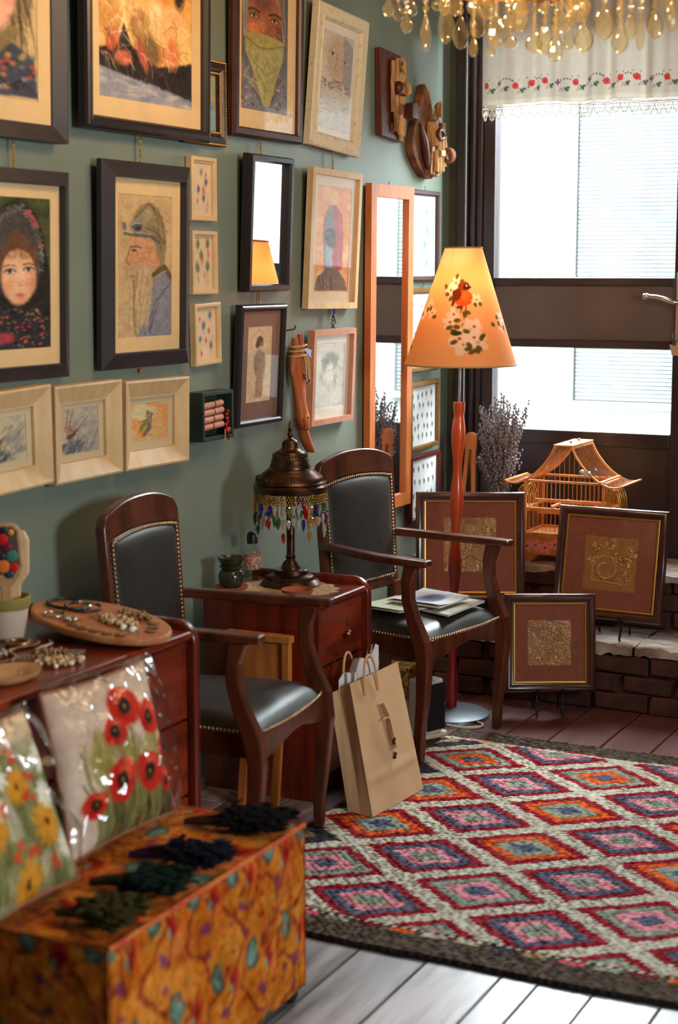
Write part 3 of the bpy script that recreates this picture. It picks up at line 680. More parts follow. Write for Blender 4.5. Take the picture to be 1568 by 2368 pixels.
# floor boards
def plank_material():
    m, nt, N, L, b = nodes_of('painted_floor_boards')
    geo = N.new('ShaderNodeNewGeometry'); oi = N.new('ShaderNodeObjectInfo')
    mp = N.new('ShaderNodeMapping'); mp.inputs['Scale'].default_value = (9, 1.1, 1); L.new(geo.outputs['Position'], mp.inputs['Vector'])
    ad = N.new('ShaderNodeVectorMath'); ad.operation = 'ADD'
    cb = N.new('ShaderNodeCombineXYZ'); mu = N.new('ShaderNodeMath'); mu.operation = 'MULTIPLY'; mu.inputs[1].default_value = 37
    L.new(oi.outputs['Random'], mu.inputs[0]); L.new(mu.outputs[0], cb.inputs['Y']); L.new(mp.outputs[0], ad.inputs[0]); L.new(cb.outputs[0], ad.inputs[1])
    nz = N.new('ShaderNodeTexNoise'); nz.inputs['Scale'].default_value = 2.2; nz.inputs['Detail'].default_value = 6; L.new(ad.outputs[0], nz.inputs['Vector'])
    r1 = N.new('ShaderNodeValToRGB'); e = r1.color_ramp.elements
    e[0].position = 0.34; e[0].color = (*lin((84, 74, 76)), 1); e[1].position = 0.62; e[1].color = (*lin((168, 162, 164)), 1)
    L.new(nz.outputs['Fac'], r1.inputs['Fac'])
    r2 = N.new('ShaderNodeValToRGB'); e = r2.color_ramp.elements
    e[0].position = 0.3; e[0].color = (*lin((88, 44, 40)), 1); e[1].position = 0.7; e[1].color = (*lin((122, 74, 66)), 1)
    L.new(nz.outputs['Fac'], r2.inputs['Fac'])
    sp = N.new('ShaderNodeSeparateXYZ'); L.new(geo.outputs['Position'], sp.inputs[0])
    mr = N.new('ShaderNodeMapRange'); mr.inputs['From Min'].default_value = 3.7; mr.inputs['From Max'].default_value = 5.0; L.new(sp.outputs['Y'], mr.inputs['Value'])
    mx = N.new('ShaderNodeMix'); mx.data_type = 'RGBA'; L.new(mr.outputs[0], mx.inputs['Factor']); L.new(r1.outputs[0], mx.inputs['A']); L.new(r2.outputs[0], mx.inputs['B'])
    hv = N.new('ShaderNodeHueSaturation'); m2 = N.new('ShaderNodeMapRange'); m2.inputs['To Min'].default_value = 0.85; m2.inputs['To Max'].default_value = 1.15
    L.new(oi.outputs['Random'], m2.inputs['Value']); L.new(m2.outputs[0], hv.inputs['Value']); L.new(mx.outputs['Result'], hv.inputs['Color']); L.new(hv.outputs[0], b.inputs['Base Color'])
    rr = N.new('ShaderNodeMapRange'); rr.inputs['To Min'].default_value = 0.30; rr.inputs['To Max'].default_value = 0.46; L.new(nz.outputs['Fac'], rr.inputs['Value']); L.new(rr.outputs[0], b.inputs['Roughness'])
    b.inputs['Specular IOR Level'].default_value = 0.7; b.inputs['Coat Weight'].default_value = 0.5; b.inputs['Coat Roughness'].default_value = 0.22
    bp = N.new('ShaderNodeBump'); bp.inputs['Strength'].default_value = 0.12; bp.inputs['Distance'].default_value = 0.004; L.new(nz.outputs['Fac'], bp.inputs['Height']); L.new(bp.outputs[0], b.inputs['Normal'])
    return m
M['plank'] = plank_material()
M['gap'] = mat('dark_floor_gap', (20, 16, 15), 0.9)
floor = struct('floor', MB().span((-0.1, NY, -0.14), (RX + 0.1, D + 0.2, -0.02)), M['gap'], 'floor of painted wooden boards')
ex = [0.0, 0.19, 0.355, 0.525, 0.70, 0.86, 1.05, 1.225, 1.415, 1.505, 1.635, 1.79, 1.95, 2.11, 2.28, 2.44, 2.61, 2.78, 2.94, 3.12, 3.28, 3.45, 3.62, 3.78, 3.95, 4.12, 4.28, 4.45, 4.62, 4.80]
for i in range(len(ex) - 1):
    cuts = [NY, random.uniform(0.2, 2.2), random.uniform(3.0, 3.3) if i % 3 == 1 else random.uniform(4.0, 6.0), D]
    if i in (4, 7, 9, 11): cuts = [NY, random.uniform(0.2, 2), D]
    for a, b_ in zip(cuts[:-1], cuts[1:]):
        g = 0.0022; dz = random.uniform(-0.0015, 0.0)
        mb = MB().span((ex[i] + g, a + 0.0015, -0.022), (ex[i+1] - g, b_ - 0.0015, dz))
        mb.obj('plank', M['plank'], floor, bevel=0.0025, seg=1)

# exterior seen through the glass
M['facade'] = mat('white_facade', (90, 91, 90), 0.9, c2=(84, 85, 84), scale=3)
M['shutter'] = mat('shutter_metal', (68, 73, 73), 0.6, c2=(50, 55, 56), scale=9, lo=0.45, hi=0.7)
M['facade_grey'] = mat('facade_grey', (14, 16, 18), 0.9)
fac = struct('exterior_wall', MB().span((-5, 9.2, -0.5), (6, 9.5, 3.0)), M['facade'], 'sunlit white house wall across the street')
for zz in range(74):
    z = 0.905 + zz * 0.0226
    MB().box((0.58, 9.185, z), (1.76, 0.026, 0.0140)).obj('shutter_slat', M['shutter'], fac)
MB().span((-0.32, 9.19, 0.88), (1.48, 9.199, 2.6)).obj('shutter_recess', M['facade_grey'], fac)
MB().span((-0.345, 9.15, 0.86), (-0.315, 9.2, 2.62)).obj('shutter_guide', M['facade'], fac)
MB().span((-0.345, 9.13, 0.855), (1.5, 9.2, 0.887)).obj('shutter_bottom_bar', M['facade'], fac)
MB().tube([(-0.775, 9.17, 0.2), (-0.775, 9.17, 2.9)], 0.008, 6).obj('drain_pipe', M['facade_grey'], fac)
struct('street', MB().span((-5, D + 0.31, -0.5), (6, 9.2, 0.15)), mat('pale_street', (92, 90, 86), 0.9), 'pale street surface outside the window')

# window / glazed door, dark painted, set above the ledge
FD = M['frame_dark']
w1 = bpy.data.objects.new('window_1', None); col.objects.link(w1); tag(w1, 'dark painted glazed door with two panes above the brick ledge', None, None, 'structure')
MB().span((0.047, 6.49, 0.475), (0.092, 6.62, 2.80)).obj('casing', FD, w1, bevel=0.006)
MB().span((0.094, 6.52, 0.475), (0.120, 6.62, 2.80)).obj('casing', FD, w1, bevel=0.008)
MB().span((0.122, 6.535, 0.475), (0.146, 6.62, 2.80)).obj('casing', FD, w1, bevel=0.005)
MB().span((0.148, 6.545, 0.475), (0.199, 6.60, 2.78)).obj('stile', FD, w1, bevel=0.004)
MB().span((0.957, 6.545, 0.475), (1.07, 6.60, 2.78)).obj('stile', FD, w1, bevel=0.004)
MB().span((1.072, 6.50, 0.475), (1.12, 6.62, 2.80)).obj('casing', FD, w1, bevel=0.006)
MB().span((0.092, 6.51, 2.72), (1.07, 6.62, 2.80)).obj('head_casing', FD, w1, bevel=0.006)
MB().span((0.20, 6.545, 2.60), (0.956, 6.60, 2.72)).obj('top_rail', FD, w1, bevel=0.004)
MB().span((0.20, 6.545, 1.562), (0.956, 6.60, 1.596)).obj('rail', FD, w1, bevel=0.004)
MB().span((0.20, 6.558, 1.345), (0.956, 6.59, 1.562)).obj('middle_panel', mat('glare_lightened_panel', (92, 80, 77), 0.42, c2=(78, 66, 64), scale=4), w1)  # same paint as the frame, lightened to imitate window glare
MB().span((0.20, 6.540, 1.312), (0.956, 6.60, 1.345)).obj('rail', FD, w1, bevel=0.004)
MB().span((0.20, 6.545, 0.915), (0.956, 6.60, 0.975)).obj('rail', FD, w1, bevel=0.006)
MB().span((0.20, 6.560, 0.56), (0.956, 6.59, 0.915)).obj('lower_panel', FD, w1)
MB().span((0.20, 6.545, 0.475), (0.956, 6.60, 0.56)).obj('bottom_rail', FD, w1, bevel=0.006)
MB().span((0.199, 6.570, 1.594), (0.957, 6.575, 2.602)).obj('glass', M['winglass'], w1)
MB().span((0.199, 6.570, 0.973), (0.957, 6.575, 1.314)).obj('glass', M['winglass'], w1)
# lever handle with its plate
hp = MB().span((0.968, 6.537, 1.33), (1.02, 6.5445, 1.62)).obj('handle_plate', mat('worn_handle_plate', (176, 156, 134), 0.4, metal=0.7), w1, bevel=0.004)
hb = MB(); hb.tube([(0.985, 6.54, 1.50), (0.985, 6.50, 1.50), (0.965, 6.492, 1.502), (0.93, 6.49, 1.515), (0.90, 6.49, 1.522), (0.868, 6.49, 1.523)], [0.009, 0.009, 0.009, 0.009, 0.008, 0.008], 10)
hb.tube([(0.872, 6.49, 1.523), (0.868, 6.49, 1.523), (0.852, 6.49, 1.522), (0.848, 6.49, 1.522)], [0.009, 0.0125, 0.0125, 0.009], 12)
hb.obj('door_handle', M['steel'], w1, smooth=50)

# brick ledge in two steps under the window
def brick_mat():
    m = mat('old_brick', (84, 42, 26), 0.85, c2=(56, 28, 19), scale=14, bump=0.5, bscale=45)
    return m
M['brick'] = brick_mat()
M['mortar'] = mat('ochre_mortar', (104, 68, 40), 0.95, c2=(66, 40, 26), scale=20, bump=0.6, bscale=60)
M['capstone'] = mat('worn_stone_cap', (176, 158, 146), 0.7, c2=(120, 92, 78), scale=9, stretch=(1, 3, 1), lo=0.4, hi=0.7, bump=0.5, bscale=30)
led = MB(); led.span((0.001, 5.915, 0), (2.4, 6.25, 0.215)); led.span((0.001, 6.205, 0.215), (2.4, D - 0.001, 0.445))
ledge = struct('brick_ledge', led, M['mortar'], 'two stepped brick ledge below the window')
bm_ = []
for k in range(5):
    mb = MB(); w_ = 0.195 + 0.012 * random.uniform(-1, 1); mb.box((0, 0, 0), (w_, 0.05, 0.062))
    mb.v = [(x + random.uniform(-.007, .007), y + random.uniform(-.006, .006), z + random.uniform(-.006, .006)) for x, y, z in mb.v]
    o = mb.obj('brick', M['brick'], ledge, bevel=0.008, seg=2); bm_.append(o)
first = [True] * 5
def brick_at(x, y, z):
    k = random.randrange(5); o = bm_[k] if first[k] else copy_of(bm_[k], ledge); first[k] = False
    o.location = (x, y, z); o.rotation_euler = (random.uniform(-.03, .03), random.uniform(-.02, .02), random.uniform(-.03, .03))
for r in range(3):
    for i in range(11): brick_at(0.11 + 0.215 * i + (0.1 if r % 2 else 0), 5.905 + random.uniform(-.006, .006), 0.035 + 0.071 * r)
for r in range(3):
    for i in range(11): brick_at(0.11 + 0.215 * i + (0.1 if r % 2 else 0), 6.20 + random.uniform(-.006, .006), 0.295 + 0.068 * r)
def slab(x0, x1, y0, y1, z0, z1):
    nx, ny = 30, 8; xs = np.linspace(x0, x1, nx); ys = np.linspace(y0, y1, ny)
    P = np.zeros((ny, nx, 3)); P[..., 0] = xs[None]; P[..., 1] = ys[:, None]; P[..., 2] = z1 + rng.normal(0, 0.0022, (ny, nx))
    P[0, :, 1] += rng.normal(0, 0.004, nx); P[0, :, 2] -= 0.004
    skirt = P[:1].copy(); skirt[..., 2] = z0 + rng.normal(0, 0.003, (1, nx))
    return grid_mesh('capstone', np.concatenate([skirt, P])[::-1], M['capstone'], ledge, smooth=60)
for a, b_ in ((0.002, 0.52), (0.525, 1.02), (1.025, 1.6), (1.605, 2.4)): slab(a, b_, 5.872, 6.215, 0.217, 0.25)
for a, b_ in ((0.002, 0.70), (0.705, 1.5), (1.505, 2.4)): slab(a, b_, 6.165, 6.535, 0.447, 0.476)
# ------------------------------------------------------------------ framed pictures
def moulding(name, w, h, prof, m, parent, z0=0.0, smooth=None):
    """mitred frame; prof = [(inward, height)...] open profile from the outer back edge to the inner edge; x right, y up, z out"""
    corners = [(-1, -1), (1, -1), (1, 1), (-1, 1)]
    mb = MB(); n = len(prof); vs = []
    for sx, sy in corners:
        for u, v in prof: vs.append((sx * (w / 2 - u), h / 2 + sy * (h / 2 - u), z0 + v))
    fs = []
    for c in range(4):
        for k in range(n):
            a = c * n + k; b = c * n + (k + 1) % n; c2 = ((c + 1) % 4) * n
            fs.append((a, c2 + k, c2 + (k + 1) % n, b))
    mb.add(vs, fs)
    return mb.obj(name, m, parent, smooth=smooth)

def rect_ring(name, w, h, fw, pr, z, m, parent):
    """flat mount with a window; outer = frame opening, pr = (x0, y0, x1, y1) print window in frame coords (origin bottom centre)"""
    o = [(-w/2 + fw, fw), (w/2 - fw, fw), (w/2 - fw, h - fw), (-w/2 + fw, h - fw)]
    i = [(pr[0], pr[1]), (pr[2], pr[1]), (pr[2], pr[3]), (pr[0], pr[3])]
    vs = [(a, b, z) for a, b in o] + [(a, b, z) for a, b in i] + [(a, b, z - 0.0025) for a, b in i]
    fs = [(k, (k+1) % 4, 4 + (k+1) % 4, 4 + k) for k in range(4)] + [(4 + k, 4 + (k+1) % 4, 8 + (k+1) % 4, 8 + k) for k in range(4)]
    return MB().add(vs, fs).obj(name, m, parent)

def flat(w, t): return [(0, 0), (0, t), (w, t), (w, 0.002)]
def bevelled(w, t): return [(0, 0), (0, t * 0.55), (w * 0.22, t), (w * 0.8, t), (w, t * 0.75), (w, 0.002)]
def cushion(w, t): return [(0, 0), (0, t * 0.6)] + [(w * k / 6, t * (0.6 + 0.4 * math.sin(math.pi * (0.12 + 0.76 * k / 6)))) for k in range(1, 6)] + [(w, t * 0.62), (w, 0.002)]
def slope_in(w, t): return [(0, 0), (0, t), (w * 0.08, t), (w, t * 0.45), (w, 0.002)]
def slope_out(w, t): return [(0, 0), (0, t * 0.5), (w * 0.9, t), (w, t), (w, 0.002)]

def wallM(yc, zb, x0, lean=0.0, roll=0.0, yaw=0.0):
    B = Matrix(((0, 0, 1, x0), (1, 0, 0, yc), (0, 1, 0, zb), (0, 0, 0, 1)))
    return B @ Matrix.Rotation(math.radians(yaw), 4, 'Y') @ Matrix.Rotation(math.radians(roll), 4, 'Z') @ Matrix.Rotation(math.radians(lean), 4, 'X')

def picture(name, label, Mx, w, h, prof, fm, canvas=None, margins=None, mount=None, glass=True, group=None, cat='picture', depth=0.012, mirror=False, relief=0.0, smooth=None):
    r = thing(name, label, cat, M=Mx, group=group)
    moulding('frame', w, h, prof, fm, r, smooth=smooth)
    fw = max(p[0] for p in prof)
    MB().span((-w/2 + 0.004, 0.004, 0.0005), (w/2 - 0.004, h - 0.004, 0.0045)).obj('backing', M['backing'], r)
    if mirror:
        MB().span((-w/2 + fw - 0.002, fw - 0.002, 0.005), (w/2 - fw + 0.002, h - fw + 0.002, depth)).obj('mirror_glass', M['mirror'], r)
        return r
    l, b, rt, t = margins            # print margins from the frame opening: left, bottom, right, top
    pr = (-w/2 + fw + l, fw + b, w/2 - fw - rt, h - fw - t)
    if mount is not None and max(margins) > 0:
        rect_ring('mount', w, h, fw - 0.003, pr, depth - 0.002, mount, r)
    nx, ny = canvas.w, canvas.h
    xs = np.linspace(pr[0] - 0.001, pr[2] + 0.001, nx); ys = np.linspace(pr[3] + 0.001, pr[1] - 0.001, ny)
    P = np.zeros((ny, nx, 3)); P[..., 0] = xs[None]; P[..., 1] = ys[:, None]; P[..., 2] = depth - 0.004
    C = canvas.linear()
    if relief:
        g = C.mean(-1); P[..., 2] += np.clip((g - g.mean()) * relief, -0.001, 0.004)
    grid_mesh('print', P, M['gold_print' if relief else 'print'], r, C, smooth=180 if relief else None)
    if glass:
        MB().span((-w/2 + fw - 0.002, fw - 0.002, depth + 0.001), (w/2 - fw + 0.002, h - fw + 0.002, depth + 0.0025)).obj('glass', M['picglass'], r)
    return r

# upper row
picture('framed_portrait', 'dark framed painting of a girl in flowered collar, face cut by top edge', wallM(3.485, 1.957, 0.012, 1.0), 0.56, 0.62, slope_in(0.045, 0.035), M['fr_navy'], art_girl_collar(), (0.05, 0.055, 0.055, 0.05), M['mat_cream'])
picture('framed_painting', 'large dark framed painting of orange shapes wrapped in clear film', wallM(4.166, 2.008, 0.030, 0.8), 0.660, 0.62, cushion(0.036, 0.032), M['fr_dark'], art_wrapped(), (0.05, 0.055, 0.05, 0.05), M['mat_cream'])
gp = picture('framed_painting', 'small gilt beaded frame half hidden behind larger dark frame', wallM(4.525, 2.006, 0.004), 0.25, 0.26, [(0, 0), (0, 0.014), (0.008, 0.022), (0.026, 0.024), (0.034, 0.016), (0.044, 0.018), (0.046, 0.002)], M['fr_ebony'], art_gilt_small(), (0, 0, 0, 0), None, depth=0.010)
bd = MB()
for u, rr in ((0.005, 0.0042), (0.040, 0.0038)):
    for k in range(34):
        t = u + (0.26 - 2 * u) * k / 33
        bd.ball((0.125 - u, t, 0.019), rr, 6, 4); bd.ball((-0.125 + u, t, 0.018), rr, 6, 4)
        t = -0.125 + u + (0.25 - 2 * u) * k / 33
        bd.ball((t, u, 0.018), rr, 6, 4); bd.ball((t, 0.26 - u, 0.018), rr, 6, 4)
stuff(bd.obj('gilt_beading', M['gold'], gp, smooth=180))
picture('framed_portrait', 'brown framed portrait of weathered face with green cloth over mouth', wallM(4.911, 2.047, 0.010, 1.0), 0.466, 0.62, bevelled(0.03, 0.028), M['fr_brown'], art_masked(), (0.037, 0.06, 0.055, 0.05), M['mat_cream'])
picture('framed_portrait', 'worn white frame hanging crooked around a pale face', wallM(5.395, 2.043, 0.010, 3.0, -3.3), 0.402, 0.482, [(0, 0), (0, 0.024), (0.006, 0.028), (0.040, 0.024), (0.046, 0.028), (0.050, 0.018), (0.050, 0.002)], M['fr_white'], art_pale_face(), (0.03, 0.02, 0.03, 0.03), M['mat_white'])
# middle row
picture('framed_portrait', 'dark framed portrait of a child in patterned headscarf', wallM(3.555, 1.337, 0.010, 1.3), 0.44, 0.546, slope_out(0.038, 0.030), M['fr_navy'], art_headscarf(), (0.04, 0.045, 0.04, 0.035), M['mat_cream'])
picture('framed_portrait', 'dark framed portrait of bearded man in flying cap and goggles', wallM(4.157, 1.344, 0.014, 1.3), 0.470, 0.586, slope_out(0.046, 0.032), M['fr_navy'], art_aviator(), (0.045, 0.042, 0.045, 0.045), M['mat_cream'])
S1 = [(0.5, 0.18, 1, 0), (0.72, 0.22, 0.6, 1), (0.72, 0.36, 1, 2), (0.35, 0.50, 1, 2), (0.6, 0.52, 1.1, 1), (0.6, 0.66, 0.9, 2), (0.3, 0.72, 0.7, 1), (0.8, 0.78, 0.7, 3), (0.75, 0.88, 0.5, 3)]
S2 = [(0.28, 0.15, 1.3, 0), (0.76, 0.14, 1.3, 0), (0.45, 0.36, 1.4, 0), (0.80, 0.33, 1.2, 1), (0.25, 0.58, 1.5, 0), (0.75, 0.56, 1.4, 0), (0.5, 0.46, 1.0, 1), (0.3, 0.8, 0.8, 1), (0.6, 0.72, 0.8, 1), (0.75, 0.84, 0.6, 2)]
S3 = [(0.72, 0.14, 1.0, 0), (0.25, 0.20, 0.6, 1), (0.42, 0.33, 1.2, 0), (0.66, 0.44, 0.8, 1), (0.25, 0.58, 0.9, 0), (0.52, 0.62, 0.8, 1), (0.75, 0.72, 1.0, 0), (0.3, 0.86, 0.7, 1)]
fp = [(0, 0), (0, 0.020), (0.004, 0.022), (0.011, 0.022), (0.014, 0.016), (0.017, 0.016), (0.017, 0.002)]
grp = 'small maple framed feather prints'
picture('feather_print', 'small maple framed feather print, topmost of three, bright window glint on glass', wallM(4.508, 1.775, 0.004), 0.152, 0.193, fp, M['fr_maple'], art_feathers((222, 194, 160), [(150, 130, 110), (220, 110, 80), (96, 80, 120), (200, 160, 160)], S1, 40, 60), (0, 0, 0, 0), None, group=grp)
picture('feather_print', 'small maple framed feather print with green spots, middle of three', wallM(4.509, 1.550, 0.004), 0.151, 0.194, fp, M['fr_maple'], art_feathers((224, 196, 158), [(104, 116, 84), (228, 140, 104), (236, 170, 150)], S2, 40, 60), (0, 0, 0, 0), None, group=grp)
picture('feather_print', 'small maple framed feather print with blue and red dots, lowest of three', wallM(4.524, 1.331, 0.004, 0.5, 1.8), 0.158, 0.192, fp, M['fr_maple'], art_feathers((228, 200, 164), [(90, 110, 130), (214, 84, 60), (150, 160, 166)], S3, 40, 60), (0, 0, 0, 0), None, group=grp)
picture('wall_mirror', 'dark framed mirror leaning out from the wall, reflecting the window', wallM(4.893, 1.556, 0.010, 2.2, 0, 1.0), 0.305, 0.440, bevelled(0.024, 0.034), M['fr_dark'], mirror=True, cat='mirror', depth=0.014)
picture('framed_portrait', 'pale wood frame with a figure in red and grey hood on orange', wallM(5.380, 1.490, 0.010, 2.4, -0.8), 0.395, 0.485, flat(0.022, 0.024), M['fr_pale'], art_hooded(), (0.045, 0.035, 0.035, 0.035), M['mat_tan'])
picture('framed_portrait', 'black framed sepia sketch of a standing person with brown mount', wallM(4.843, 1.117, 0.008, 3.0), 0.312, 0.398, cushion(0.022, 0.026), M['fr_dark'], art_standing(), (0.05, 0.055, 0.05, 0.05), M['mat_dusk'])
picture('framed_portrait', 'pinkish wood framed pale pencil sketch of a girl', wallM(5.373, 1.081, 0.008, 2.4), 0.338, 0.337, flat(0.020, 0.028), M['fr_pink'], art_sketch_girl(), (0.03, 0.035, 0.03, 0.03), M['mat_white'])
picture('tall_mirror', 'tall narrow mirror in orange pine frame reaching behind the chair', wallM(5.885, 0.70, 0.006, 0.4, 0, 0.0), 0.392, 1.245, flat(0.048, 0.026), M['fr_orange'], mirror=True, cat='mirror', depth=0.012)
# column of feather prints beside the window
grp = 'column of feather prints beside the tall mirror'
S4 = [(0.62, 0.2, 1.2, 0), (0.4, 0.3, 1.2, 1), (0.65, 0.42, 1.3, 0), (0.35, 0.5, 1.3, 1), (0.55, 0.6, 1.4, 0), (0.4, 0.75, 1.2, 1), (0.62, 0.82, 1.2, 0)]
picture('feather_print', 'brown framed pale blue feather print, highest beside the window', wallM(6.232, 1.583, 0.006), 0.290, 0.358, bevelled(0.020, 0.022), M['fr_brown'], art_feathers((232, 238, 240), [(104, 156, 184), (150, 190, 206)], S4, 50, 80, 0.10), (0, 0, 0, 0), None, group=grp)
picture('feather_print', 'gold brown framed feather print mostly hidden behind the lampshade', wallM(6.230, 1.219, 0.006), 0.288, 0.337, bevelled(0.022, 0.022), M['fr_goldwood'], feather_rows((236, 236, 232), [(150, 160, 150)], 3, 3), (0, 0, 0, 0), None, group=grp)
picture('feather_print', 'gold framed print of rows of small dark feathers under the lampshade', wallM(6.242, 0.903, 0.006, 0.5, 1.2), 0.298, 0.278, bevelled(0.020, 0.022), M['fr_goldwood'], feather_rows((238, 238, 234), [(84, 96, 70), (110, 112, 100), (60, 70, 64)], 5, 5), (0, 0, 0, 0), None, group=grp)
picture('feather_print', 'red brown framed feather print, lowest, above the gold floral frame', wallM(6.252, 0.612, 0.006, 0.5, 1.0), 0.305, 0.272, bevelled(0.018, 0.022), M['fr_redbrown'], feather_rows((238, 238, 234), [(70, 96, 92), (96, 92, 80), (60, 84, 100)], 5, 4), (0, 0, 0, 0), None, group=grp)
# three wide pale frames under the portraits
grp = 'wide pale frames in a row under the portraits'
wp = [(0, 0), (0, 0.040), (0.006, 0.042), (0.050, 0.020), (0.053, 0.020), (0.053, 0.002)]
picture('framed_print', 'wide pale frame of dry grasses, cut by left edge', wallM(3.502, 1.053, 0.006, 0.8, 2.0), 0.322, 0.266, wp, M['fr_pale'], art_bird_branch(0), (0.022, 0.022, 0.022, 0.02), M['mat_tan'], group=grp)
picture('framed_print', 'wide pale frame of grey grasses and a rust twig, middle one', wallM(3.836, 1.050, 0.006, 0.5, 0.4), 0.322, 0.266, wp, M['fr_pale'], art_bird_branch(1), (0.016, 0.018, 0.022, 0.016), M['mat_tan'], group=grp)
picture('framed_print', 'wide pale frame of orange and green bird, next to green box', wallM(4.188, 1.049, 0.006, 0.5, -0.6), 0.348, 0.258, wp, M['fr_pale'], art_bird_branch(2), (0.022, 0.022, 0.024, 0.018), M['mat_tan'], group=grp)

# hanging chains and little hooks
def chain(y, z0, z1, x, label, m=None, n=None):
    r = thing('hanging_chain', label, 'chain', (x, y, z0), group='brass chains between the pictures')
    n = n or max(3, int((z1 - z0) / 0.008)); q = MB(); q2 = MB()
    for k in range(n):
        z = (z1 - z0) * (k + 0.5) / n; rr = (z1 - z0) / n * 0.62; pts = []
        for i in range(8):
            a = 2 * math.pi * i / 8; u = math.cos(a) * rr * 0.6
            pts.append((0, u, z + math.sin(a) * rr) if k % 2 else (u, 0, z + math.sin(a) * rr))
        q.tube(pts, 0.0014, 5, closed=True)
    stuff(q.obj('chain_links', m or M['brass'], r, smooth=180))
    return r
chain(3.555, 1.880, 1.96, 0.022, 'brass chain above the headscarf portrait')
chain(4.150, 1.925, 2.012, 0.024, 'brass chain above the flying cap portrait')
chain(4.872, 1.992, 2.052, 0.022, 'short brass chain above the dark mirror')
chain(5.405, 1.972, 2.05, 0.020, 'thin chain above the pale wood hooded portrait')
chain(4.872, 1.512, 1.560, 0.014, 'short chain between dark mirror and black framed sketch')
ev = thing('bead_charm', 'blue eye bead charm above the girl sketch', 'charm', (0.028, 5.395, 1.418))
MB().tube([(0, 0, 0.072), (-0.008, 0, 0.09)], 0.0012, 5).obj('hook', M['steel'], ev)
MB().lathe([(0.001, 0), (0.011, 0.001), (0.011, 0.005), (0.001, 0.006)], 16, Matrix.Translation((0.0, 0, 0.062)) @ Matrix.Rotation(math.pi / 2, 4, 'Y')).obj('eye_bead', mat('cobalt_glass', (40, 60, 120), 0.15), ev, smooth=60)
q = MB()
for k in range(16): q.ball((random.uniform(-.006, .006), random.uniform(-.012, .012), 0.002 + 0.0032 * k), 0.004, 6, 4)
stuff(q.obj('bead_cluster', mat('dark_beads', (70, 56, 56), 0.3), ev, smooth=180))
def picture_hook(y, z, label):
    o = MB().tube([(0.002, 0, 0), (0.012, 0, 0.004), (0.016, 0, 0.014), (0.010, 0.004, 0.018)], 0.0018, 6).obj('picture_hook', M['steel'], smooth=60)
    o.location = (0, y, z); tag(o, label, 'hook', 'wire hooks above frames')
picture_hook(5.90, 1.943, 'wire hook above the tall orange mirror')
picture_hook(6.25, 1.939, 'wire hook above the pale blue feather print')
picture_hook(6.24, 1.556, 'wire hook above the feather print behind lampshade')
picture_hook(6.25, 1.181, 'wire hook above the gold framed small feathers')
nl = MB().ball((0.008, 0, 0), 0.007, 10, 8).obj('wall_pin', mat('orange_pin', (206, 90, 40), 0.4), smooth=180); nl.location = (0, 4.155, 1.332); tag(nl, 'orange round pin below the flying cap portrait', 'pin')

# green display box with four scrolls
bx_ = thing('display_box', 'dark green open box holding four paper scrolls and red beads', 'box', (0.0, 4.515, 1.098))
GB = mat('dark_green_box', (44, 56, 44), 0.55, c2=(34, 44, 36), scale=12)
w_, h_, d_ = 0.190, 0.152, 0.062; t_ = 0.011
q = MB()
MB().span((0.001, -w_/2, 0), (0.006, w_/2, h_)).obj('back_panel', GB, bx_)
for a, b_ in (((0.006, -w_/2, 0), (d_, -w_/2 + t_, h_)), ((0.006, w_/2 - t_, 0), (d_, w_/2, h_)), ((0.006, -w_/2 + t_, 0), (d_, w_/2 - t_, t_)), ((0.006, -w_/2 + t_, h_ - t_), (d_, w_/2 - t_, h_))):
    MB().span(a, b_).obj('side_board', GB, bx_, bevel=0.001)
SC = mat('pink_brown_paper', (206, 146, 116), 0.7, c2=(186, 124, 96), scale=20)
for k in range(4):
    z = 0.040 + 0.0225 * k; x = 0.045
    s_ = MB().tube([(x, -0.075, z), (x, -0.02 + 0.005 * k, z + 0.003), (x, 0.048 - 0.004 * (k % 2), z + 0.006)], 0.0105, 12).obj('scroll', SC, bx_, smooth=60)
    MB().tube([(x + 0.0115 * math.cos(a), -0.018 + 0.004 * k, z + 0.003 + 0.0115 * math.sin(a)) for a in np.linspace(0, 6.0, 12)], 0.0012, 5, closed=True).obj('string', M['bronze'], s_)
RB = mat('red_beads', (186, 30, 26), 0.25)
for k, (y, z, r_) in enumerate(((0.068, 0.062, .007), (0.072, 0.050, .006), (0.066, 0.075, .006), (0.070, 0.024, .012), (0.062, 0.042, .006), (0.074, 0.085, .005))):
    MB().ball((0.052, y, z), r_, 12, 8).obj('red_bead', RB, bx_, smooth=180)
MB().tube([(0.064, 0.035, 0.03), (0.066, 0.032, 0.012), (0.066, 0.03, -0.006)], 0.0018, 6).obj('cord', M['twine'], bx_)
MB().tube([(0.064, 0.05, 0.022), (0.068, 0.052, -0.004)], 0.0028, 6).obj('tassel', M['black'], bx_)

# driftwood pieces
W_a = mat('dark_stained_board', (104, 46, 22), 0.45, c2=(66, 26, 14), scale=4, stretch=(1, 6, 0.8), bump=0.2)
W_b = mat('raw_split_wood', (206, 156, 98), 0.75, c2=(120, 74, 40), scale=9, stretch=(6, 6, 0.7), lo=0.4, hi=0.6, bump=0.6)
W_c = mat('brown_bark', (146, 86, 42), 0.8, c2=(84, 44, 22), scale=10, stretch=(1, 2, 2), bump=0.6)
def rough_prism(poly, x0, x1, jit=0.003):
    mb = MB().prism(poly, x0, x1, Matrix(((0, 0, 1, 0), (1, 0, 0, 0), (0, 1, 0, 0), (0, 0, 0, 1))))
    mb.v = [(x + random.uniform(-jit, jit) * (x > 0.004), y + random.uniform(-jit, jit), z + random.uniform(-jit, jit)) for x, y, z in mb.v]
    return mb
p1 = thing('driftwood_plaque', 'dark red board with small pale wooden sculpture standing out, nearest the corner frames', 'wall ornament', (0.0, 5.905, 2.115))
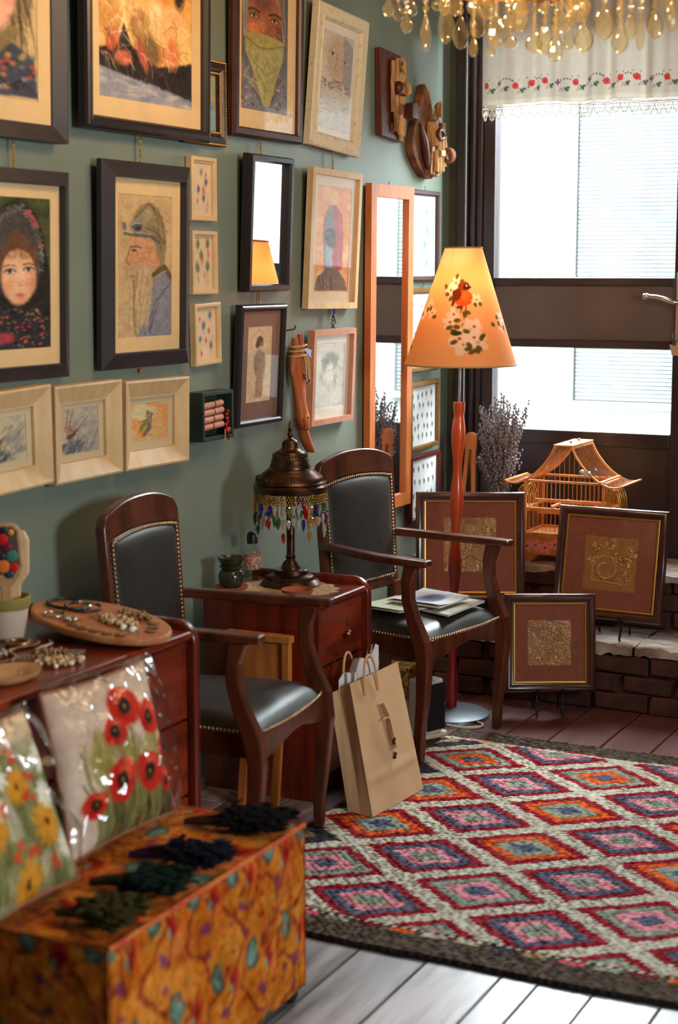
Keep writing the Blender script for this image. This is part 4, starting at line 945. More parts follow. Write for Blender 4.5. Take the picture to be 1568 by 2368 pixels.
rough_prism([(-0.108, 0.01), (0.098, -0.004), (0.104, 0.30), (0.085, 0.318), (-0.112, 0.33)], 0.002, 0.028).obj('board', W_a, p1, bevel=0.003)
def stick(par, y, z0, z1, x, r, m=W_b, dy=0.0):
    n = 7; pts = [(x + random.uniform(-.002, .002), y + dy * k / n + random.uniform(-.002, .002), z0 + (z1 - z0) * k / n) for k in range(n + 1)]
    return MB().tube(pts, [r * random.uniform(0.85, 1.1) for _ in pts], 7).obj('wood_piece', m, par, smooth=40)
for y, a, b_, r_ in ((-0.03, 0.10, 0.29, .010), (0.0, 0.06, 0.20, .012), (0.028, 0.02, 0.25, .012), (0.055, 0.05, 0.28, .012), (0.078, 0.02, 0.27, .010), (0.0, 0.21, 0.30, .011), (-0.012, 0.03, 0.12, .009), (0.05, 0.0, 0.10, .010)):
    stick(p1, y, a, b_, 0.036 + random.uniform(0, .012), r_)
MB().lathe([(0.010, 0), (0.024, 0.002), (0.026, 0.03), (0.012, 0.034)], 12, Matrix.Translation((0.05, 0.03, 0.185)) @ Matrix.Rotation(1.4, 4, 'Y') @ Matrix.Rotation(0.5, 4, 'X')).obj('wooden_knob', W_b, p1, smooth=40)
MB().ball((0.055, -0.012, 0.19), (0.020, 0.022, 0.026), 10, 7).obj('burl', W_a, p1, smooth=180)
rough_prism([(-0.03, 0.0), (0.03, -0.006), (0.045, 0.035), (0.015, 0.06), (-0.03, 0.05)], 0.0, 0.045).obj('block', W_a, p1, bevel=0.003).matrix_local = Matrix.Translation((0.042, 0.078, 0.085))
MB().tube([(0.05, 0.03 + 0.025 * math.cos(a), 0.275 + 0.028 * math.sin(a)) for a in np.linspace(-1.2, 3.6, 12)], 0.008, 8).obj('wood_loop', W_b, p1, smooth=60)
MB().box((0.05, 0.012, 0.115), (0.022, 0.034, 0.04)).obj('wood_piece', W_b, p1, bevel=0.004)
p2 = thing('driftwood_plaque', 'pointed bark slice carrying pale split wood pieces, next to window', 'wall ornament', (0.0, 6.225, 1.985))
rough_prism([(-0.07, 0.035), (-0.02, 0.004), (0.05, 0.0), (0.09, 0.03), (0.085, 0.16), (0.06, 0.26), (0.015, 0.335), (-0.03, 0.365), (-0.055, 0.34), (-0.085, 0.26), (-0.13, 0.19), (-0.15, 0.13), (-0.13, 0.08)], 0.002, 0.034).obj('bark_slice', W_c, p2, bevel=0.006)
MB().tube([(0.04, -0.085, 0.21), (0.052, -0.075, 0.14), (0.05, -0.05, 0.08), (0.045, -0.02, 0.03)], [0.006, 0.016, 0.016, 0.006], 8).obj('wood_ridge', W_a, p2, smooth=60)
rough_prism([(-0.03, 0.02), (0.06, 0.01), (0.09, 0.05), (0.10, 0.215), (0.04, 0.235), (-0.01, 0.22), (-0.025, 0.12)], 0.034, 0.062).obj('split_board', W_b, p2, bevel=0.004)
for y, a, b_, r_ in ((0.0, 0.03, 0.11, .012), (0.03, 0.02, 0.20, .012), (0.06, 0.03, 0.22, .012), (0.085, 0.05, 0.17, .011), (0.03, 0.24, 0.30, .012), (0.0, 0.13, 0.2, .011)): stick(p2, y, a, b_, 0.070, r_)
for k in range(7): stick(p2, 0.03 + 0.002 * k, 0.232 + 0.008 * k, 0.238 + 0.008 * k, 0.055, .012)
MB().tube([(0.082, 0.02 + 0.03 * math.cos(a), 0.172 + 0.018 * math.sin(a)) for a in np.linspace(0, 5.6, 12)], 0.009, 8).obj('rope_knot', W_a, p2, smooth=60)
for k in range(3): MB().tube([(0.085 + 0.018 * math.cos(a), 0.095 + 0.012 * k - 0.01, 0.095 + 0.024 * math.sin(a)) for a in np.linspace(0, 5.9, 12)], 0.008, 8, closed=True).obj('rope_coil', W_c, p2, smooth=60)
MB().box((0.08, 0.03, 0.10), (0.022, 0.05, 0.024)).obj('wood_piece', W_b, p2, bevel=0.004)

# carved wooden spoon hanging on a nail
sp = thing('carved_spoon', 'carved orange wooden spoon with painted flower hanging behind the bronze lamp', 'wall ornament', (0.0, 5.125, 0.99))
CW = mat('orange_carved_wood', (186, 98, 40), 0.55, c2=(150, 70, 26), scale=10, stretch=(2, 2, 0.7), bump=0.15)
MB().tube([(0.0, -0.035, 0.43), (0.03, -0.035, 0.435), (0.034, -0.035, 0.447)], 0.0028, 6).obj('nail', M['bronze'], sp)
MB().tube([(0.026, -0.035, 0.435), (0.026, -0.036, 0.405)], 0.0025, 6).obj('cord', M['twine'], sp)
def flatbar(pts, par, m, nm, th=0.018):
    """pts: (y, z, halfwidth, x)"""
    mb = MB(); mb.v = []; n = 12
    for y, z, hw, x in pts:
        for k in range(n):
            a = 2 * math.pi * k / n; mb.v.append((x + th / 2 * math.sin(a), y + hw * math.cos(a), z))
    m_ = len(pts)
    for i in range(m_ - 1):
        for k in range(n): mb.f.append((i*n + k, i*n + (k+1) % n, (i+1)*n + (k+1) % n, (i+1)*n + k))
    mb.f.append(tuple(range(n - 1, -1, -1))); mb.f.append(tuple((m_-1)*n + k for k in range(n)))
    return mb.obj(nm, m, par, smooth=60)
flatbar([(0.085, 0.0, 0.012, .03), (0.075, 0.012, 0.022, .03), (0.05, 0.04, 0.026, .03), (0.03, 0.075, 0.026, .03), (0.012, 0.10, 0.02, .03), (0.0, 0.13, 0.014, .028)], sp, CW, 'carved_tip', 0.036)
flatbar([(0.008, 0.085, 0.006, .045), (0.004, 0.09, 0.02, .045), (0.0, 0.11, 0.030, .045), (-0.004, 0.135, 0.033, .044), (-0.008, 0.16, 0.026, .042), (-0.010, 0.18, 0.024, .038), (-0.010, 0.215, 0.030, .034), (-0.014, 0.26, 0.046, .034), (-0.018, 0.30, 0.054, .034), (-0.018, 0.335, 0.052, .034), (-0.018, 0.355, 0.038, .034), (-0.02, 0.37, 0.032, .034)], sp, CW, 'spoon_body', 0.040)
flatbar([(0.0, 0.088, 0.006, .056), (0.0, 0.10, 0.020, .057), (-0.002, 0.125, 0.025, .057), (-0.005, 0.15, 0.020, .056), (-0.007, 0.166, 0.006, .055)], sp, mat('dark_olive_paint', (66, 46, 22), 0.4), 'spoon_bowl', 0.008)
q = MB()
for k in range(9): a = 2 * math.pi * k / 9; q.ball((0.062, -0.002 + 0.011 * math.cos(a), 0.130 + 0.013 * math.sin(a)), (0.0015, 0.005, 0.006), 8, 5)
stuff(q.obj('painted_petals', mat('yellow_petal', (226, 146, 34), 0.5), sp, smooth=180))
MB().ball((0.063, -0.002, 0.130), (0.002, 0.006, 0.007), 8, 5).obj('flower_centre', mat('dark_flower_centre', (66, 26, 14), 0.5), sp, smooth=180)
for y, x in ((-0.032, .03), (-0.002, .036)): MB().tube([(x, y, 0.36), (x, y - 0.002, 0.405 + (0.012 if x > .032 else 0))], [0.014, 0.011], 9).obj('carved_peg', CW, sp, smooth=50)
for zz in (0.362, 0.378, 0.345): MB().tube([(0.034 + 0.024 * math.sin(a), -0.018 + 0.044 * math.cos(a), zz + 0.003 * math.cos(a)) for a in np.linspace(0, 6.0, 16)], 0.0035, 6, closed=True).obj('twine_wrap', M['twine'], sp, smooth=60)
for dy, l in ((-0.012, .09), (0.004, .08), (0.014, .10)): MB().tube([(0.058, dy - 0.01, 0.345), (0.060, dy, 0.32), (0.060, dy + 0.008, 0.345 - l)], 0.0022, 6).obj('twine_end', M['twine'], sp)
MB().prism([(0, 0), (0.05, -0.012), (0.042, -0.024), (0.046, -0.04), (0.0, -0.012)], 0, 0.002, Matrix(((0, 0, 1, 0.055), (1, 0, 0, -0.008), (0, 1, 0, 0.372), (0, 0, 0, 1)))).obj('blue_ribbon', mat('pale_blue_ribbon', (150, 166, 206), 0.6), sp)
for k in range(9): MB().ball((0.058, random.uniform(-.03, .02), random.uniform(0.24, 0.29)), 0.004, 7, 5).obj('bead', mat('plum_bead', (80, 46, 66), 0.4) if k == 0 else bpy.data.materials['plum_bead'], sp, smooth=180)
# ------------------------------------------------------------------ furniture
def xz_poly(poly, y0, y1, Mx=None):
    """polygon in x,z extruded along y"""
    B = Matrix(((1, 0, 0, 0), (0, 0, 1, 0), (0, 1, 0, 0), (0, 0, 0, 1)))
    mb = MB().prism(poly, y0, y1, (Mx @ B) if Mx is not None else B)
    return mb

def side_panel_poly(xb, xf, z0, z1, r):
    p = [(xb, z0), (xf, z0)]
    for k in range(9):
        a = math.pi / 2 * k / 8; p.append((xf - r + r * math.cos(a), z1 - r + r * math.sin(a)))
    p += [(xb, z1)]
    return p

def chest(name, label, x0, x1, y0, y1, ztop, zpan, splits, knobs):
    """drawer chest standing against the wall, drawers facing +x; the far side panel stands above the top"""
    r = thing(name, label, 'chest', (0, 0, 0))
    MB().span((x0, y0 + 0.018, 0.06), (x1 - 0.022, y1 - 0.028, ztop - 0.022)).obj('body', M['mahogany_v'], r)
    xz_poly([(x0, 0), (x1 - 0.004, 0), (x1 - 0.004, ztop - 0.022), (x0, ztop - 0.022)], y0, y0 + 0.018).obj('side_panel', M['mahogany_v'], r, bevel=0.003)
    xz_poly(side_panel_poly(x0, x1 + 0.016, 0, zpan, 0.06), y1 - 0.028, y1).obj('side_panel', M['mahogany_v'], r, bevel=0.008, seg=3, smooth=30)
    MB().span((x0, y0 - 0.008, ztop - 0.022), (x1 + 0.008, y1 - 0.028, ztop)).obj('top', M['mahogany'], r, bevel=0.007, seg=3)
    MB().span((x0 + 0.03, y0 + 0.02, 0), (x1 - 0.05, y1 - 0.03, 0.06)).obj('plinth', M['mahogany_v'], r)
    zs = splits
    for a, b in zip(zs[:-1], zs[1:]):
        d = MB().span((x1 - 0.022, y0 + 0.020, a + 0.004), (x1 - 0.006, y1 - 0.032, b - 0.004)).obj('drawer', M['mahogany'], r, bevel=0.003)
        ym = (y0 + y1) / 2
        if knobs:
            zc = (a + b) / 2
            MB().lathe([(0.005, 0), (0.005, 0.010), (0.011, 0.014), (0.013, 0.022), (0.008, 0.028)], 14, Matrix.Translation((x1 - 0.006, ym, zc - 0.012)) @ Matrix.Rotation(math.pi / 2, 4, 'Y')).obj('knob', M['mahogany'], d, smooth=50)
            MB().lathe([(0.014, 0), (0.014, 0.002), (0.004, 0.003)], 14, Matrix.Translation((x1 - 0.006, ym + 0.03, zc + 0.022)) @ Matrix.Rotation(math.pi / 2, 4, 'Y') @ Matrix.Diagonal((1.2, 0.8, 1, 1))).obj('keyhole_plate', M['brass'], d, smooth=50)
    return r
chest('drawer_chest', 'long mahogany chest with jewellery on top, behind the cushions', 0.03, 0.535, 2.35, 3.575, 0.72, 0.745, [0.07, 0.29, 0.49, 0.695], False)
chest('bedside_cabinet', 'small mahogany cabinet under the bronze lamp between the chairs', 0.05, 0.462, 4.425, 4.765, 0.630, 0.655, [0.07, 0.26, 0.42, 0.605], True)

# ---- armchairs
def dome(outline, n_u, n_v, hfun):
    pass
def chair(name, label, loc, rz):
    r = thing(name, label, 'chair', loc, math.radians(rz), group='black leather armchairs')
    W = M['chairwood']
    lean = math.atan2(0.036, 0.50)
    Mb = Matrix.Translation((-0.158, 0, 0.455)) @ Matrix.Rotation(-lean, 4, 'Y')          # local: y across, z up along the back, x forward
    # rear legs run up into the back
    for s in (-1, 1):
        MB().sweep([(-0.225, s * 0.196, -0.0155), (-0.192, s * 0.202, 0.20), (-0.160, s * 0.206, 0.42), (-0.162, s * 0.208, 0.50)], [0.032, 0.036, 0.042, 0.042], [0.030, 0.034, 0.04, 0.034], (0, 1, 0)).obj('leg', W, r, bevel=0.004)
    # back frame: arched
    out = []
    for k in range(25):
        u = -1 + 2 * k / 24
        out.append((u * 0.226, 0.492 + 0.044 * (1 - abs(u) ** 2.4) - (0.022 * max(0, (abs(u) - 0.90) / 0.10) ** 2)))
    out = [(-0.214, 0.03)] + out + [(0.214, 0.03)]
    inn = []
    for k in range(25):
        u = -1 + 2 * k / 24
        inn.append((u * 0.202, 0.432 + 0.018 * (1 - u * u)))
    inn = [(-0.194, 0.062)] + inn + [(0.194, 0.062)]
    n = len(out); vs = []; fs = []
    for x, poly in ((0.014, out), (0.014, inn), (-0.016, out), (-0.016, inn)):
        vs += [(x, y, z) for y, z in poly]
    for k in range(n):
        j = (k + 1) % n
        fs += [(k, j, n + j, n + k), (2*n + j, 2*n + k, 3*n + k, 3*n + j), (j, k, 2*n + k, 2*n + j), (n + k, n + j, 3*n + j, 3*n + k)]
    MB().add(vs, fs, Mb).obj('back_frame', W, r, bevel=0.005, seg=2, smooth=35)
    nu, nv = 22, 26; P = np.zeros((nv, nu, 3))
    for i in range(nv):
        v = i / (nv - 1)
        for j in range(nu):
            u = -1 + 2 * j / (nu - 1); hw = 0.196 + 0.008 * v
            z0 = 0.060; z1 = 0.434 + 0.018 * (1 - u * u); z = z0 + (z1 - z0) * v
            e = min(1, (1 - abs(u)) * 9) * min(1, v * 12, (1 - v) * 12)
            P[i, j] = Mb @ Vector((0.006 + 0.012 * math.sqrt(max(0, e)) + 0.014 * (1 - u ** 4) * (1 - (2 * v - 1) ** 4), u * hw, z))
    grid_mesh('backrest', P, M['leather'], r)
    MB().add([(0.004, y, z) for y, z in inn] + [(-0.014, y, z) for y, z in inn], [tuple(range(n)), tuple(range(2*n - 1, n - 1, -1))], Mb).obj('backrest_panel', M['leather'], r)
    q = MB()
    def nails(pts, step=0.0125, off=(0, 0, 0)):
        L = 0; acc = 0
        for a, b in zip(pts[:-1], pts[1:]):
            a = Vector(a); b = Vector(b); d = (b - a).length
            while acc <= d:
                p = a + (b - a) * (acc / d if d > 0 else 0); q.ball(tuple(p), 0.0052, 6, 4); acc += step
            acc -= d
    ring = [(0.018, u, z) for u, z in ([(-0.190, 0.070)] + [(-0.197 + 0.394 * k / 24, 0.426 + 0.018 * (1 - (-1 + 2 * k / 24) ** 2)) for k in range(25)] + [(0.190, 0.070), (-0.190, 0.070)])]
    nails([Mb @ Vector(p) for p in ring])
    # seat
    nu, nv = 26, 22; P = np.zeros((nv, nu, 3))
    def hw(x): return 0.200 + (x + 0.165) / 0.43 * 0.040
    def xs(u, v): return -0.165 + v * (0.430 + 0.020 * (1 - u * u))
    for i in range(nv):
        v = i / (nv - 1)
        for j in range(nu):
            u = -1 + 2 * j / (nu - 1); x = xs(u, v); e = min(1, (1 - abs(u)) * 8) * min(1, v * 8, (1 - v) * 9)
            dip = 0.016 * max(0, (v - 0.75) / 0.25) * (1 - abs(u)) ** 0.5 * -1
            P[i, j] = (x, u * hw(x), 0.405 + 0.034 * math.sqrt(max(0, e)) + 0.020 * (1 - u ** 2) * (1 - (2 * v - 1) ** 4) + dip * 0.5)
    grid_mesh('seat', P, M['leather'], r)
    def edge(z, grow=0.0, pts=15):
        o = [(-0.165, -hw(-0.165) - grow, z), (0.262, -hw(0.262) - grow, z)]
        o += [(xs(-1 + 2 * k / pts, 1) + grow, (-1 + 2 * k / pts) * hw(0.262), z) for k in range(1, pts)]
        o += [(0.262, hw(0.262) + grow, z), (-0.165, hw(-0.165) + grow, z)]
        return o
    fr = [(xs(-1 + 2 * k / 14, 1) - 0.008, (-1 + 2 * k / 14) * 0.232, 0.378 + 0.012 * math.cos(math.pi * (-1 + 2 * k / 14))) for k in range(15)]
    MB().sweep(fr, 0.022, [0.060 - 0.014 * math.cos(math.pi * (-1 + 2 * k / 14)) for k in range(15)], (1, 0, 0)).obj('seat_rail', W, r, bevel=0.003)
    for s in (-1, 1):
        MB().sweep([(-0.155, s * 0.194, 0.372), (0.25, s * 0.232, 0.372)], 0.022, 0.066, (0, 1, 0)).obj('seat_rail', W, r, bevel=0.003)
    MB().span((-0.170, -0.19, 0.34), (-0.150, 0.19, 0.405)).obj('seat_rail', W, r, bevel=0.003)
    nails(edge(0.4085, 0.002)[1:-1]); nails(edge(0.4085, 0.002)[:2]); nails(edge(0.4085, 0.002)[-2:])
    stuff(q.obj('nail_trim', M['nail'], r, smooth=180))
    # arms and front legs
    for s in (-1, 1):
        MB().sweep([(-0.182, s * 0.208, 0.674), (-0.14, s * 0.214, 0.676), (-0.03, s * 0.238, 0.672), (0.09, s * 0.256, 0.668), (0.20, s * 0.262, 0.668), (0.292, s * 0.262, 0.668)], [0.030, 0.034, 0.040, 0.046, 0.050, 0.044], [0.028, 0.028, 0.026, 0.025, 0.025, 0.022], (0, 1, 0)).obj('armrest', W, r, bevel=0.006, seg=3)
        MB().sweep([(0.225, s * 0.258, 0.660), (0.208, s * 0.258, 0.60), (0.210, s * 0.257, 0.54), (0.232, s * 0.256, 0.47), (0.262, s * 0.254, 0.40), (0.272, s * 0.252, 0.33), (0.264, s * 0.250, 0.20), (0.254, s * 0.250, 0.10), (0.252, s * 0.250, 0.0)], [0.034, 0.034, 0.034, 0.036, 0.040, 0.040, 0.036, 0.032, 0.028], [0.050, 0.040, 0.038, 0.042, 0.050, 0.046, 0.038, 0.032, 0.028], (0, 1, 0)).obj('leg', W, r, bevel=0.005, seg=2)
    return r
chair('armchair', 'black leather armchair with empty seat, between chest and small cabinet', (0.353, 3.914, 0.0155), 6.0)
chair('armchair', 'black leather armchair with papers on its seat, near the floor lamp', (0.375, 5.206, 0.0155), -9.8)

# papers on the far armchair
Mc = Matrix.Translation((0.358, 5.216, 0)) @ Matrix.Rotation(math.radians(-6), 4, 'Z')
def sheet(name, label, pts, z, th, canvas, curl=0.0, group='papers on the chair seat'):
    """pts: four world corners (x, y) : back-left, back-right, front-right, front-left"""
    nu, nv = canvas.w, canvas.h; P = np.zeros((nv, nu, 3)); a, b, c, d = [np.array(p) for p in pts]
    for i in range(nv):
        v = i / (nv - 1)
        for j in range(nu):
            u = j / (nu - 1); p = (a * (1 - u) + b * u) * (1 - v) + (d * (1 - u) + c * u) * v
            P[i, j] = (p[0], p[1], z + th + curl * (u - 0.5) ** 2)
    r = thing(name, label, 'paper', (0, 0, 0), group=group)
    grid_mesh('cover', P, M['glossy_print'], r, canvas.linear())
    MB().prism([tuple(p) for p in pts], z, z + th * 0.9).obj('pages', mat('paper_white', (220, 218, 208), 0.7) if 'paper_white' not in bpy.data.materials else bpy.data.materials['paper_white'], r)
    return r
M['glossy_print'] = print_mat('glossy_paper', rough=0.28, spec=0.5)
c1 = Canvas(40, 40, (176, 176, 158)); c1.wash((196, 196, 180), 4, 0.5, 0.7); c1.wash((120, 130, 120), 5, 0.6, 0.5)
c2 = Canvas(40, 40, (196, 198, 176)); c2.ell(0.5, 0.6, 0.3, 0.2, (150, 160, 110), 0.8, 0.5); c2.wash((214, 214, 196), 4, 0.5, 0.6)
c3 = Canvas(50, 40, (206, 212, 220)); c3.ell(0.5, 0.5, 0.36, 0.26, (96, 112, 140), 1, 0.3); c3.ell(0.55, 0.45, 0.2, 0.12, (60, 70, 92), 1, 0.5); c3.line([(0.1, 0.8), (0.9, 0.75)], 0.04, (230, 230, 236), 1)
sheet('paper_folder', 'large grey green folder flat on the armchair seat', [(0.31, 5.20), (0.35, 5.41), (0.635, 5.355), (0.615, 5.07)], 0.478, 0.007, c1)
sheet('magazine', 'small pale green leaflet at the wall side of the seat papers', [(0.27, 5.06), (0.34, 5.26), (0.53, 5.17), (0.46, 5.02)], 0.486, 0.004, c2, 0.02)
sheet('magazine', 'glossy magazine with dark blue picture on top of the folder', [(0.36, 5.14), (0.40, 5.36), (0.60, 5.30), (0.57, 5.10)], 0.497, 0.005, c3, 0.03)

# leaning wooden stand between the first armchair and the cabinet
st = thing('wooden_stand', 'orange wooden stand leaning against the small cabinet side', 'stand', (0, 0, 0))
MB().span((0.175, 4.372, 0.36), (0.385, 4.390, 0.525)).obj('board', M['pine'], st, bevel=0.003)
MB().span((0.362, 4.362, 0.30), (0.387, 4.372, 0.525)).obj('strip', M['pine'], st, bevel=0.002)
MB().span((0.165, 4.358, 0.505), (0.392, 4.392, 0.528)).obj('strip', M['pine'], st, bevel=0.003)
for x in (0.245, 0.36): MB().sweep([(x, 4.365, 0.34), (x + 0.01, 4.30, 0.0)], 0.026, 0.016, (1, 0, 0)).obj('leg', M['pine'], st, bevel=0.002)

# ---- rug
def rug():
    x0, x1, y0, y1 = 0.525, 2.95, 3.475, 5.366
    cx, cy = 0.0125, 0.0122
    nx, ny = int((x1 - x0) / cx), int((y1 - y0) / cy)
    X = x0 + (np.arange(nx) + 0.5) * (x1 - x0) / nx; Y = y0 + (np.arange(ny) + 0.5) * (y1 - y0) / ny
    XX, YY = np.meshgrid(X, Y)
    a, b, ox, oy = 0.228, 0.183, 1.180, 4.660
    u = (XX - ox) / a; v = (YY - oy) / b
    # nearest lattice centre with i + j even
    p = np.round((u + v) / 2); q = np.round((u - v) / 2); I = p + q; J = p - q
    d = np.abs(u - I) + np.abs(v - J)
    W_, R_, LG, BL, PK, OR, DK = (206, 200, 182), (156, 26, 42), (152, 162, 146), (92, 96, 120), (232, 148, 160), (236, 98, 34), (62, 58, 66)
    C = np.zeros((ny, nx, 3)); C[:] = W_
    odd = (np.abs(I) % 2) == 1
    def band(m, lo, hi, c): C[m & (d >= lo) & (d < hi)] = c
    al = np.ones_like(odd)
    band(al, 0, 0.835, R_)
    b1, b2, b3 = 0.64, 0.43, 0.22
    band(odd, 0, b1, BL); band(odd, 0, b2 + 0.02, PK); band(odd, 0, b3 + 0.03, LG); band(odd, 0, 0.07, (130, 140, 120))
    ev = ~odd; t1 = ev & (np.abs(J + 1) <= 1); t2 = ev & (J == 2); t3 = ev & ~t1 & ~t2
    band(t1, 0, b1, OR); band(t1, 0, b2, LG); band(t1, 0, b3, BL)
    band(t2, 0, b1, LG); band(t2, 0, b2, OR); band(t2, 0, b3, BL)
    band(t3, 0, b1, LG); band(t3, 0, b2, PK); band(t3, 0, b3, BL)
    edge = I == -3                                                   # half lozenges at the long edge
    band(edge, 0, b1 + 0.2, DK); band(edge, 0.30, 0.5, (170, 150, 110)); band(edge, 0, b3, (96, 104, 80))
    # hooked inner outlines: single alternating stitches between bands
    st = ((np.arange(nx)[None] + np.arange(ny)[:, None]) % 2 == 0)
    for e in (b1, b2 + 0.01):
        m = (np.abs(d - e) < 0.03) & st; C[m] = C[m] * 0.55 + np.array((70, 66, 70)) * 0.45
    # end bands
    n0 = 3.60; n1 = 5.245
    kx = np.arange(nx)[None] + 0 * YY.astype(int)
    dash = [(190, 182, 160), (60, 62, 84), (170, 150, 110), (206, 96, 110), (150, 158, 142), (120, 26, 36), (216, 96, 36), (190, 182, 160)]
    e1 = (YY < n0 + 0.028) & (YY >= n0 + 0.009); e1b = (YY > n1 - 0.02) & (YY < n1)
    C[e1] = np.where(((kx // 1) % 2 == 0)[..., None], W_, (74, 60, 52))[e1]
    C[e1b] = W_
    for kk in range(len(dash)):
        m = (YY < n0 + 0.009) & (YY >= n0 - 0.012) & ((kx // 7) % len(dash) == kk) & (kx % 7 > 1); C[m] = dash[kk]
        m = (YY >= n1) & (YY < n1 + 0.012) & ((kx // 5) % 6 == kk) & (kk < 3); C[m] = dash[(kk * 3) % 8]
    brown = (YY < n0 - 0.012) | (YY >= n1 + 0.012) | ((YY < n0 + 0.009) & (kx % 7 <= 1)) | ((YY >= n1) & (YY < n1 + 0.012) & ((kx // 5) % 6 >= 3))
    C[brown] = (86, 74, 64)
    C += rng.normal(0, 9, (ny, nx, 1)) + rng.normal(0, 3, (ny, nx, 3))
    C[brown] += (np.sin(np.broadcast_to(X[None], XX.shape) * 90 + np.sin(YY * 30)) * 5)[brown][:, None]
    C[YY < y0 + 0.012] = (26, 22, 20); C[YY > y1 - 0.012] = (30, 26, 24)
    x = np.clip(C, 0, 255) / 255; Cl = np.where(x <= 0.04045, x / 12.92, ((x + 0.055) / 1.055) ** 2.4)
    wav = 0.004 * np.sin(XX * 2.1 + 1) * np.sin(YY * 2.7)
    P = np.stack([XX + wav * 0.6, YY + 0.006 * np.sin(XX * 3.3) + 0.003 * np.sin(XX * 11), 0.011 + rng.normal(0, 0.0007, XX.shape) + 0.0012 * st], -1)
    P = np.repeat(np.repeat(P, 2, 0), 2, 1); Cl = np.repeat(np.repeat(Cl, 2, 0), 2, 1)    # flat colour per stitch
    hx, hy = (x1 - x0) / nx / 2 * 0.96, (y1 - y0) / ny / 2 * 0.96
    sx = np.tile([-hx, hx], nx)[None]; sy = np.tile([-hy, hy], ny)[:, None]
    slant = np.tile([-0.003, 0.003], ny)[:, None]
    P[..., 0] += sx + slant; P[..., 1] += sy
    P[0, :, 2] = 0.001; P[-1, :, 2] = 0.001; P[:, 0, 2] = 0.001; P[:, -1, 2] = 0.001
    o = grid_mesh('kilim_rug', P[::-1], M['fabric_print'], None, Cl[::-1], smooth=None)
    return tag(o, 'woven rug of red, orange, pink and grey lozenges with brown end bands', 'rug')
rug()

# ---- printed fabric ottoman
def fabric(w, h, seed, top=False):
    random.seed(seed)
    c = Canvas(int(w * 240), int(h * 240), (190, 104, 26)); c.wash((206, 128, 40), 7, 0.5, 0.6); c.wash((164, 74, 18), 9, 0.55, 0.6)
    u = 1.0 / w; asp = c.asp
    def X(x): return x * u
    def Y(y): return y / h
    px, py = 0.150, 0.200
    for i in range(-1, int(w / px) + 2):
        for j in range(-1, int(h / py) + 2):
            x = i * px + (px / 2 if j % 2 else 0); y = j * py
            pts = [(X(x + 0.045 * math.sin(t * 6.28 + i) + 0.012 * math.sin(t * 19)), Y(y + py * t)) for t in np.linspace(0, 1, 9)]
            c.line(pts, 0.010 * u, (116, 36, 18), 0.7); c.line([(X(x + 0.045), Y(y)), (X(x + 0.075), Y(y + 0.05)), (X(x + 0.05), Y(y + 0.10))], 0.012 * u, (126, 42, 20), 0.7)
            c.line([(X(x - 0.02), Y(y + 0.02)), (X(x - 0.06), Y(y + 0.06)), (X(x - 0.05), Y(y + 0.10))], 0.010 * u, (204, 84, 34), 0.8)
    for i in range(-1, int(w / px) + 2):
        for j in range(-1, int(h / py) + 2):
            x = i * px + (px / 2 if j % 2 else 0); y = j * py
            c.ell(X(x), Y(y), 0.026 * u, 0.036 / h, (70, 84, 70), 1, 0.15); c.ell(X(x), Y(y), 0.020 * u, 0.029 / h, (100, 130, 116), 1, 0.35)
            for k in range(7): c.ell(X(x + random.uniform(-.014, .014)), Y(y + random.uniform(-.022, .022)), 0.004 * u, 0.005 / h, random.choice([(60, 84, 74), (130, 120, 90), (140, 160, 140)]), 0.9, 0.5)
            c.ell(X(x + 0.075), Y(y + 0.03), 0.020 * u, 0.030 / h, (146, 26, 22), 0.95, 0.4); c.ell(X(x + 0.083), Y(y + 0.02), 0.009 * u, 0.012 / h, (214, 50, 30), 0.9, 0.5); c.ell(X(x + 0.058), Y(y + 0.045), 0.010 * u, 0.012 / h, (110, 140, 124), 0.95, 0.4)
            c.ell(X(x + 0.035), Y(y + 0.085), 0.020 * u, 0.014 / h, (112, 46, 88), 0.9, 0.4, 30); c.ell(X(x - 0.035), Y(y - 0.055), 0.014 * u, 0.010 / h, (112, 40, 76), 0.8, 0.4)
    for _ in range(int(w * h * 900)):
        x, y = random.random(), random.random()
        c.ell(x, y, random.uniform(.004, .012) * u, random.uniform(.006, .016) / h, random.choice([(150, 60, 18), (120, 34, 18), (206, 130, 50), (214, 96, 34), (96, 50, 60), (170, 70, 24), (150, 120, 60)]), 0.7, 0.5, random.uniform(0, 180))
    c.organic(0.012, 14, 26); c.grain(9, 70); random.seed(7 + seed)
    return c
def cloth_face(name, par, o, du, dv, canvas, bulge=0.0, nrm=(0, 0, 1)):
    o, du, dv, nr = [np.array(t, float) for t in (o, du, dv, nrm)]
    u = np.linspace(0, 1, canvas.w)[None, :, None]; v = np.linspace(0, 1, canvas.h)[:, None, None]
    P = o + du * u + dv * v + nr * bulge * (1 - (2 * u - 1) ** 6) * (1 - (2 * v - 1) ** 6) + nr * 0.0015 * np.sin(u * 31 + v * 9) * np.sin(v * 23)
    return grid_mesh(name, P, M['fabric_print'], par, canvas.linear())
ot = thing('ottoman', 'box ottoman covered in orange flowered fabric, carrying cushions', 'ottoman', (0, 0, 0))
ox0, ox1, oy0, oy1, oz0, oz1 = 0.575, 1.061, 2.395, 3.170, 0.035, 0.410
MB().span((ox0 + 0.012, oy0 + 0.012, oz0 + 0.002), (ox1 - 0.012, oy1 - 0.012, oz1 - 0.010)).obj('core', mat('orange_lining', (170, 92, 26), 0.9), ot)
cloth_face('side_fabric', ot, (ox1 - 0.004, oy0, oz1 - 0.006), (0, oy1 - oy0, 0), (0, 0, oz0 - oz1), fabric(oy1 - oy0, oz1 - oz0, 3), 0.006, (1, 0, 0))
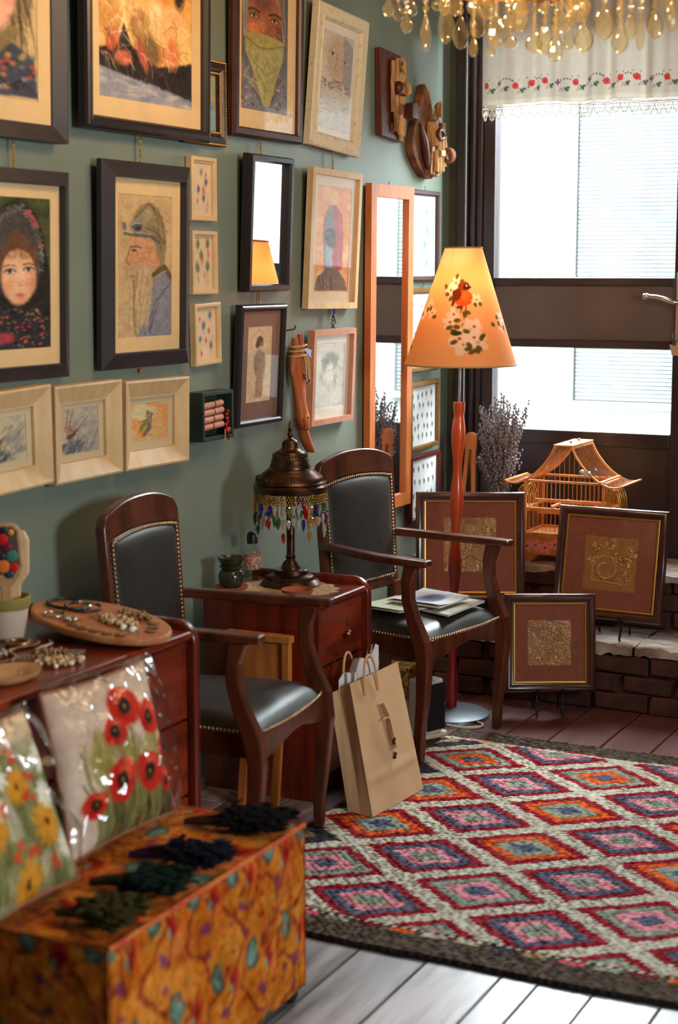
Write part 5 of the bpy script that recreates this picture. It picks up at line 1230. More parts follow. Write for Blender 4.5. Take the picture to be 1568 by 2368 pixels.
cloth_face('side_fabric', ot, (ox0, oy0 + 0.004, oz1 - 0.006), (ox1 - ox0, 0, 0), (0, 0, oz0 - oz1), fabric(ox1 - ox0, oz1 - oz0, 5), 0.006, (0, -1, 0))
cloth_face('side_fabric', ot, (ox1, oy1 - 0.004, oz1 - 0.006), (ox0 - ox1, 0, 0), (0, 0, oz0 - oz1), fabric(ox1 - ox0, oz1 - oz0, 6), 0.006, (0, 1, 0))
cloth_face('top_fabric', ot, (ox0, oy1, oz1 - 0.006), (ox1 - ox0, 0, 0), (0, oy0 - oy1, 0), fabric(ox1 - ox0, oy1 - oy0, 9), 0.006, (0, 0, 1))
cloth_face('side_fabric', ot, (ox0 + 0.004, oy1, oz1 - 0.006), (0, oy0 - oy1, 0), (0, 0, oz0 - oz1), Canvas(6, 6, (180, 96, 26)), 0.004, (-1, 0, 0))
PIP = mat('orange_piping', (206, 118, 44), 0.8, c2=(190, 60, 40), scale=22)
MB().tube([(ox0 + .004, oy0 + .004, oz1 - .006), (ox1 - .004, oy0 + .004, oz1 - .006), (ox1 - .004, oy1 - .004, oz1 - .006), (ox0 + .004, oy1 - .004, oz1 - .006)], 0.006, 8, closed=True).obj('piping', PIP, ot, smooth=50)
for x, y in ((ox1 - 0.03, oy1 - 0.03), (ox1 - 0.03, oy0 + 0.03), (ox0 + 0.03, oy1 - 0.03), (ox0 + 0.03, oy0 + 0.03)):
    MB().lathe([(0.016, 0), (0.022, 0.012), (0.022, 0.037)], 14, Matrix.Translation((x, y, 0))).obj('foot', M['black'], ot, smooth=50)

# ---- cushions in clear wrap
def poppies():
    c = Canvas(120, 120, (206, 180, 158)); c.wash((216, 192, 170), 5, 0.5, 0.7)
    c.poly([(0.25, 1), (0.22, 0.72), (0.40, 0.60), (0.62, 0.58), (0.98, 0.66), (1, 1)], (80, 68, 36), 0.9, 6); c.ell(0.7, 0.95, 0.4, 0.14, (50, 38, 26), 0.8, 0.6)
    for _ in range(60): x = random.uniform(0.2, 0.95); c.line([(x, 1.0), (x + random.uniform(-.12, .08), random.uniform(0.35, 0.75))], 0.014, random.choice([(110, 112, 50), (142, 130, 60), (78, 84, 46), (150, 136, 84)]), 0.7)
    for x, y in ((0.3, 0.42), (0.36, 0.50), (0.28, 0.56), (0.75, 0.52), (0.5, 0.52), (0.6, 0.55), (0.22, 0.5)): c.ell(x, y, 0.07, 0.14, (140, 124, 52), 0.7, 0.6, random.uniform(-40, 40))
    for x, y, r in ((0.58, 0.24, .17), (0.44, 0.38, .12), (0.82, 0.36, .14), (0.42, 0.68, .16), (0.70, 0.70, .15), (0.95, 0.60, .12), (0.17, 0.76, .10), (0.88, 0.78, .09)):
        c.ell(x, y, r, r * 0.85, (196, 36, 20), 1, 0.2, random.uniform(-30, 30)); c.ell(x + r * .2, y - r * .3, r * .6, r * .4, (236, 98, 60), 0.7, 0.6); c.ell(x - r * .3, y + r * .3, r * .5, r * .35, (160, 22, 18), 0.7, 0.6)
        c.ell(x, y, r * .42, r * .40, (34, 22, 20), 1, 0.4); c.ell(x, y, r * .12, r * .12, (150, 130, 60), 1, 0.5)
    return c.organic(0.01, 9, 16)
def sunflowers():
    c = Canvas(120, 120, (170, 160, 124)); c.wash((104, 104, 58), 7, 0.42, 0.9); c.wash((196, 188, 164), 8, 0.58, 0.8)
    c.poly([(0, 0), (1, 0), (1, 0.16), (0, 0.2)], (208, 184, 150), 0.9, 5)
    for _ in range(60): x = random.random(); c.line([(x, 1.0), (x + random.uniform(-.1, .1), random.uniform(0.2, 0.7))], 0.012, random.choice([(110, 112, 60), (84, 92, 50), (150, 140, 90)]), 0.6)
    for x, y, r in ((0.62, 0.40, .11), (0.78, 0.66, .13), (0.35, 0.60, .10), (0.55, 0.92, .12), (0.2, 0.3, .1), (0.1, 0.8, .12)): flower(c, x, y, r * 1.05, (206, 138, 34), (60, 38, 20), 11, random.random() * 40, 0.22)
    for x, y in ((0.74, 0.36), (0.70, 0.48), (0.62, 0.78), (0.78, 0.86), (0.68, 0.22), (0.45, 0.5), (0.5, 0.74)):
        for k in range(5): c.ell(x + random.uniform(-.04, .04), y + random.uniform(-.04, .04), 0.025, 0.025, (206, 70, 34), 0.95, 0.4)
    for x, y in ((0.90, 0.30), (0.92, 0.80), (0.48, 0.30), (0.3, 0.42), (0.86, 0.5)): flower(c, x, y, 0.09, (226, 222, 208), (206, 170, 70), 9, 0, 0.24, 0.9)
    return c.organic(0.012, 9, 20)
M['film'] = glass_mat('clear_plastic_film', rough=0.13, strength=1.3, bump=1.0, bscale=16)
def cushion_thing(label, Mx, w, h, t, canvas, seed, shear=0.0):
    r = thing('cushion', label, 'cushion', M=Mx, group='cushions in clear wrap on the ottoman')
    n = canvas.w; u = np.linspace(-1, 1, n)[None, :]; v = np.linspace(-1, 1, n)[:, None]
    pin = 1 - 0.05 * (1 - u ** 2) * 0 ; prof = np.clip((1 - np.abs(u) ** 3.2), 0, 1) ** 0.6 * np.clip((1 - np.abs(v) ** 3.2), 0, 1) ** 0.6
    X_ = u * w / 2 * (1 - 0.055 * (1 - v ** 2)) ; Y_ = -v * h / 2 * (1 - 0.055 * (1 - u ** 2))
    X_, Y_ = np.broadcast_arrays(X_, Y_); X_ = X_ + shear * (Y_ + h / 2)
    gen = np.random.default_rng(seed); wr = sum(gen.uniform(0.3, 1) * np.sin(u * gen.uniform(3, 9) + v * gen.uniform(-9, 9) + gen.uniform(0, 6)) for _ in range(6)) * 0.0016
    F = np.stack([X_, Y_ + h / 2, prof * t / 2 + wr * prof + 0.001], -1); B = np.stack([X_, Y_ + h / 2, -prof * t / 2 - 0.001], -1)
    grid_mesh('front_cover', F, M['fabric_print'], r, canvas.linear())
    grid_mesh('back_cover', B[:, ::-1][::3, ::3], mat('beige_cover', (200, 170, 140), 0.9) if 'beige_cover' not in bpy.data.materials else bpy.data.materials['beige_cover'], r)
    MB().tube([(X_[0, k], Y_[0, k] + h/2, 0) for k in range(0, n, 6)] + [(X_[k, -1], Y_[k, -1] + h/2, 0) for k in range(0, n, 6)] + [(X_[-1, k], Y_[-1, k] + h/2, 0) for k in range(n - 1, -1, -6)] + [(X_[k, 0], Y_[k, 0] + h/2, 0) for k in range(n - 1, -1, -6)], 0.006, 6, closed=True).obj('piping', mat('tan_piping', (150, 100, 74), 0.9) if 'tan_piping' not in bpy.data.materials else bpy.data.materials['tan_piping'], r, smooth=60)
    m = 44; u = np.linspace(-1, 1, m)[None, :]; v = np.linspace(-1, 1, m)[:, None]
    prof = np.clip((1 - np.abs(u) ** 4), 0, 1) ** 0.5 * np.clip((1 - np.abs(v) ** 4), 0, 1) ** 0.5
    cr = sum(np.abs(np.sin(u * gen.uniform(2, 8) + v * gen.uniform(-8, 8) + gen.uniform(0, 6))) ** 6 * gen.uniform(0.003, 0.007) for _ in range(7))
    X2, Y2 = np.broadcast_arrays(u * (w / 2 + 0.012), -v * (h / 2 + 0.012)); X2 = X2 + shear * (Y2 + h / 2)
    grid_mesh('plastic_wrap', np.stack([X2, Y2 + h / 2, prof * (t / 2 + 0.006) + cr * (0.4 + prof) + 0.002], -1), M['film'], r)
    return r
def basis(o, xdir, ydir):
    x = Vector(xdir).normalized(); y = Vector(ydir); y = (y - x * y.dot(x)).normalized(); z = x.cross(y)
    return Matrix(((x.x, y.x, z.x, o[0]), (x.y, y.y, z.y, o[1]), (x.z, y.z, z.z, o[2]), (0, 0, 0, 1)))
cushion_thing('clear wrapped cushion printed with red poppies, leaning on the chest', basis((0.785, 2.865, 0.430), (0.02, 1, -0.012), (-0.17, 0, 0.32)), 0.385, 0.345, 0.10, poppies(), 4, 0.34)
cushion_thing('clear wrapped cushion printed with sunflowers, cut by left edge', basis((0.838, 2.425, 0.428), (-0.03, 1, 0.0), (-0.20, 0, 0.31)), 0.40, 0.355, 0.10, sunflowers(), 8, 0.28)

# dried flower bunches lying on the ottoman
def bunch(label, p0, p1, spread, cols, n, leafy):
    r = thing('dried_bunch', label, 'dried flowers', (0, 0, oz1 + 0.001), group='dried bunches on the ottoman')
    a = Vector((p0[0], p0[1], 0.008)); b = Vector((p1[0], p1[1], 0.014)); d = (b - a); sd = Vector((-d.y, d.x, 0)).normalized()
    s_ = MB(); h_ = MB()
    for k in range(n):
        f = random.uniform(-1, 1); tt = random.uniform(0.45, 1.0); e = a + d * tt + sd * f * spread * (0.25 + 0.75 * tt) + Vector((0, 0, random.uniform(0, 0.022)))
        st_ = a + sd * f * 0.012 - d * random.uniform(0, 0.06) + Vector((0, 0, random.uniform(0, .01)))
        s_.tube([st_, st_.lerp(e, 0.5) + Vector((0, 0, 0.004)), e], 0.0014, 4)
        for q in range(leafy):
            c_ = e + Vector((random.uniform(-.025, .025), random.uniform(-.025, .025), random.uniform(-.002, .012)))
            c_.z = max(c_.z, 0.006)
            dr = (d.normalized() + Vector((random.uniform(-.7, .7), random.uniform(-.7, .7), random.uniform(-.1, .25)))).normalized() * random.uniform(0.018, 0.036)
            h_.tube([c_ - dr * 0.5, c_, c_ + dr * 0.5], [0.0008, random.uniform(.003, .006), 0.0008], 5)
    stuff(s_.obj('stems', cols[0], r)); stuff(h_.obj('flower_heads', cols[1], r, smooth=180))
K = lambda n, c: mat(n, c, 0.85, spec=0.15)
bunch('black dried flower bunch at the far end of the ottoman', (0.845, 3.03), (1.045, 3.09), 0.052, (K('dark_stem', (50, 32, 20)), K('black_flowers', (15, 11, 12))), 70, 9)
bunch('navy dried flower bunch second from far end of ottoman', (0.85, 2.80), (1.04, 2.845), 0.046, (K('purple_stem', (46, 26, 44)), K('navy_flowers', (17, 13, 28))), 70, 9)
bunch('dark green dried leaf bunch third from far end of ottoman', (0.87, 2.63), (1.04, 2.665), 0.044, (K('green_stem', (48, 42, 22)), K('deep_green_leaves', (14, 28, 20))), 60, 9)
bunch('olive dried grass bunch nearest the sunflower cushion', (0.90, 2.47), (1.04, 2.49), 0.044, (K('straw_stem', (90, 70, 34)), K('olive_leaves', (58, 50, 22))), 60, 9)
# ------------------------------------------------------------------ floor lamp
fl = thing('floor_lamp', 'floor lamp with red wavy wooden stem and bird painted shade', 'lamp', (0, 0, 0))
B0 = Vector((0.430, 5.555, 0)); T0 = Vector((0.447, 5.592, 1.72))
def on_lamp(z): return B0 + (T0 - B0) * (z / 1.72)
MB().lathe([(0.005, 0.034), (0.05, 0.032), (0.12, 0.022), (0.142, 0.012), (0.145, 0.0), (0.0, 0.0)][::-1], 40, Matrix.Translation(B0)).obj('base', mat('grey_metal_base', (92, 96, 102), 0.4, metal=0.5), fl, smooth=50)
zs = np.linspace(0.03, 1.155, 70); rs = []
for z in zs:
    w = 0.5 + 0.5 * math.sin(z * 2 * math.pi / 0.235 - 0.9); rs.append(0.0155 + 0.0095 * w * (1 if z < 1.09 else max(0.3, (1.155 - z) / 0.065)))
rs[-1] = rs[-2] = 0.021; rs[-3] = 0.020; rs[-4] = 0.017
def stem_mat():
    m, nt, N, L, b = nodes_of('red_lacquered_stem')
    tc = N.new('ShaderNodeTexCoord'); sp_ = N.new('ShaderNodeSeparateXYZ'); L.new(tc.outputs['Object'], sp_.inputs[0])
    mr = N.new('ShaderNodeMapRange'); mr.inputs['From Min'].default_value = 0.25; mr.inputs['From Max'].default_value = 1.15; L.new(sp_.outputs['Z'], mr.inputs['Value'])
    nz = N.new('ShaderNodeTexNoise'); nz.inputs['Scale'].default_value = 12; L.new(tc.outputs['Object'], nz.inputs['Vector'])
    ad = N.new('ShaderNodeMath'); ad.operation = 'MULTIPLY_ADD'; ad.inputs[1].default_value = 0.25; L.new(nz.outputs['Fac'], ad.inputs[0]); L.new(mr.outputs[0], ad.inputs[2])
    rp = N.new('ShaderNodeValToRGB'); e = rp.color_ramp.elements; e[0].color = (*lin((128, 14, 14)), 1); e[1].color = (*lin((206, 82, 32)), 1); e[0].position = 0.25; e[1].position = 1.0
    L.new(ad.outputs[0], rp.inputs['Fac']); L.new(rp.outputs['Color'], b.inputs['Base Color']); b.inputs['Roughness'].default_value = 0.3; b.inputs['Coat Weight'].default_value = 0.3
    return m
MB().tube([tuple(on_lamp(z)) for z in zs], rs, 16).obj('stem', stem_mat(), fl, smooth=60)
MB().tube([tuple(on_lamp(1.15)), tuple(on_lamp(1.50))], 0.0055, 8).obj('rod', M['steel'], fl, smooth=60)
def shade_canvas():
    w, h = 360, 170
    c = Canvas(w, h, (240, 170, 108)); c.wash((243, 178, 116), 6, 0.5, 0.5)
    # u 0..1 runs once around; the bird sits at u = 0.5; v 0 top .. 1 bottom.  helper in metres around / down
    SX = 1.45
    def P(x, y): return (0.5 + x * SX, y)
    lf, bl, br = (84, 74, 30), (240, 222, 202), (112, 56, 26)
    def blossom(x, y, r, rot=0): flower(c, 0.5 + (x - 0.5) * SX, y, r * SX, bl, (190, 96, 46), 5, rot, 0.40, 0.75)
    def leaf(x, y, ang, l=0.014): c.ell(0.5 + (x - 0.5) * SX, y, l * SX, 0.022, lf, 0.9, 0.4, ang)
    c.line([P(-.030, .34), P(-.02, .42), P(0.0, .47)], 0.004, br, 0.8)
    for x, y, r in ((-.024, .30, .020), (-.040, .36, .021), (-.022, .365, .016)): blossom(0.5 + x, y, r, random.random() * 60)
    for x, y, a in ((-.022, .245, -60), (-.060, .33, 60), (-.05, .395, 10), (-.036, .43, -50), (-.002, .285, 0), (-.026, .38, 80)): leaf(0.5 + x, y, a, 0.010)
    # bird
    c.poly([P(-.034, .37), P(-.014, .36), P(-.018, .44), P(-.028, .50), P(-.032, .49), P(-.030, .43)], (92, 34, 18), 1, 1)
    c.ell(0.5 + .004 * SX, .425, .030 * SX, .070, (214, 84, 28), 1, 0.12, -8); c.ell(0.5 + .010 * SX, .41, .018 * SX, .05, (232, 112, 46), 0.7, 0.7); c.ell(0.5 - .016 * SX, .395, .014 * SX, .06, (104, 42, 22), 1, 0.2, 18)
    c.ell(0.5 + .004 * SX, .325, .022 * SX, .042, (126, 56, 26), 1, 0.15); c.ell(0.5 + .014 * SX, .335, .014 * SX, .03, (72, 30, 20), 1, 0.3); c.ell(0.5 + .014 * SX, .322, .0035 * SX, .008, (246, 236, 220), 1, 0.4); c.poly([P(.022, .325), P(.034, .335), P(.022, .345)], (60, 30, 20), 1, 0)
    c.poly([P(-.014, .485), P(.004, .49), P(-.002, .545), P(-.018, .545)], (110, 44, 28), 1, 1); c.line([P(.012, .49), P(.010, .535)], 0.004, (96, 50, 26), 1)
    # lower branches
    c.line([P(.018, .475), P(.032, .45), P(.045, .44)], 0.003, br, 0.9); blossom(0.5 + .046, .44, .018, 20); leaf(0.5 + .040, .48, 50, .008); leaf(0.5 + .056, .475, 60, .008)
    c.line([P(.004, .54), P(.008, .62), P(.0, .66), P(.02, .72), P(.04, .80)], 0.003, br, 0.9); c.line([P(.02, .60), P(.022, .66)], 0.003, br, 0.9)
    for x, y, r in ((-.022, .56, .022), (-.030, .625, .022), (.022, .685, .032), (.032, .66, .024), (.006, .80, .034), (-.004, .76, .026), (.036, .79, .030), (.030, .75, .022)): blossom(0.5 + x, y, r, random.random() * 60)
    for x, y, a in ((.016, .545, 20), (.008, .56, 70), (-.012, .61, -10), (-.012, .665, 15), (-.014, .72, 10), (-.018, .70, 20), (.012, .70, 15), (-.016, .79, -30), (.018, .815, 60), (.016, .845, -10), (.024, .87, -30), (.040, .84, 60), (.034, .86, 50), (.052, .74, -40), (.048, .755, -70), (-.03, .67, -20)): leaf(0.5 + x, y, a, 0.011)
    c.ell(0.5 - .012 * SX, .715, .016 * SX, .022, (60, 66, 26), 1, 0.3)
    for bx, by in ((-.115, .53), (.118, .62), (-.26, .55), (.27, .6), (.4, .5)):
        for k in range(4): blossom(0.5 + bx + random.uniform(-.025, .025), by + random.uniform(-.05, .05), .017, random.random() * 60)
        for k in range(4): leaf(0.5 + bx + random.uniform(-.035, .035), by + random.uniform(-.06, .06), random.uniform(0, 180), .009)
    for bx, by in ((-.155, .84),): leaf(0.5 + bx, by, -60, .006); leaf(0.5 + bx + .005, by + .01, 50, .006)
    return c
cs = shade_canvas(); nu, nv = cs.w, cs.h
ax0, ax1 = on_lamp(1.290), on_lamp(1.704); ang0 = math.atan2(0 - 5.58, 2.70 - 0.445)
P = np.zeros((nv, nu, 3))
for i in range(nv):
    v = i / (nv - 1); c_ = ax1.lerp(ax0, v); r_ = 0.066 + (0.2005 - 0.066) * v
    a = ang0 + 2 * math.pi * ((np.arange(nu) + 0.5) / nu - 0.5)
    P[i, :, 0] = c_.x + r_ * np.cos(a); P[i, :, 1] = c_.y + r_ * np.sin(a); P[i, :, 2] = c_.z
shd = grid_mesh('lampshade', P, M['shade_print'], fl, cs.linear(), closed_u=True)
for v, r_ in ((ax0, 0.2005), (ax1, 0.066)):
    MB().tube([(v.x + r_ * math.cos(a), v.y + r_ * math.sin(a), v.z) for a in np.linspace(0, 2 * math.pi, 61)[:-1]], 0.0032, 6, closed=True).obj('rim', mat('tan_rim', (176, 138, 92), 0.6) if 'tan_rim' not in bpy.data.materials else bpy.data.materials['tan_rim'], shd, smooth=60)
def emis(name, c, s):
    m = bpy.data.materials.new(name); m.use_nodes = True; b = m.node_tree.nodes['Principled BSDF']
    b.inputs['Base Color'].default_value = (*c, 1); b.inputs['Emission Color'].default_value = (*c, 1); b.inputs['Emission Strength'].default_value = s
    return m
def bulb(par, loc, r, watts, colr, rad=0.02):
    MB().ball(loc, (r, r, r * 1.3), 12, 8).obj('bulb', emis('warm_bulb', colr, 6.0) if 'warm_bulb' not in bpy.data.materials else bpy.data.materials['warm_bulb'], par, smooth=180)
    l = bpy.data.lights.new('bulb_light', 'POINT'); l.energy = watts; l.color = colr; l.shadow_soft_size = rad
    o = bpy.data.objects.new('bulb_light', l); col.objects.link(o); o.parent = par; o.location = (loc[0], loc[1], loc[2] + r * 1.3 + rad + 0.005)
    return o
bulb(fl, tuple(on_lamp(1.50)), 0.028, LAMP_FLOOR, (1.0, 0.70, 0.38), 0.03)
MB().tube([tuple(on_lamp(1.46)), tuple(on_lamp(1.475))], 0.018, 12).obj('socket', M['black'], fl)
for k in range(3):
    a = k * 2.094 + 0.4; MB().tube([tuple(on_lamp(1.46)), tuple(on_lamp(1.690) + Vector((0.066 * math.cos(a), 0.066 * math.sin(a), 0)))], 0.0016, 5).obj('shade_spoke', M['steel'], fl)

# ------------------------------------------------------------------ bronze table lamp with glass fringe
tl = thing('table_lamp', 'bronze domed table lamp with coloured glass fringe on the cabinet', 'lamp', (0.252, 4.634, 0.6305))
pr = [(0.0, 0), (0.095, 0), (0.097, 0.004), (0.092, 0.010), (0.086, 0.016), (0.072, 0.030), (0.064, 0.034), (0.056, 0.036), (0.055, 0.048), (0.052, 0.051), (0.032, 0.052), (0.030, 0.058), (0.024, 0.072), (0.015, 0.080), (0.014, 0.084), (0.018, 0.090), (0.013, 0.096), (0.0135, 0.30), (0.0, 0.305)]
MB().lathe(pr, 40, caps=False).obj('base', M['bronze'], tl, smooth=40)
q = MB()
for k in range(56):
    a = 2 * math.pi * k / 56; q.ball((0.0795 * math.cos(a), 0.0795 * math.sin(a), 0.0235), (0.0035, 0.0035, 0.009), 5, 4)
stuff(q.obj('base_ribs', M['bronze'], tl, smooth=180))
pr = [(0.113, 0.298), (0.117, 0.303), (0.117, 0.318), (0.111, 0.324), (0.114, 0.329), (0.100, 0.350), (0.092, 0.354), (0.090, 0.358), (0.078, 0.366), (0.075, 0.371), (0.066, 0.374), (0.065, 0.384), (0.061, 0.390), (0.061, 0.398), (0.057, 0.406), (0.049, 0.421), (0.047, 0.425), (0.038, 0.429), (0.030, 0.434), (0.026, 0.440), (0.0265, 0.452), (0.020, 0.462), (0.010, 0.466), (0.006, 0.470), (0.009, 0.476), (0.009, 0.482), (0.005, 0.488), (0.008, 0.495), (0.004, 0.503), (0.005, 0.512), (0.001, 0.524)]
MB().lathe(pr, 48, caps=False).obj('dome_shade', M['bronze'], tl, smooth=40)
q = MB()
for k in range(72):
    a = 2 * math.pi * k / 72; q.ball((0.1075 * math.cos(a), 0.1075 * math.sin(a), 0.3395), (0.0032, 0.0032, 0.010), 5, 4)
for k in range(40):
    a = 2 * math.pi * k / 40; q.ball((0.0535 * math.cos(a), 0.0535 * math.sin(a), 0.413), (0.003, 0.003, 0.008), 5, 4)
stuff(q.obj('dome_ribs', M['bronze'], tl, smooth=180))
q = MB()
for j in range(4):
    for k in range(80):
        a = 2 * math.pi * (k + 0.5 * (j % 2)) / 80; q.ball((0.113 * math.cos(a), 0.113 * math.sin(a), 0.270 + 0.008 * j), 0.0036, 5, 4)
stuff(q.obj('beaded_band', mat('antique_gold_beads', (176, 138, 66), 0.35, metal=0.8), tl, smooth=180))
GC = [crystal_mat('glass_drop_' + n, c, 0.04, 0.75) for n, c in (('clear', (236, 236, 230)), ('green', (60, 150, 70)), ('red', (214, 30, 24)), ('amber', (232, 160, 60)), ('blue', (60, 60, 170)), ('teal', (60, 140, 120)), ('peach', (240, 200, 160)), ('olive', (150, 160, 50)))]
dm = MB().lathe([(0.0005, -0.036), (0.0045, -0.026), (0.0075, -0.012), (0.005, -0.003), (0.001, 0.0)], 8)
protos = [dm.obj('glass_drop', g, tl, smooth=30) for g in GC]
used_p = [False] * len(GC)
def drop(par, k, loc, sc, yaw):
    o = protos[k] if not used_p[k] else copy_of(protos[k], par)
    used_p[k] = True; o.location = loc; o.scale = sc; o.rotation_euler = (0, 0, yaw)
NS = 44
for s in range(NS):
    a = 2 * math.pi * s / NS; z = 0.268; n = random.choice([2, 2, 3]) if s % 3 else 2
    for j in range(n):
        L_ = random.uniform(0.030, 0.044); k = random.choice([0, 0, 1, 2, 3, 4, 5, 6, 6, 7, 0])
        drop(tl, k, (0.112 * math.cos(a) + random.uniform(-.003, .003), 0.112 * math.sin(a) + random.uniform(-.003, .003), z), (0.95, 0.95, L_ / 0.036), a)
        z -= L_ + 0.001
        if z < 0.17: break

# ------------------------------------------------------------------ things on the cabinet
zc = 0.6305
dl = MB(); pts = []
for k in range(64):
    a = 2 * math.pi * k / 64; r_ = 1 + 0.05 * math.sin(a * 16); pts.append((0.165 * r_ * math.cos(a), 0.138 * r_ * math.sin(a)))
dl.prism(pts, 0, 0.0015); o = dl.obj('doily', mat('crocheted_doily', (206, 176, 132), 0.95, c2=(150, 116, 80), scale=90, lo=0.45, hi=0.6, bump=0.6)); o.location = (0.268, 4.580, zc + 0.0002); tag(o, 'beige crocheted doily under the bronze lamp', 'doily')
tl.location.z += 0.002
ob = thing('oil_burner', 'dark green pierced ceramic oil burner at the wall edge of the cabinet', 'oil burner', (0.115, 4.492, zc + 0.012))
GRN = mat('dark_green_glaze', (42, 44, 32), 0.25, c2=(60, 58, 36), scale=20)
MB().lathe([(0.0, 0), (0.022, 0), (0.033, 0.006), (0.040, 0.022), (0.041, 0.038), (0.036, 0.052), (0.027, 0.058), (0.0, 0.058)], 28).obj('body', GRN, ob, smooth=60)
MB().lathe([(0.026, 0.056), (0.037, 0.066), (0.038, 0.070), (0.030, 0.072), (0.034, 0.078), (0.043, 0.094), (0.044, 0.098), (0.038, 0.098), (0.030, 0.084), (0.0, 0.082)], 28, caps=False).obj('bowl', GRN, ob, smooth=60)
HOL = mat('dark_hole', (8, 8, 6), 0.9)
for k, (a, z) in enumerate(((-0.9, 0.038), (-0.6, 0.028), (-0.4, 0.042), (-0.15, 0.026), (0.1, 0.038), (-1.2, 0.026), (-0.65, 0.05), (-0.2, 0.050))):
    MB().ball((0.0395 * math.cos(a), 0.0395 * math.sin(a), z), (0.0035, 0.0035, 0.004), 8, 6).obj('pierced_hole', HOL, ob, smooth=180)
sc_ = MB().lathe([(0.0, 0), (0.040, 0), (0.052, 0.005), (0.054, 0.011), (0.050, 0.011), (0.044, 0.005), (0.0, 0.004)], 32, caps=False).obj('saucer', M['terracotta'], smooth=50); sc_.location = (0.115, 4.492, zc); tag(sc_, 'terracotta saucer under the dark green oil burner', 'saucer')
ob.location.z = zc + 0.005
dsh = MB().lathe([(0.0, 0), (0.040, 0), (0.048, 0.010), (0.050, 0.018), (0.046, 0.018), (0.041, 0.007), (0.0, 0.006)], 32, caps=False).obj('clay_dish', M['terracotta'], smooth=50); dsh.location = (0.352, 4.487, zc + 0.0022); tag(dsh, 'small shallow terracotta dish in front of the bronze lamp', 'dish')
bt = thing('perfume_bottle', 'clear bottle with black cap and pink label behind oil burner', 'bottle', (0.095, 4.665, zc))
MB().lathe([(0.0, 0), (0.024, 0), (0.026, 0.004), (0.027, 0.09), (0.024, 0.104), (0.013, 0.118), (0.012, 0.124), (0.0, 0.124)], 24, caps=False).obj('glass_body', glass_mat('bottle_glass', (0.90, 0.90, 0.87), 0.03, 0.9), bt, smooth=60)
MB().lathe([(0.0, 0.003), (0.022, 0.003), (0.0245, 0.008), (0.0245, 0.060), (0.0, 0.060)], 20, caps=False).obj('liquid', glass_mat('pale_liquid', (0.86, 0.82, 0.72), 0.05, 0.4), bt, smooth=60)
MB().lathe([(0.0, 0.118), (0.0175, 0.119), (0.0180, 0.142), (0.015, 0.153), (0.007, 0.158), (0.0, 0.159)], 20, caps=False).obj('cap', M['black'], bt, smooth=60)
cl = Canvas(60, 36, (214, 150, 130))
for _ in range(40): cl.ell(random.random(), random.uniform(0.25, 1), 0.05, 0.09, random.choice([(200, 80, 70), (150, 120, 100), (230, 180, 150), (170, 60, 70), (90, 100, 80)]), 0.9, 0.5)
cl.poly([(0, 0), (1, 0), (1, 0.2), (0, 0.2)], (196, 110, 90), 1, 1)
Pl = np.zeros((36, 60, 3)); aa = np.linspace(-2.4, 0.9, 60)
Pl[..., 0] = 0.0278 * np.cos(aa)[None]; Pl[..., 1] = 0.0278 * np.sin(aa)[None]; Pl[..., 2] = np.linspace(0.086, 0.036, 36)[:, None]
grid_mesh('label', Pl, M['print'], bt, cl.linear())

# ------------------------------------------------------------------ paper bag
bag = thing('paper_bag', 'brown paper shopping bag with twine bow leaning between the chairs', 'bag', (0, 0, 0))
KR = mat('kraft_paper', (216, 178, 138), 0.62, c2=(204, 162, 118), scale=5, bump=0.15, bscale=9)
zb = 0.0145
F = dict(bl=(0.682, 4.335, zb), br=(0.708, 4.655, zb), tr=(0.572, 4.755, 0.388), tl=(0.572, 4.405, 0.393))
Bk = dict(bl=(0.590, 4.355, zb), br=(0.610, 4.660, zb), tr=(0.520, 4.762, 0.345), tl=(0.500, 4.415, 0.352))
def patch(name, a, b, c, d, n=(16, 20), wob=0.004, fold=None, seed=1, out=(1, 0, 0)):
    g = np.random.default_rng(seed); a, b, c, d, out = [np.array(t, float) for t in (a, b, c, d, out)]
    u = np.linspace(0, 1, n[0])[None, :, None]; v = np.linspace(0, 1, n[1])[:, None, None]
    Pp = (a * (1 - u) + b * u) * (1 - v) + (d * (1 - u) + c * u) * v
    wv = sum(g.uniform(0.3, 1) * np.sin(u * g.uniform(2, 9) + v * g.uniform(2, 9) + g.uniform(0, 6)) for _ in range(5)) / 3
    ed = (4 * u * (1 - u)) * (4 * v * (1 - v))
    Pp = Pp + out * (wv * wob * ed)
    if fold is not None: Pp = Pp + out * (0.006 * np.exp(-((v - fold) / 0.03) ** 2) * ed ** 0.2)
    return grid_mesh(name, Pp, KR, bag, smooth=180)
patch('front_face', F['tl'], F['tr'], F['br'], F['bl'], (30, 40), 0.010, 0.74, 2)
patch('back_face', Bk['tr'], Bk['tl'], Bk['bl'], Bk['br'], wob=0.003, seed=3, out=(-1, 0, 0))
mid_t = [(F['tl'][k] + Bk['tl'][k]) / 2 + (0, 0.028, 0)[k] for k in range(3)]; mid_b = [(F['bl'][k] + Bk['bl'][k]) / 2 + (0, 0.002, 0)[k] for k in range(3)]
patch('side_gusset', Bk['tl'], mid_t, mid_b, Bk['bl'], (6, 14), 0.003, None, 5, (0, -1, 0)); patch('side_gusset', mid_t, F['tl'], F['bl'], mid_b, (6, 14), 0.003, None, 6, (0, -1, 0))
patch('side_gusset', F['tr'], Bk['tr'], Bk['br'], F['br'], (6, 14), 0.003, None, 7, (0, 1, 0))
patch('bag_bottom', F['bl'], F['br'], Bk['br'], Bk['bl'], (6, 6), 0, None, 8, (0, 0, 1))
HD = mat('twisted_paper_handle', (206, 160, 116), 0.7)
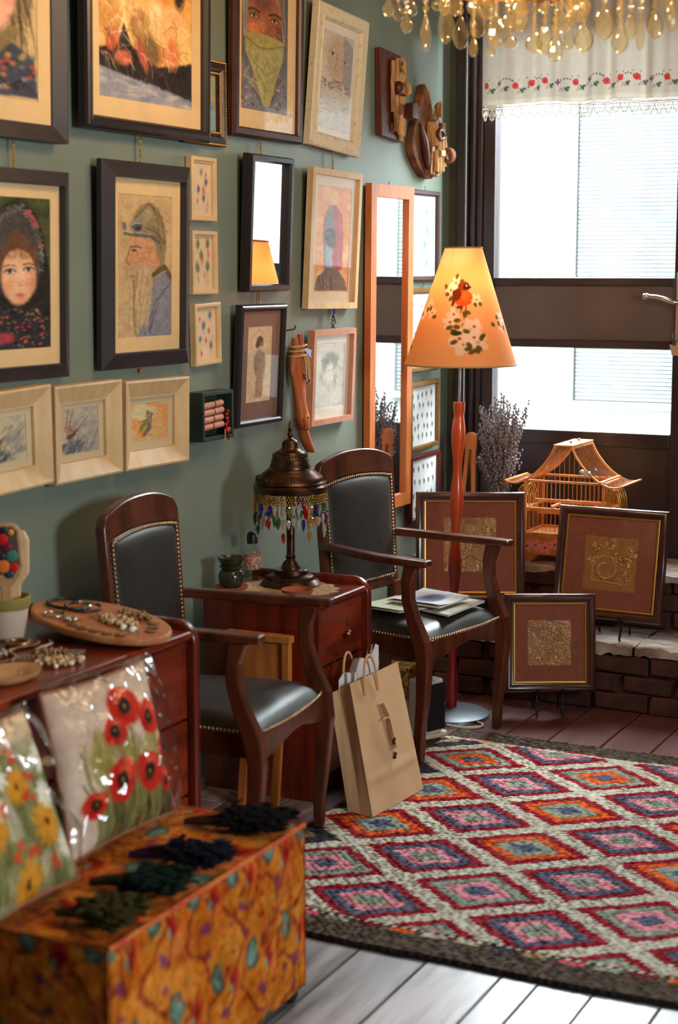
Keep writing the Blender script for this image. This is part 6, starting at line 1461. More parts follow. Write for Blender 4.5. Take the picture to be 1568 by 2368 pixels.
def handle(c0, c1, hgt, lean):
    p0, p1 = Vector(c0), Vector(c1); up = Vector(lean); pts = []
    for k in range(21):
        t = k / 20; a = math.pi * t; pts.append(p0.lerp(p1, 0.5 - 0.5 * math.cos(a) * (1.0 if t in (0, 1) else 1.0)) + up * (hgt * math.sin(a) ** 0.8))
    MB().tube(pts, 0.0042, 8).obj('handle', HD, bag, smooth=60)
handle((0.592, 4.470, 0.345), (0.592, 4.565, 0.340), 0.115, (-0.12, 0.05, 1)); handle((0.520, 4.475, 0.335), (0.520, 4.560, 0.335), 0.125, (-0.10, 0.02, 1))
TP = mat('white_tissue', (226, 222, 218), 0.8)
for k in range(3):
    Pp = np.zeros((8, 14, 3)); u = np.linspace(0, 1, 14)[None]; v = np.linspace(0, 1, 8)[:, None]
    Pp[..., 0] = 0.525 + 0.014 * k + 0.006 * np.sin(u * 9 + k) ; Pp[..., 1] = 4.425 + 0.20 * u + 0.02 * k; Pp[..., 2] = 0.30 + v * (0.095 + 0.012 * k + 0.05 * u + 0.012 * np.sin(u * 13 + 2 * k))
    grid_mesh('tissue_paper', Pp, TP, bag)
tw = thing('twine_bow', 'dry grass and twine sprig tied to the paper bag', 'ornament', (0, 0, 0))
def bagp(u, v, o=0.0):
    a = Vector(F['tl']).lerp(Vector(F['tr']), u).lerp(Vector(F['bl']).lerp(Vector(F['br']), u), v); return a + Vector((0.95, 0, 0.3)) * (o + 0.010)
for k in range(6):
    u0 = 0.44 + 0.012 * k; MB().tube([bagp(u0 - 0.02, 0.24, .004), bagp(u0 + 0.02, 0.34, .008), bagp(u0 + 0.02 + 0.01 * (k % 3), 0.44, .006), bagp(u0 + 0.03 + 0.022 * (k % 3), 0.60, .003)], 0.0017, 6).obj('straw', mat('dry_straw', (146, 92, 46), 0.8) if 'dry_straw' not in bpy.data.materials else bpy.data.materials['dry_straw'], tw, smooth=60)
MB().tube([bagp(0.40, 0.36, .006), bagp(0.45, 0.35, .012), bagp(0.50, 0.365, .012), bagp(0.535, 0.35, .006)], 0.003, 6).obj('twine_knot', M['twine'], tw, smooth=60)
for k, (u, v) in enumerate(((0.52, 0.54), (0.54, 0.56), (0.56, 0.535), (0.51, 0.66), (0.53, 0.64))): MB().ball(tuple(bagp(u, v, .004)), (0.005, 0.008, 0.006), 8, 6).obj('seed_pod', K('dark_pod', (60, 40, 36)) if k == 0 else bpy.data.materials['dark_pod'], tw, smooth=180)
MB().tube([bagp(0.5, 0.55, .003), bagp(0.52, 0.65, .003)], 0.0012, 5).obj('thin_stem', M['twine'], tw)

# ------------------------------------------------------------------ fan heater, cord, small things on the floor
fh = thing('fan_heater', 'small upright beige fan heater with black grille behind chair leg', 'heater', (0.470, 5.235, 0.0), math.radians(-22))
HB = mat('beige_plastic', (206, 190, 166), 0.45)
MB().prism([(-0.045, -0.05), (0.03, -0.05), (0.045, -0.03), (0.045, 0.03), (0.03, 0.05), (-0.045, 0.05)], 0.012, 0.215).obj('housing', HB, fh, bevel=0.008, seg=3)
MB().prism([(-0.055, -0.055), (0.05, -0.055), (0.058, 0), (0.05, 0.055), (-0.055, 0.055)], 0.0125, 0.030).obj('foot', HB, fh, bevel=0.006)
MB().span((0.0455, -0.040, 0.040), (0.050, 0.040, 0.205)).obj('grille_backing', M['black'], fh)
for k in range(19): MB().span((0.050, -0.038, 0.046 + 0.0082 * k), (0.054, 0.038, 0.0495 + 0.0082 * k)).obj('grille_slat', M['black'], fh)
cd = MB().tube([(0.50 + 0.075 * math.cos(a) + 0.02, 5.45 + 0.05 * math.sin(a), 0.006) for a in np.linspace(-2.2, 2.4, 24)] + [(0.44, 5.50, 0.006), (0.40, 5.46, 0.006)], 0.0042, 8).obj('power_cord', mat('cream_cord', (206, 190, 160), 0.5), smooth=60); tag(cd, 'cream power cord looped beside the lamp base', 'cord')
gb = thing('gilt_box', 'small gilt speckled box on the floor behind the far armchair', 'box', (0.10, 5.775, 0.0))
MB().span((-0.07, -0.05, 0), (0.08, 0.05, 0.10)).obj('body', mat('speckled_gilt', (176, 134, 56), 0.5, metal=0.3, c2=(60, 40, 20), scale=60, lo=0.45, hi=0.6), gb, bevel=0.004); MB().span((-0.074, -0.054, 0.10), (0.084, 0.054, 0.115)).obj('lid', bpy.data.materials['speckled_gilt'], gb, bevel=0.004)
gy = thing('cardboard_box', 'grey brown box under the far armchair behind the heater', 'box', (0.24, 5.18, 0.0))
MB().span((-0.10, -0.09, 0), (0.10, 0.10, 0.19)).obj('body', mat('grey_card', (92, 82, 72), 0.9), gy, bevel=0.003); MB().span((-0.104, -0.094, 0.19), (0.104, 0.104, 0.205)).obj('lid', mat('grey_card_lid', (104, 92, 80), 0.9), gy, bevel=0.003)
Pp = np.zeros((8, 10, 3)); u = np.linspace(0, 1, 10)[None]; v = np.linspace(0, 1, 8)[:, None]
Pp[..., 0] = 0.515 + 0.05 * u + 0.005 * np.sin(v * 7); Pp[..., 1] = 4.43 + 0.10 * v; Pp[..., 2] = 0.0165 + 0.045 * (1 - v) * (0.4 + 0.6 * np.sin(u * 3.1)) * 0.6
op = grid_mesh('crumpled_paper', Pp, mat('orange_paper', (190, 92, 26), 0.7)); tag(op, 'scrap of orange paper on the floor beside the paper bag', 'paper')

# ------------------------------------------------------------------ gold relief pictures on little easels
def gold_picture(label, Mx, w, h, kind, pm):
    r = picture('framed_relief', label, Mx, w, h, [(0, 0), (0, 0.016), (0.006, 0.024), (0.014, 0.027), (0.022, 0.024), (0.027, 0.016), (0.032, 0.015), (0.032, 0.002)], M['walnut'], art_gold_relief(kind), pm, M['mat_brown'], True, group='gold floral reliefs in walnut frames', depth=0.010, relief=0.02, smooth=40)
    s = MB(); moulding('gilt_slip', w - 0.064, h - 0.064, [(0, 0.006), (0, 0.0135), (0.003, 0.016), (0.007, 0.015), (0.0085, 0.010)], M['gold'], r).location = (0, 0.032, 0)
    return r
def easel(label, Mx, w, h, foot_z):
    """wire easel under a picture; built in the picture's own axes, feet reach the support"""
    r = thing('wire_easel', label, 'easel', M=Mx, group='black wire easels')
    inv = Mx.inverted()
    for s in (-1, 1):
        x = s * w * 0.14
        p_floor = Mx @ Vector((x, 0, 0.012)); p_floor.z = foot_z + 0.004
        lip = [Vector((x, 0.012, 0.036)), Vector((x, -0.006, 0.036)), Vector((x, -0.007, -0.006)), inv @ (p_floor + (Mx.to_3x3() @ Vector((0, 0, 0.012)))), inv @ (p_floor + (Mx.to_3x3() @ Vector((0, 0, 0.004))) + Vector((0, 0, -0.001)))]
        MB().tube(lip, 0.0045, 7).obj('front_leg', M['blackmetal'], r, smooth=60)
        bk = Mx @ Vector((x, h * 0.5, -0.008)); bf = Mx @ Vector((x, 0, -0.10)); bf.z = foot_z + 0.004
        MB().tube([Vector((x, -0.007, -0.006)), Vector((x, h * 0.5, -0.008)), inv @ bf], 0.004, 7).obj('back_leg', M['blackmetal'], r, smooth=60)
    MB().tube([Vector((-w * 0.14, h * 0.5, -0.008)), Vector((w * 0.14, h * 0.5, -0.008))], 0.004, 7).obj('crossbar', M['blackmetal'], r)
Mr = basis((0.888, 5.968, 0.325), (1, -0.045, 0), (0, 0.075, 0.415))
gold_picture('walnut framed gold relief with spiral flowers on the brick ledge', Mr, 0.430, 0.420, 1, (0.078, 0.075, 0.078, 0.075))
easel('black wire easel under the spiral gold relief on the ledge', Mr, 0.43, 0.42, 0.25)
Ml = basis((0.338, 5.968, 0.345), (0.38, 0.18, 0), (-0.035, 0.072, 0.42))
gold_picture('walnut framed gold relief behind the red lamp stem', Ml, 0.425, 0.428, 0, (0.078, 0.085, 0.078, 0.068))
easel('black wire easel hidden behind the far armchair', Ml, 0.425, 0.43, 0.25)
Mo = basis((0.753, 5.722, 0.088), (0.29, 0.15, 0), (-0.028, 0.040, 0.357))
gold_picture('walnut framed gold relief standing lowest, in front of the ledge', Mo, 0.336, 0.362, 2, (0.056, 0.066, 0.056, 0.066))
easel('black wire easel standing on the floor boards', Mo, 0.336, 0.36, 0.0)
# ------------------------------------------------------------------ bird cage
bc = thing('bird_cage', 'orange bamboo bird cage with pagoda roof on the window ledge', 'bird cage', (0, 0, 0.477))
X0, X1, Y0, Y1 = 0.470, 0.790, 6.215, 6.430; xc = (X0 + X1) / 2
BB = M['bamboo']
def post(x, y, z0, z1, w=0.011): MB().box((x, y, (z0 + z1) / 2), (w, w, z1 - z0)).obj('post', BB, bc, bevel=0.001)
for x in (X0, X1):
    for y in (Y0, Y1): post(x, y, 0.02, 0.335)
def rail(a, b, w=0.009, h=0.009, nm='rail'):
    a, b = Vector(a), Vector(b); side = Vector((0, 0, 1)) if abs((b - a).normalized().z) < 0.9 else Vector((1, 0, 0))
    return MB().sweep([a, b], h, w, side).obj(nm, BB, bc, bevel=0.001)
for z in (0.115, 0.215, 0.325):
    rail((X0, Y0, z), (X1, Y0, z)); rail((X0, Y1, z), (X1, Y1, z)); rail((X0, Y0, z), (X0, Y1, z)); rail((X1, Y0, z), (X1, Y1, z))
MB().span((X0 - .004, Y0 - .004, 0.03), (X1 + .004, Y1 + .004, 0.106)).obj('base_box', M['pine'], bc, bevel=0.002)
MB().span((X0 - .004, Y0 - .004, 0.106), (X1 + .004, Y1 + .004, 0.110)).obj('floor_board', M['bamboo'], bc)
cf = Canvas(130, 34, (204, 120, 56)); cf.wash((186, 98, 40), 8, 0.5, 0.6)
for x, y in ((0.05, 0.55), (0.16, 0.5), (0.28, 0.6), (0.4, 0.4), (0.5, 0.5), (0.62, 0.5), (0.75, 0.6), (0.88, 0.5)):
    for k in range(5): cf.ell(x + random.uniform(-.05, .05), y + random.uniform(-.3, .3), 0.016, 0.10, (40, 50, 30), 0.9, 0.4, random.uniform(0, 180))
    flower(cf, x, y, 0.085, (236, 140, 140), (96, 30, 60), 5, random.random() * 70, 0.42)
Pp = np.zeros((34, 130, 3)); Pp[..., 0] = np.linspace(X0 - .003, X1 + .003, 130)[None]; Pp[..., 1] = Y0 - 0.0052; Pp[..., 2] = np.linspace(0.104, 0.032, 34)[:, None]
grid_mesh('painted_panel', Pp, M['print'], bc, cf.linear())
for x, s in ((X0, 1), (X1, -1)): xz_poly([(x - s * .004, 0.03), (x + s * 0.06, 0.03), (x + s * .025, 0.0), (x + s * .004, -0.0)], Y0 - .004, Y0 + .006).obj('bracket_foot', M['pine'], bc)
for x in (X0 + 0.006, X1 - 0.006): MB().box((x, Y1, 0.015), (0.012, 0.012, 0.03)).obj('foot', M['pine'], bc)
def bars(nm, pts): 
    q = MB()
    for a, b in pts: q.tube([a, b], 0.0011, 5, caps=False)
    stuff(q.obj(nm, BB, bc))
n = 18
bars('front_bars', [((X0 + (X1 - X0) * k / n, Y0, 0.11), (X0 + (X1 - X0) * k / n, Y0, 0.33)) for k in range(1, n)])
bars('rear_bars', [((X0 + (X1 - X0) * k / n, Y1, 0.11), (X0 + (X1 - X0) * k / n, Y1, 0.33)) for k in range(1, n)])
n = 12
bars('side_bars', [((X0, Y0 + (Y1 - Y0) * k / n, 0.11), (X0, Y0 + (Y1 - Y0) * k / n, 0.33)) for k in range(1, n)])
bars('side_bars', [((X1, Y0 + (Y1 - Y0) * k / n, 0.11), (X1, Y0 + (Y1 - Y0) * k / n, 0.33)) for k in range(1, n)])
for z, y in ((0.20, 6.28), (0.235, 6.33), (0.18, 6.36)): rail((X0, y, z), (X1, y, z), 0.010, 0.010, 'perch')
for x, z in ((0.58, 0.225), (0.70, 0.205)): rail((x, Y0, z), (x, Y1, z), 0.010, 0.010, 'perch')
# roof
def roof_curve(s, t):
    """t 0 at the ridge .. 1 at the eave tip"""
    x = xc + s * (0.034 + 0.205 * t ** 1.15); z = 0.466 - 0.158 * (1 - (1 - t) ** 2.0) + 0.012 * max(0, t - 0.8) / 0.2
    return x, z
ts = np.linspace(0, 1, 10)
for s in (-1, 1):
    q = MB()
    for k in range(14):
        y = Y0 - 0.02 + (Y1 - Y0 + 0.04) * k / 13
        if k in (0, 13):
            MB().sweep([(roof_curve(s, t)[0], y, roof_curve(s, t)[1]) for t in ts], 0.007, 0.007, (0, 1, 0)).obj('roof_edge', BB, bc, bevel=0.001)
        else: q.tube([(roof_curve(s, t)[0], y, roof_curve(s, t)[1]) for t in ts], 0.0012, 5)
    stuff(q.obj('roof_slats', BB, bc, smooth=180))
    for t in (0.62, 1.0): rail((roof_curve(s, t)[0], Y0 - 0.024, roof_curve(s, t)[1] + 0.003), (roof_curve(s, t)[0], Y1 + 0.024, roof_curve(s, t)[1] + 0.003), 0.010, 0.006, 'eave_bar')
    rail((roof_curve(s, 0)[0], Y0 - 0.02, 0.464), (roof_curve(s, 0)[0], Y1 + 0.02, 0.464), 0.008, 0.012, 'ridge_bar')
MB().span((xc - 0.040, Y0 - 0.022, 0.468), (xc + 0.040, Y1 + 0.022, 0.474)).obj('ridge_board', BB, bc, bevel=0.001)
for y in (Y0 + 0.06, Y1 - 0.05): MB().ball((xc + 0.004, y, 0.479), 0.006, 8, 6).obj('ridge_knob', BB, bc, smooth=180)
bars('gable_bars', [((X0 + (X1 - X0) * k / 16, Y0, 0.33), (X0 + (X1 - X0) * k / 16, Y0, 0.328 + max(0.0, np.interp(abs(k / 16 - 0.5) * 0.32, [0.03, 0.07, 0.12, 0.16], [0.128, 0.075, 0.028, 0.002])))) for k in range(2, 15)])
# wire feeders at both sides
for s, x in ((-1, X0), (1, X1)):
    for k in range(5):
        y = Y0 + 0.045 + 0.026 * k
        MB().tube([(x + s * (0.026 - 0.026 * math.cos(a)), y, 0.215 + 0.085 * math.sin(a)) for a in np.linspace(0, math.pi, 14)], 0.0022, 6).obj('feeder_hoop', M['brass'], bc, smooth=60)
    MB().span((x + (0 if s > 0 else -0.056), Y0 + 0.035, 0.198), (x + (0.056 if s > 0 else 0), Y0 + 0.16, 0.212)).obj('feeder_tray', BB, bc, bevel=0.001)
# little bird on the roof
bd_ = thing('bird_figurine', 'small white and grey bird perched on the cage roof', 'bird', (0.722, 6.205, 0.477 + 0.350))
MB().ball((0, 0, 0.016), (0.019, 0.013, 0.013), 14, 10).obj('body', mat('white_plumage', (226, 222, 216), 0.7), bd_, smooth=180).rotation_euler = (0, 0.35, 0)
MB().ball((-0.016, -0.002, 0.022), 0.0095, 12, 8).obj('head', bpy.data.materials['white_plumage'], bd_, smooth=180)
MB().lathe([(0.003, 0), (0.0003, 0.008)], 6, Matrix.Translation((-0.024, -0.002, 0.022)) @ Matrix.Rotation(-math.pi / 2, 4, 'Y')).obj('beak', mat('orange_beak', (200, 110, 50), 0.5), bd_)
for s in (-1, 1): MB().prism([(-0.006, 0), (0.028, 0.014), (0.034, 0.026), (0.010, 0.014)], -0.0012, 0.0012, Matrix.Translation((0, s * 0.010, 0.018)) @ Matrix.Rotation(math.pi / 2, 4, 'X')).obj('wing', mat('grey_wing', (120, 124, 128), 0.7) if 'grey_wing' not in bpy.data.materials else bpy.data.materials['grey_wing'], bd_)
MB().prism([(0.010, 0), (0.036, 0.022), (0.043, 0.018), (0.018, -0.006)], -0.004, 0.004, Matrix.Translation((0, 0, 0.014)) @ Matrix.Rotation(math.pi / 2, 4, 'X')).obj('tail', bpy.data.materials['grey_wing'], bd_)

# ------------------------------------------------------------------ lavender in a vase, slotted wooden easel
lv = thing('lavender_bouquet', 'grey dried lavender bouquet in front of the window corner', 'bouquet', (0.300, 6.375, 0.477))
MB().lathe([(0.0, 0), (0.045, 0), (0.055, 0.05), (0.050, 0.13), (0.036, 0.19), (0.042, 0.22), (0.036, 0.22), (0.030, 0.19), (0.0, 0.18)], 24, caps=False).obj('vase', mat('dark_vase', (56, 44, 38), 0.5), lv, smooth=60)
s_ = MB(); f_ = MB(); lvx, lvy = 0.30, 6.375
for k in range(210):
    a = random.random() * 6.283; r_ = math.sqrt(random.random()); hgt = random.uniform(0.40, 0.66) * (1 - 0.10 * r_)
    ex_, ey_ = r_ * math.cos(a) * 0.095, max(-0.10, min(0.10, r_ * math.sin(a) * 0.085))
    if k > 200: ex_, ey_, hgt = random.uniform(0.06, 0.13), random.uniform(-.04, .02), random.uniform(0.50, 0.64)
    b0 = Vector((ex_ * 0.15, ey_ * 0.15, 0.18)); tp = Vector((ex_, ey_, hgt)); mid = b0.lerp(tp, 0.55) + Vector((ex_ * -0.08, ey_ * -0.08, 0.01))
    s_.tube([b0, mid, tp], 0.0011, 4, caps=False)
    nb = random.randint(14, 24)
    for q in range(nb):
        t = 1 - q * 0.012 / (hgt - 0.18) * 1.2; p = mid.lerp(tp, max(0, (t - 0.55) / 0.45)) if t > 0.55 else b0.lerp(mid, t / 0.55)
        jx = Vector((random.uniform(-.006, .006), random.uniform(-.006, .006), random.uniform(-.003, .003)))
        f_.ball(tuple(p + jx), (0.0042, 0.0042, 0.0055), 5, 3)
stuff(s_.obj('stems', K('grey_green_stem', (112, 106, 84)), lv)); stuff(f_.obj('flower_spikes', mat('grey_lavender', (168, 156, 160), 0.9, c2=(116, 106, 114), scale=60), lv, smooth=180))
fe = thing('slotted_easel', 'orange slotted wooden easel leg beside the lavender', 'easel', (0.205, 6.245, 0.477))
for s in (-1, 1): MB().sweep([(s * 0.032, 0, 0.0), (s * 0.012, 0.05, 0.47)], 0.016, 0.012, (1, 0, 0)).obj('leg', M['pine'], fe, bevel=0.002)
MB().prism([(0.024 * math.cos(a), 0.02 * math.sin(a)) for a in np.linspace(0, math.pi, 12)] + [(-0.024, -0.05), (0.024, -0.05)], -0.006, 0.006, Matrix.Translation((0, 0.050, 0.478)) @ Matrix.Rotation(math.pi / 2 - 0.1, 4, 'X')).obj('head', M['pine'], fe, bevel=0.002)
for s in (-1,): MB().sweep([(0, 0.052, 0.44), (0.0, 0.12, 0.0)], 0.014, 0.010, (1, 0, 0)).obj('back_leg', M['pine'], fe)

# ------------------------------------------------------------------ curtain with embroidery and lace
ct = thing('curtain_valance', 'white linen valance embroidered with red flowers above the window', 'curtain', (0, 0, 0))
w_, h_ = 420, 150
cc = Canvas(w_, h_, (182, 174, 160)); cc.grain(3, 120)
Wc, Hc = 1.0, 0.50     # metres
def U(x): return x / Wc
def V(zfromhem): return 1 - zfromhem / Hc
for k in range(17):
    x = 0.025 + 0.062 * k; zc_ = 0.078 + 0.006 * math.sin(k * 2.1)
    pts = [(U(x + 0.062 * t), V(zc_ + 0.016 * math.sin(t * math.pi) * (1 if k % 2 else -1))) for t in np.linspace(0, 1, 7)]
    for p in np.linspace(0, 1, 7): cc.ell(U(x + 0.062 * p), V(zc_ + 0.018 * math.sin(p * math.pi) * (1 if k % 2 else -1)), 0.0036, 0.0085, (78, 66, 72), 0.95, 0.35)
    if k % 2 == 0 or k in (3, 9):
        for a in range(8): cc.ell(U(x + 0.008 * math.cos(a * 0.785)), V(zc_ + 0.009 * math.sin(a * 0.785)), 0.0065, 0.0105, (188, 48, 50), 0.95, 0.4)
        cc.ell(U(x), V(zc_), 0.004, 0.008, (120, 20, 30), 1, 0.4)
        for d in (-0.015, 0.012): cc.ell(U(x + d), V(zc_ + 0.022), 0.004, 0.008, (110, 100, 96), 0.8, 0.4)
    else:
        for a in range(4): cc.ell(U(x + 0.006 * math.cos(a * 1.57)), V(zc_ + 0.007 * math.sin(a * 1.57)), 0.005, 0.009, (96, 46, 60), 0.95, 0.4)
    for dx, dz in ((0.026, -0.020), (0.034, -0.016), (0.030, -0.026)): cc.ell(U(x + dx), V(zc_ + dz), 0.0072, 0.013, (64, 82, 60), 0.95, 0.4)
    for dx, dz in ((0.012, -0.022), (0.018, -0.028), (0.008, -0.03)): cc.ell(U(x + dx), V(zc_ + dz), 0.0036, 0.008, (110, 104, 104), 0.9, 0.4)
cc.line([(0, V(0.018)), (1, V(0.018))], 0.004, (196, 186, 166), 0.8)
cc.poly([(0, V(0.017)), (1, V(0.017)), (1, 1), (0, 1)], (206, 196, 178), 0.8, 0)
xx = np.linspace(0.165, 1.165, w_); zz = np.linspace(2.785, 2.285, h_)
Pp = np.zeros((h_, w_, 3)); Pp[..., 0] = xx[None]; Pp[..., 2] = zz[:, None]
amp = np.linspace(0.6, 1.0, h_)[:, None]
fold = amp * (0.018 * np.sin(xx * 38 + 1.6 * np.sin(xx * 9))[None] + 0.008 * np.sin(xx * 83 + 1.0)[None])
Pp[..., 1] = 6.455 + fold; Pp[..., 2] += 0.004 * np.sin(xx * 19)[None] * np.linspace(0, 1, h_)[:, None]
M['linen'] = print_mat('embroidered_linen', rough=0.9, spec=0.1, translucent=0.07, bump=0.15, bscale=500)
grid_mesh('linen_panel', Pp, M['linen'], ct, cc.linear())
hem_y = Pp[-1, :, 1]; hem_z = Pp[-1, :, 2]
def hy(x): return float(np.interp(x, xx, hem_y)), float(np.interp(x, xx, hem_z))
q = MB(); sw = 0.0345
for k in range(29):
    x0 = 0.165 + sw * k
    def pt(u, d): 
        y, z = hy(x0 + sw * u); return (x0 + sw * u, y, z - d)
    q.tube([pt(t, 0.020 + 0.034 * math.sin(math.pi * t) ** 0.7) for t in np.linspace(0, 1, 13)], 0.0017, 5)
    q.tube([pt(0.5 + 0.26 * math.cos(a), 0.034 + 0.012 * math.sin(a)) for a in np.linspace(0, 6.28, 11)[:-1]], 0.0015, 5, closed=True)
    q.tube([pt(0.5 + 0.10 * math.cos(a), 0.034 + 0.006 * math.sin(a)) for a in np.linspace(0, 6.28, 9)[:-1]], 0.0015, 5, closed=True)
    for t in np.linspace(0.1, 0.9, 5): q.tube([pt(t, 0.022 + 0.034 * math.sin(math.pi * t) ** 0.7), pt(t, 0.029 + 0.034 * math.sin(math.pi * t) ** 0.7)], 0.0018, 4)
    for j in range(5):
        q.tube([pt(j / 5, 0), pt((j + 1) / 5, 0.010)], 0.0012, 4); q.tube([pt((j + 1) / 5, 0), pt(j / 5, 0.010)], 0.0012, 4)
    q.tube([pt(t, 0.010) for t in np.linspace(0, 1, 6)], 0.0016, 5); q.tube([pt(t, 0.019) for t in np.linspace(0, 1, 6)], 0.0016, 5)
    for j in range(6): q.tube([pt((j + 0.5) / 6, 0.010), pt((j + 0.5) / 6, 0.019)], 0.0013, 4)
lace = mat('white_crochet', (232, 228, 220), 0.9)
stuff(q.obj('lace_trim', lace, ct, smooth=180))
MB().tube([(0.13, 6.455, 2.785), (1.20, 6.455, 2.785)], 0.009, 10).obj('curtain_rod', M['black'], ct, smooth=60)
for x in (0.135, 1.195): MB().tube([(x, 6.455, 2.785), (x, 6.535, 2.785)], 0.007, 8).obj('rod_bracket', M['black'], ct, smooth=60)
# keys hanging in the door
ky = thing('key_ring', 'key ring with cardboard tag hanging from the door lock', 'keys', (0.985, 6.522, 1.385))
MB().tube([(0, 0.022, 0), (0, -0.012, 0)], 0.004, 8).obj('key', M['steel'], ky)
MB().tube([(-0.006 + 0.014 * math.cos(a), -0.010, -0.016 + 0.016 * math.sin(a)) for a in np.linspace(0, 6.28, 17)[:-1]], 0.0014, 6, closed=True).obj('ring', M['steel'], ky, smooth=60)
MB().prism([(-0.008, 0), (0.006, 0), (0.007, -0.026), (-0.009, -0.024)], 0, 0.004, Matrix.Translation((-0.012, -0.006, -0.030)) @ Matrix.Rotation(math.pi / 2, 4, 'X')).obj('fob', mat('dark_fob', (56, 58, 70), 0.5), ky, bevel=0.001)
MB().prism([(-0.026, 0.006), (0.02, 0.018), (0.022, -0.034), (-0.014, -0.036)], 0, 0.0015, Matrix.Translation((-0.006, -0.008, -0.058)) @ Matrix.Rotation(math.pi / 2, 4, 'X')).obj('tag', mat('kraft_tag', (186, 150, 122), 0.8), ky)

# ------------------------------------------------------------------ chandelier
CX, CY = 1.27, 4.02
ch = thing('chandelier', 'gilt chandelier hung with amber tinted crystal drops', 'chandelier', (CX, CY, 3.0))
GO = mat('gilt_brass', (226, 162, 72), 0.28, metal=0.9)
MB().lathe([(0.0, 0.0), (0.06, 0.0), (0.055, -0.02), (0.012, -0.035), (0.010, -0.45), (0.03, -0.48), (0.045, -0.52), (0.03, -0.56), (0.014, -0.59), (0.03, -0.64), (0.05, -0.67), (0.03, -0.72), (0.0, -0.73)][::-1], 24, caps=False).obj('stem', GO, ch, smooth=60)
for k in range(8):
    a = 2 * math.pi * k / 8 + 0.2; ca, sa = math.cos(a), math.sin(a)
    pts = [(r_ * ca, r_ * sa, z) for r_, z in ((0.03, -0.60), (0.10, -0.66), (0.19, -0.695), (0.28, -0.685), (0.345, -0.64), (0.37, -0.60))]
    MB().tube(pts, 0.0075, 8).obj('arm', GO, ch, smooth=60)
    cp = MB().lathe([(0.008, -0.605), (0.034, -0.595), (0.040, -0.583), (0.034, -0.583), (0.012, -0.59)], 16, Matrix.Translation((0.37 * ca, 0.37 * sa, 0)), caps=False).obj('drip_cup', GO, ch, smooth=60)
    MB().tube([(0.37 * ca, 0.37 * sa, -0.595), (0.37 * ca, 0.37 * sa, -0.52)], 0.011, 10).obj('candle', mat('candle_sleeve', (232, 214, 176), 0.6) if 'candle_sleeve' not in bpy.data.materials else bpy.data.materials['candle_sleeve'], ch, smooth=60)
    bulb(ch, (0.37 * ca, 0.37 * sa, -0.495), 0.017, LAMP_CHAND, (1.0, 0.66, 0.34), 0.02)
for r_, z in ((0.22, -0.655), (0.36, -0.665)):
    MB().tube([(r_ * math.cos(a), r_ * math.sin(a), z) for a in np.linspace(0, 6.2832, 49)[:-1]], 0.005, 8, closed=True).obj('ring', GO, ch, smooth=60)
CR = glass_mat('amber_crystal', (0.99, 0.96, 0.84), 0.03, 2.4)
_n, _l = CR.node_tree.nodes, CR.node_tree.links
_mx = [n for n in _n if n.type == 'MIX_SHADER'][0]; _tl = _n.new('ShaderNodeBsdfTranslucent'); _tl.inputs['Color'].default_value = (0.95, 0.80, 0.45, 1)
_m2 = _n.new('ShaderNodeMixShader'); _m2.inputs['Fac'].default_value = 0.10; _l.new(_mx.outputs[0], _m2.inputs[1]); _l.new(_tl.outputs[0], _m2.inputs[2]); _l.new(_m2.outputs[0], _n['Material Output'].inputs['Surface'])
cm = MB().lathe([(0.02, -1.0), (0.50, -0.93), (0.86, -0.78), (1.0, -0.62), (0.92, -0.46), (0.62, -0.26), (0.30, -0.10), (0.06, 0.0)], 10).obj('crystal_drop', CR, ch, smooth=22)
bm2 = MB().ball((0, 0, 0), 1.0, 10, 7).obj('crystal_bead', CR, ch, smooth=25)
WR = mat('fine_brass_wire', (206, 150, 70), 0.3, metal=1.0)
DR = [(0.921, 3.9, 2.269, 0.0152, 0.046), (0.79, 4.25, 2.315, 0.0165, 0.05), (0.833, 4.25, 2.322, 0.0137, 0.044), (0.97, 3.9, 2.228, 0.0151, 0.048), (0.979, 4.0, 2.219, 0.0141, 0.098), (0.904, 4.25, 2.328, 0.0164, 0.038), (0.993, 4.1, 2.252, 0.0223, 0.105), (0.973, 4.25, 2.25, 0.0217, 0.092), (1.208, 3.75, 2.141, 0.0119, 0.048), (1.022, 4.25, 2.275, 0.0229, 0.086), (1.264, 3.75, 2.177, 0.0237, 0.081), (1.117, 4.1, 2.177, 0.013, 0.031), (1.229, 4.0, 2.248, 0.0252, 0.091), (1.114, 4.25, 2.217, 0.0214, 0.037), (1.304, 3.9, 2.164, 0.0208, 0.054), (1.331, 3.9, 2.169, 0.0195, 0.073), (1.289, 4.1, 2.177, 0.0217, 0.077), (1.252, 4.25, 2.26, 0.0265, 0.064), (1.274, 4.25, 2.215, 0.0145, 0.058), (1.363, 4.1, 2.196, 0.0242, 0.076), (1.414, 4.1, 2.23, 0.0267, 0.091), (1.516, 3.9, 2.158, 0.0204, 0.067), (1.541, 3.9, 2.188, 0.0144, 0.067), (1.565, 3.9, 2.171, 0.012, 0.091), (1.5, 4.25, 2.24, 0.0222, 0.078), (1.583, 4.1, 2.234, 0.0138, 0.08), (1.446, 3.75, 2.192, 0.014, 0.042), (1.466, 3.75, 2.199, 0.014, 0.04), (1.238, 3.9, 2.22, 0.0148, 0.039), (1.204, 4.25, 2.298, 0.016, 0.032)]
DR += [(0.98, 4.12, 2.305, 0.016, 0.06), (1.08, 3.95, 2.275, 0.018, 0.06), (1.16, 4.2, 2.30, 0.018, 0.06), (1.33, 4.2, 2.29, 0.018, 0.06), (1.42, 3.85, 2.25, 0.018, 0.06), (1.6, 4.0, 2.27, 0.018, 0.07), (1.64, 4.1, 2.23, 0.016, 0.06), (1.36, 4.02, 2.27, 0.02, 0.07), (1.10, 4.02, 2.285, 0.018, 0.06), (1.20, 3.85, 2.245, 0.018, 0.06)]
q = MB(); fst = [True, True]
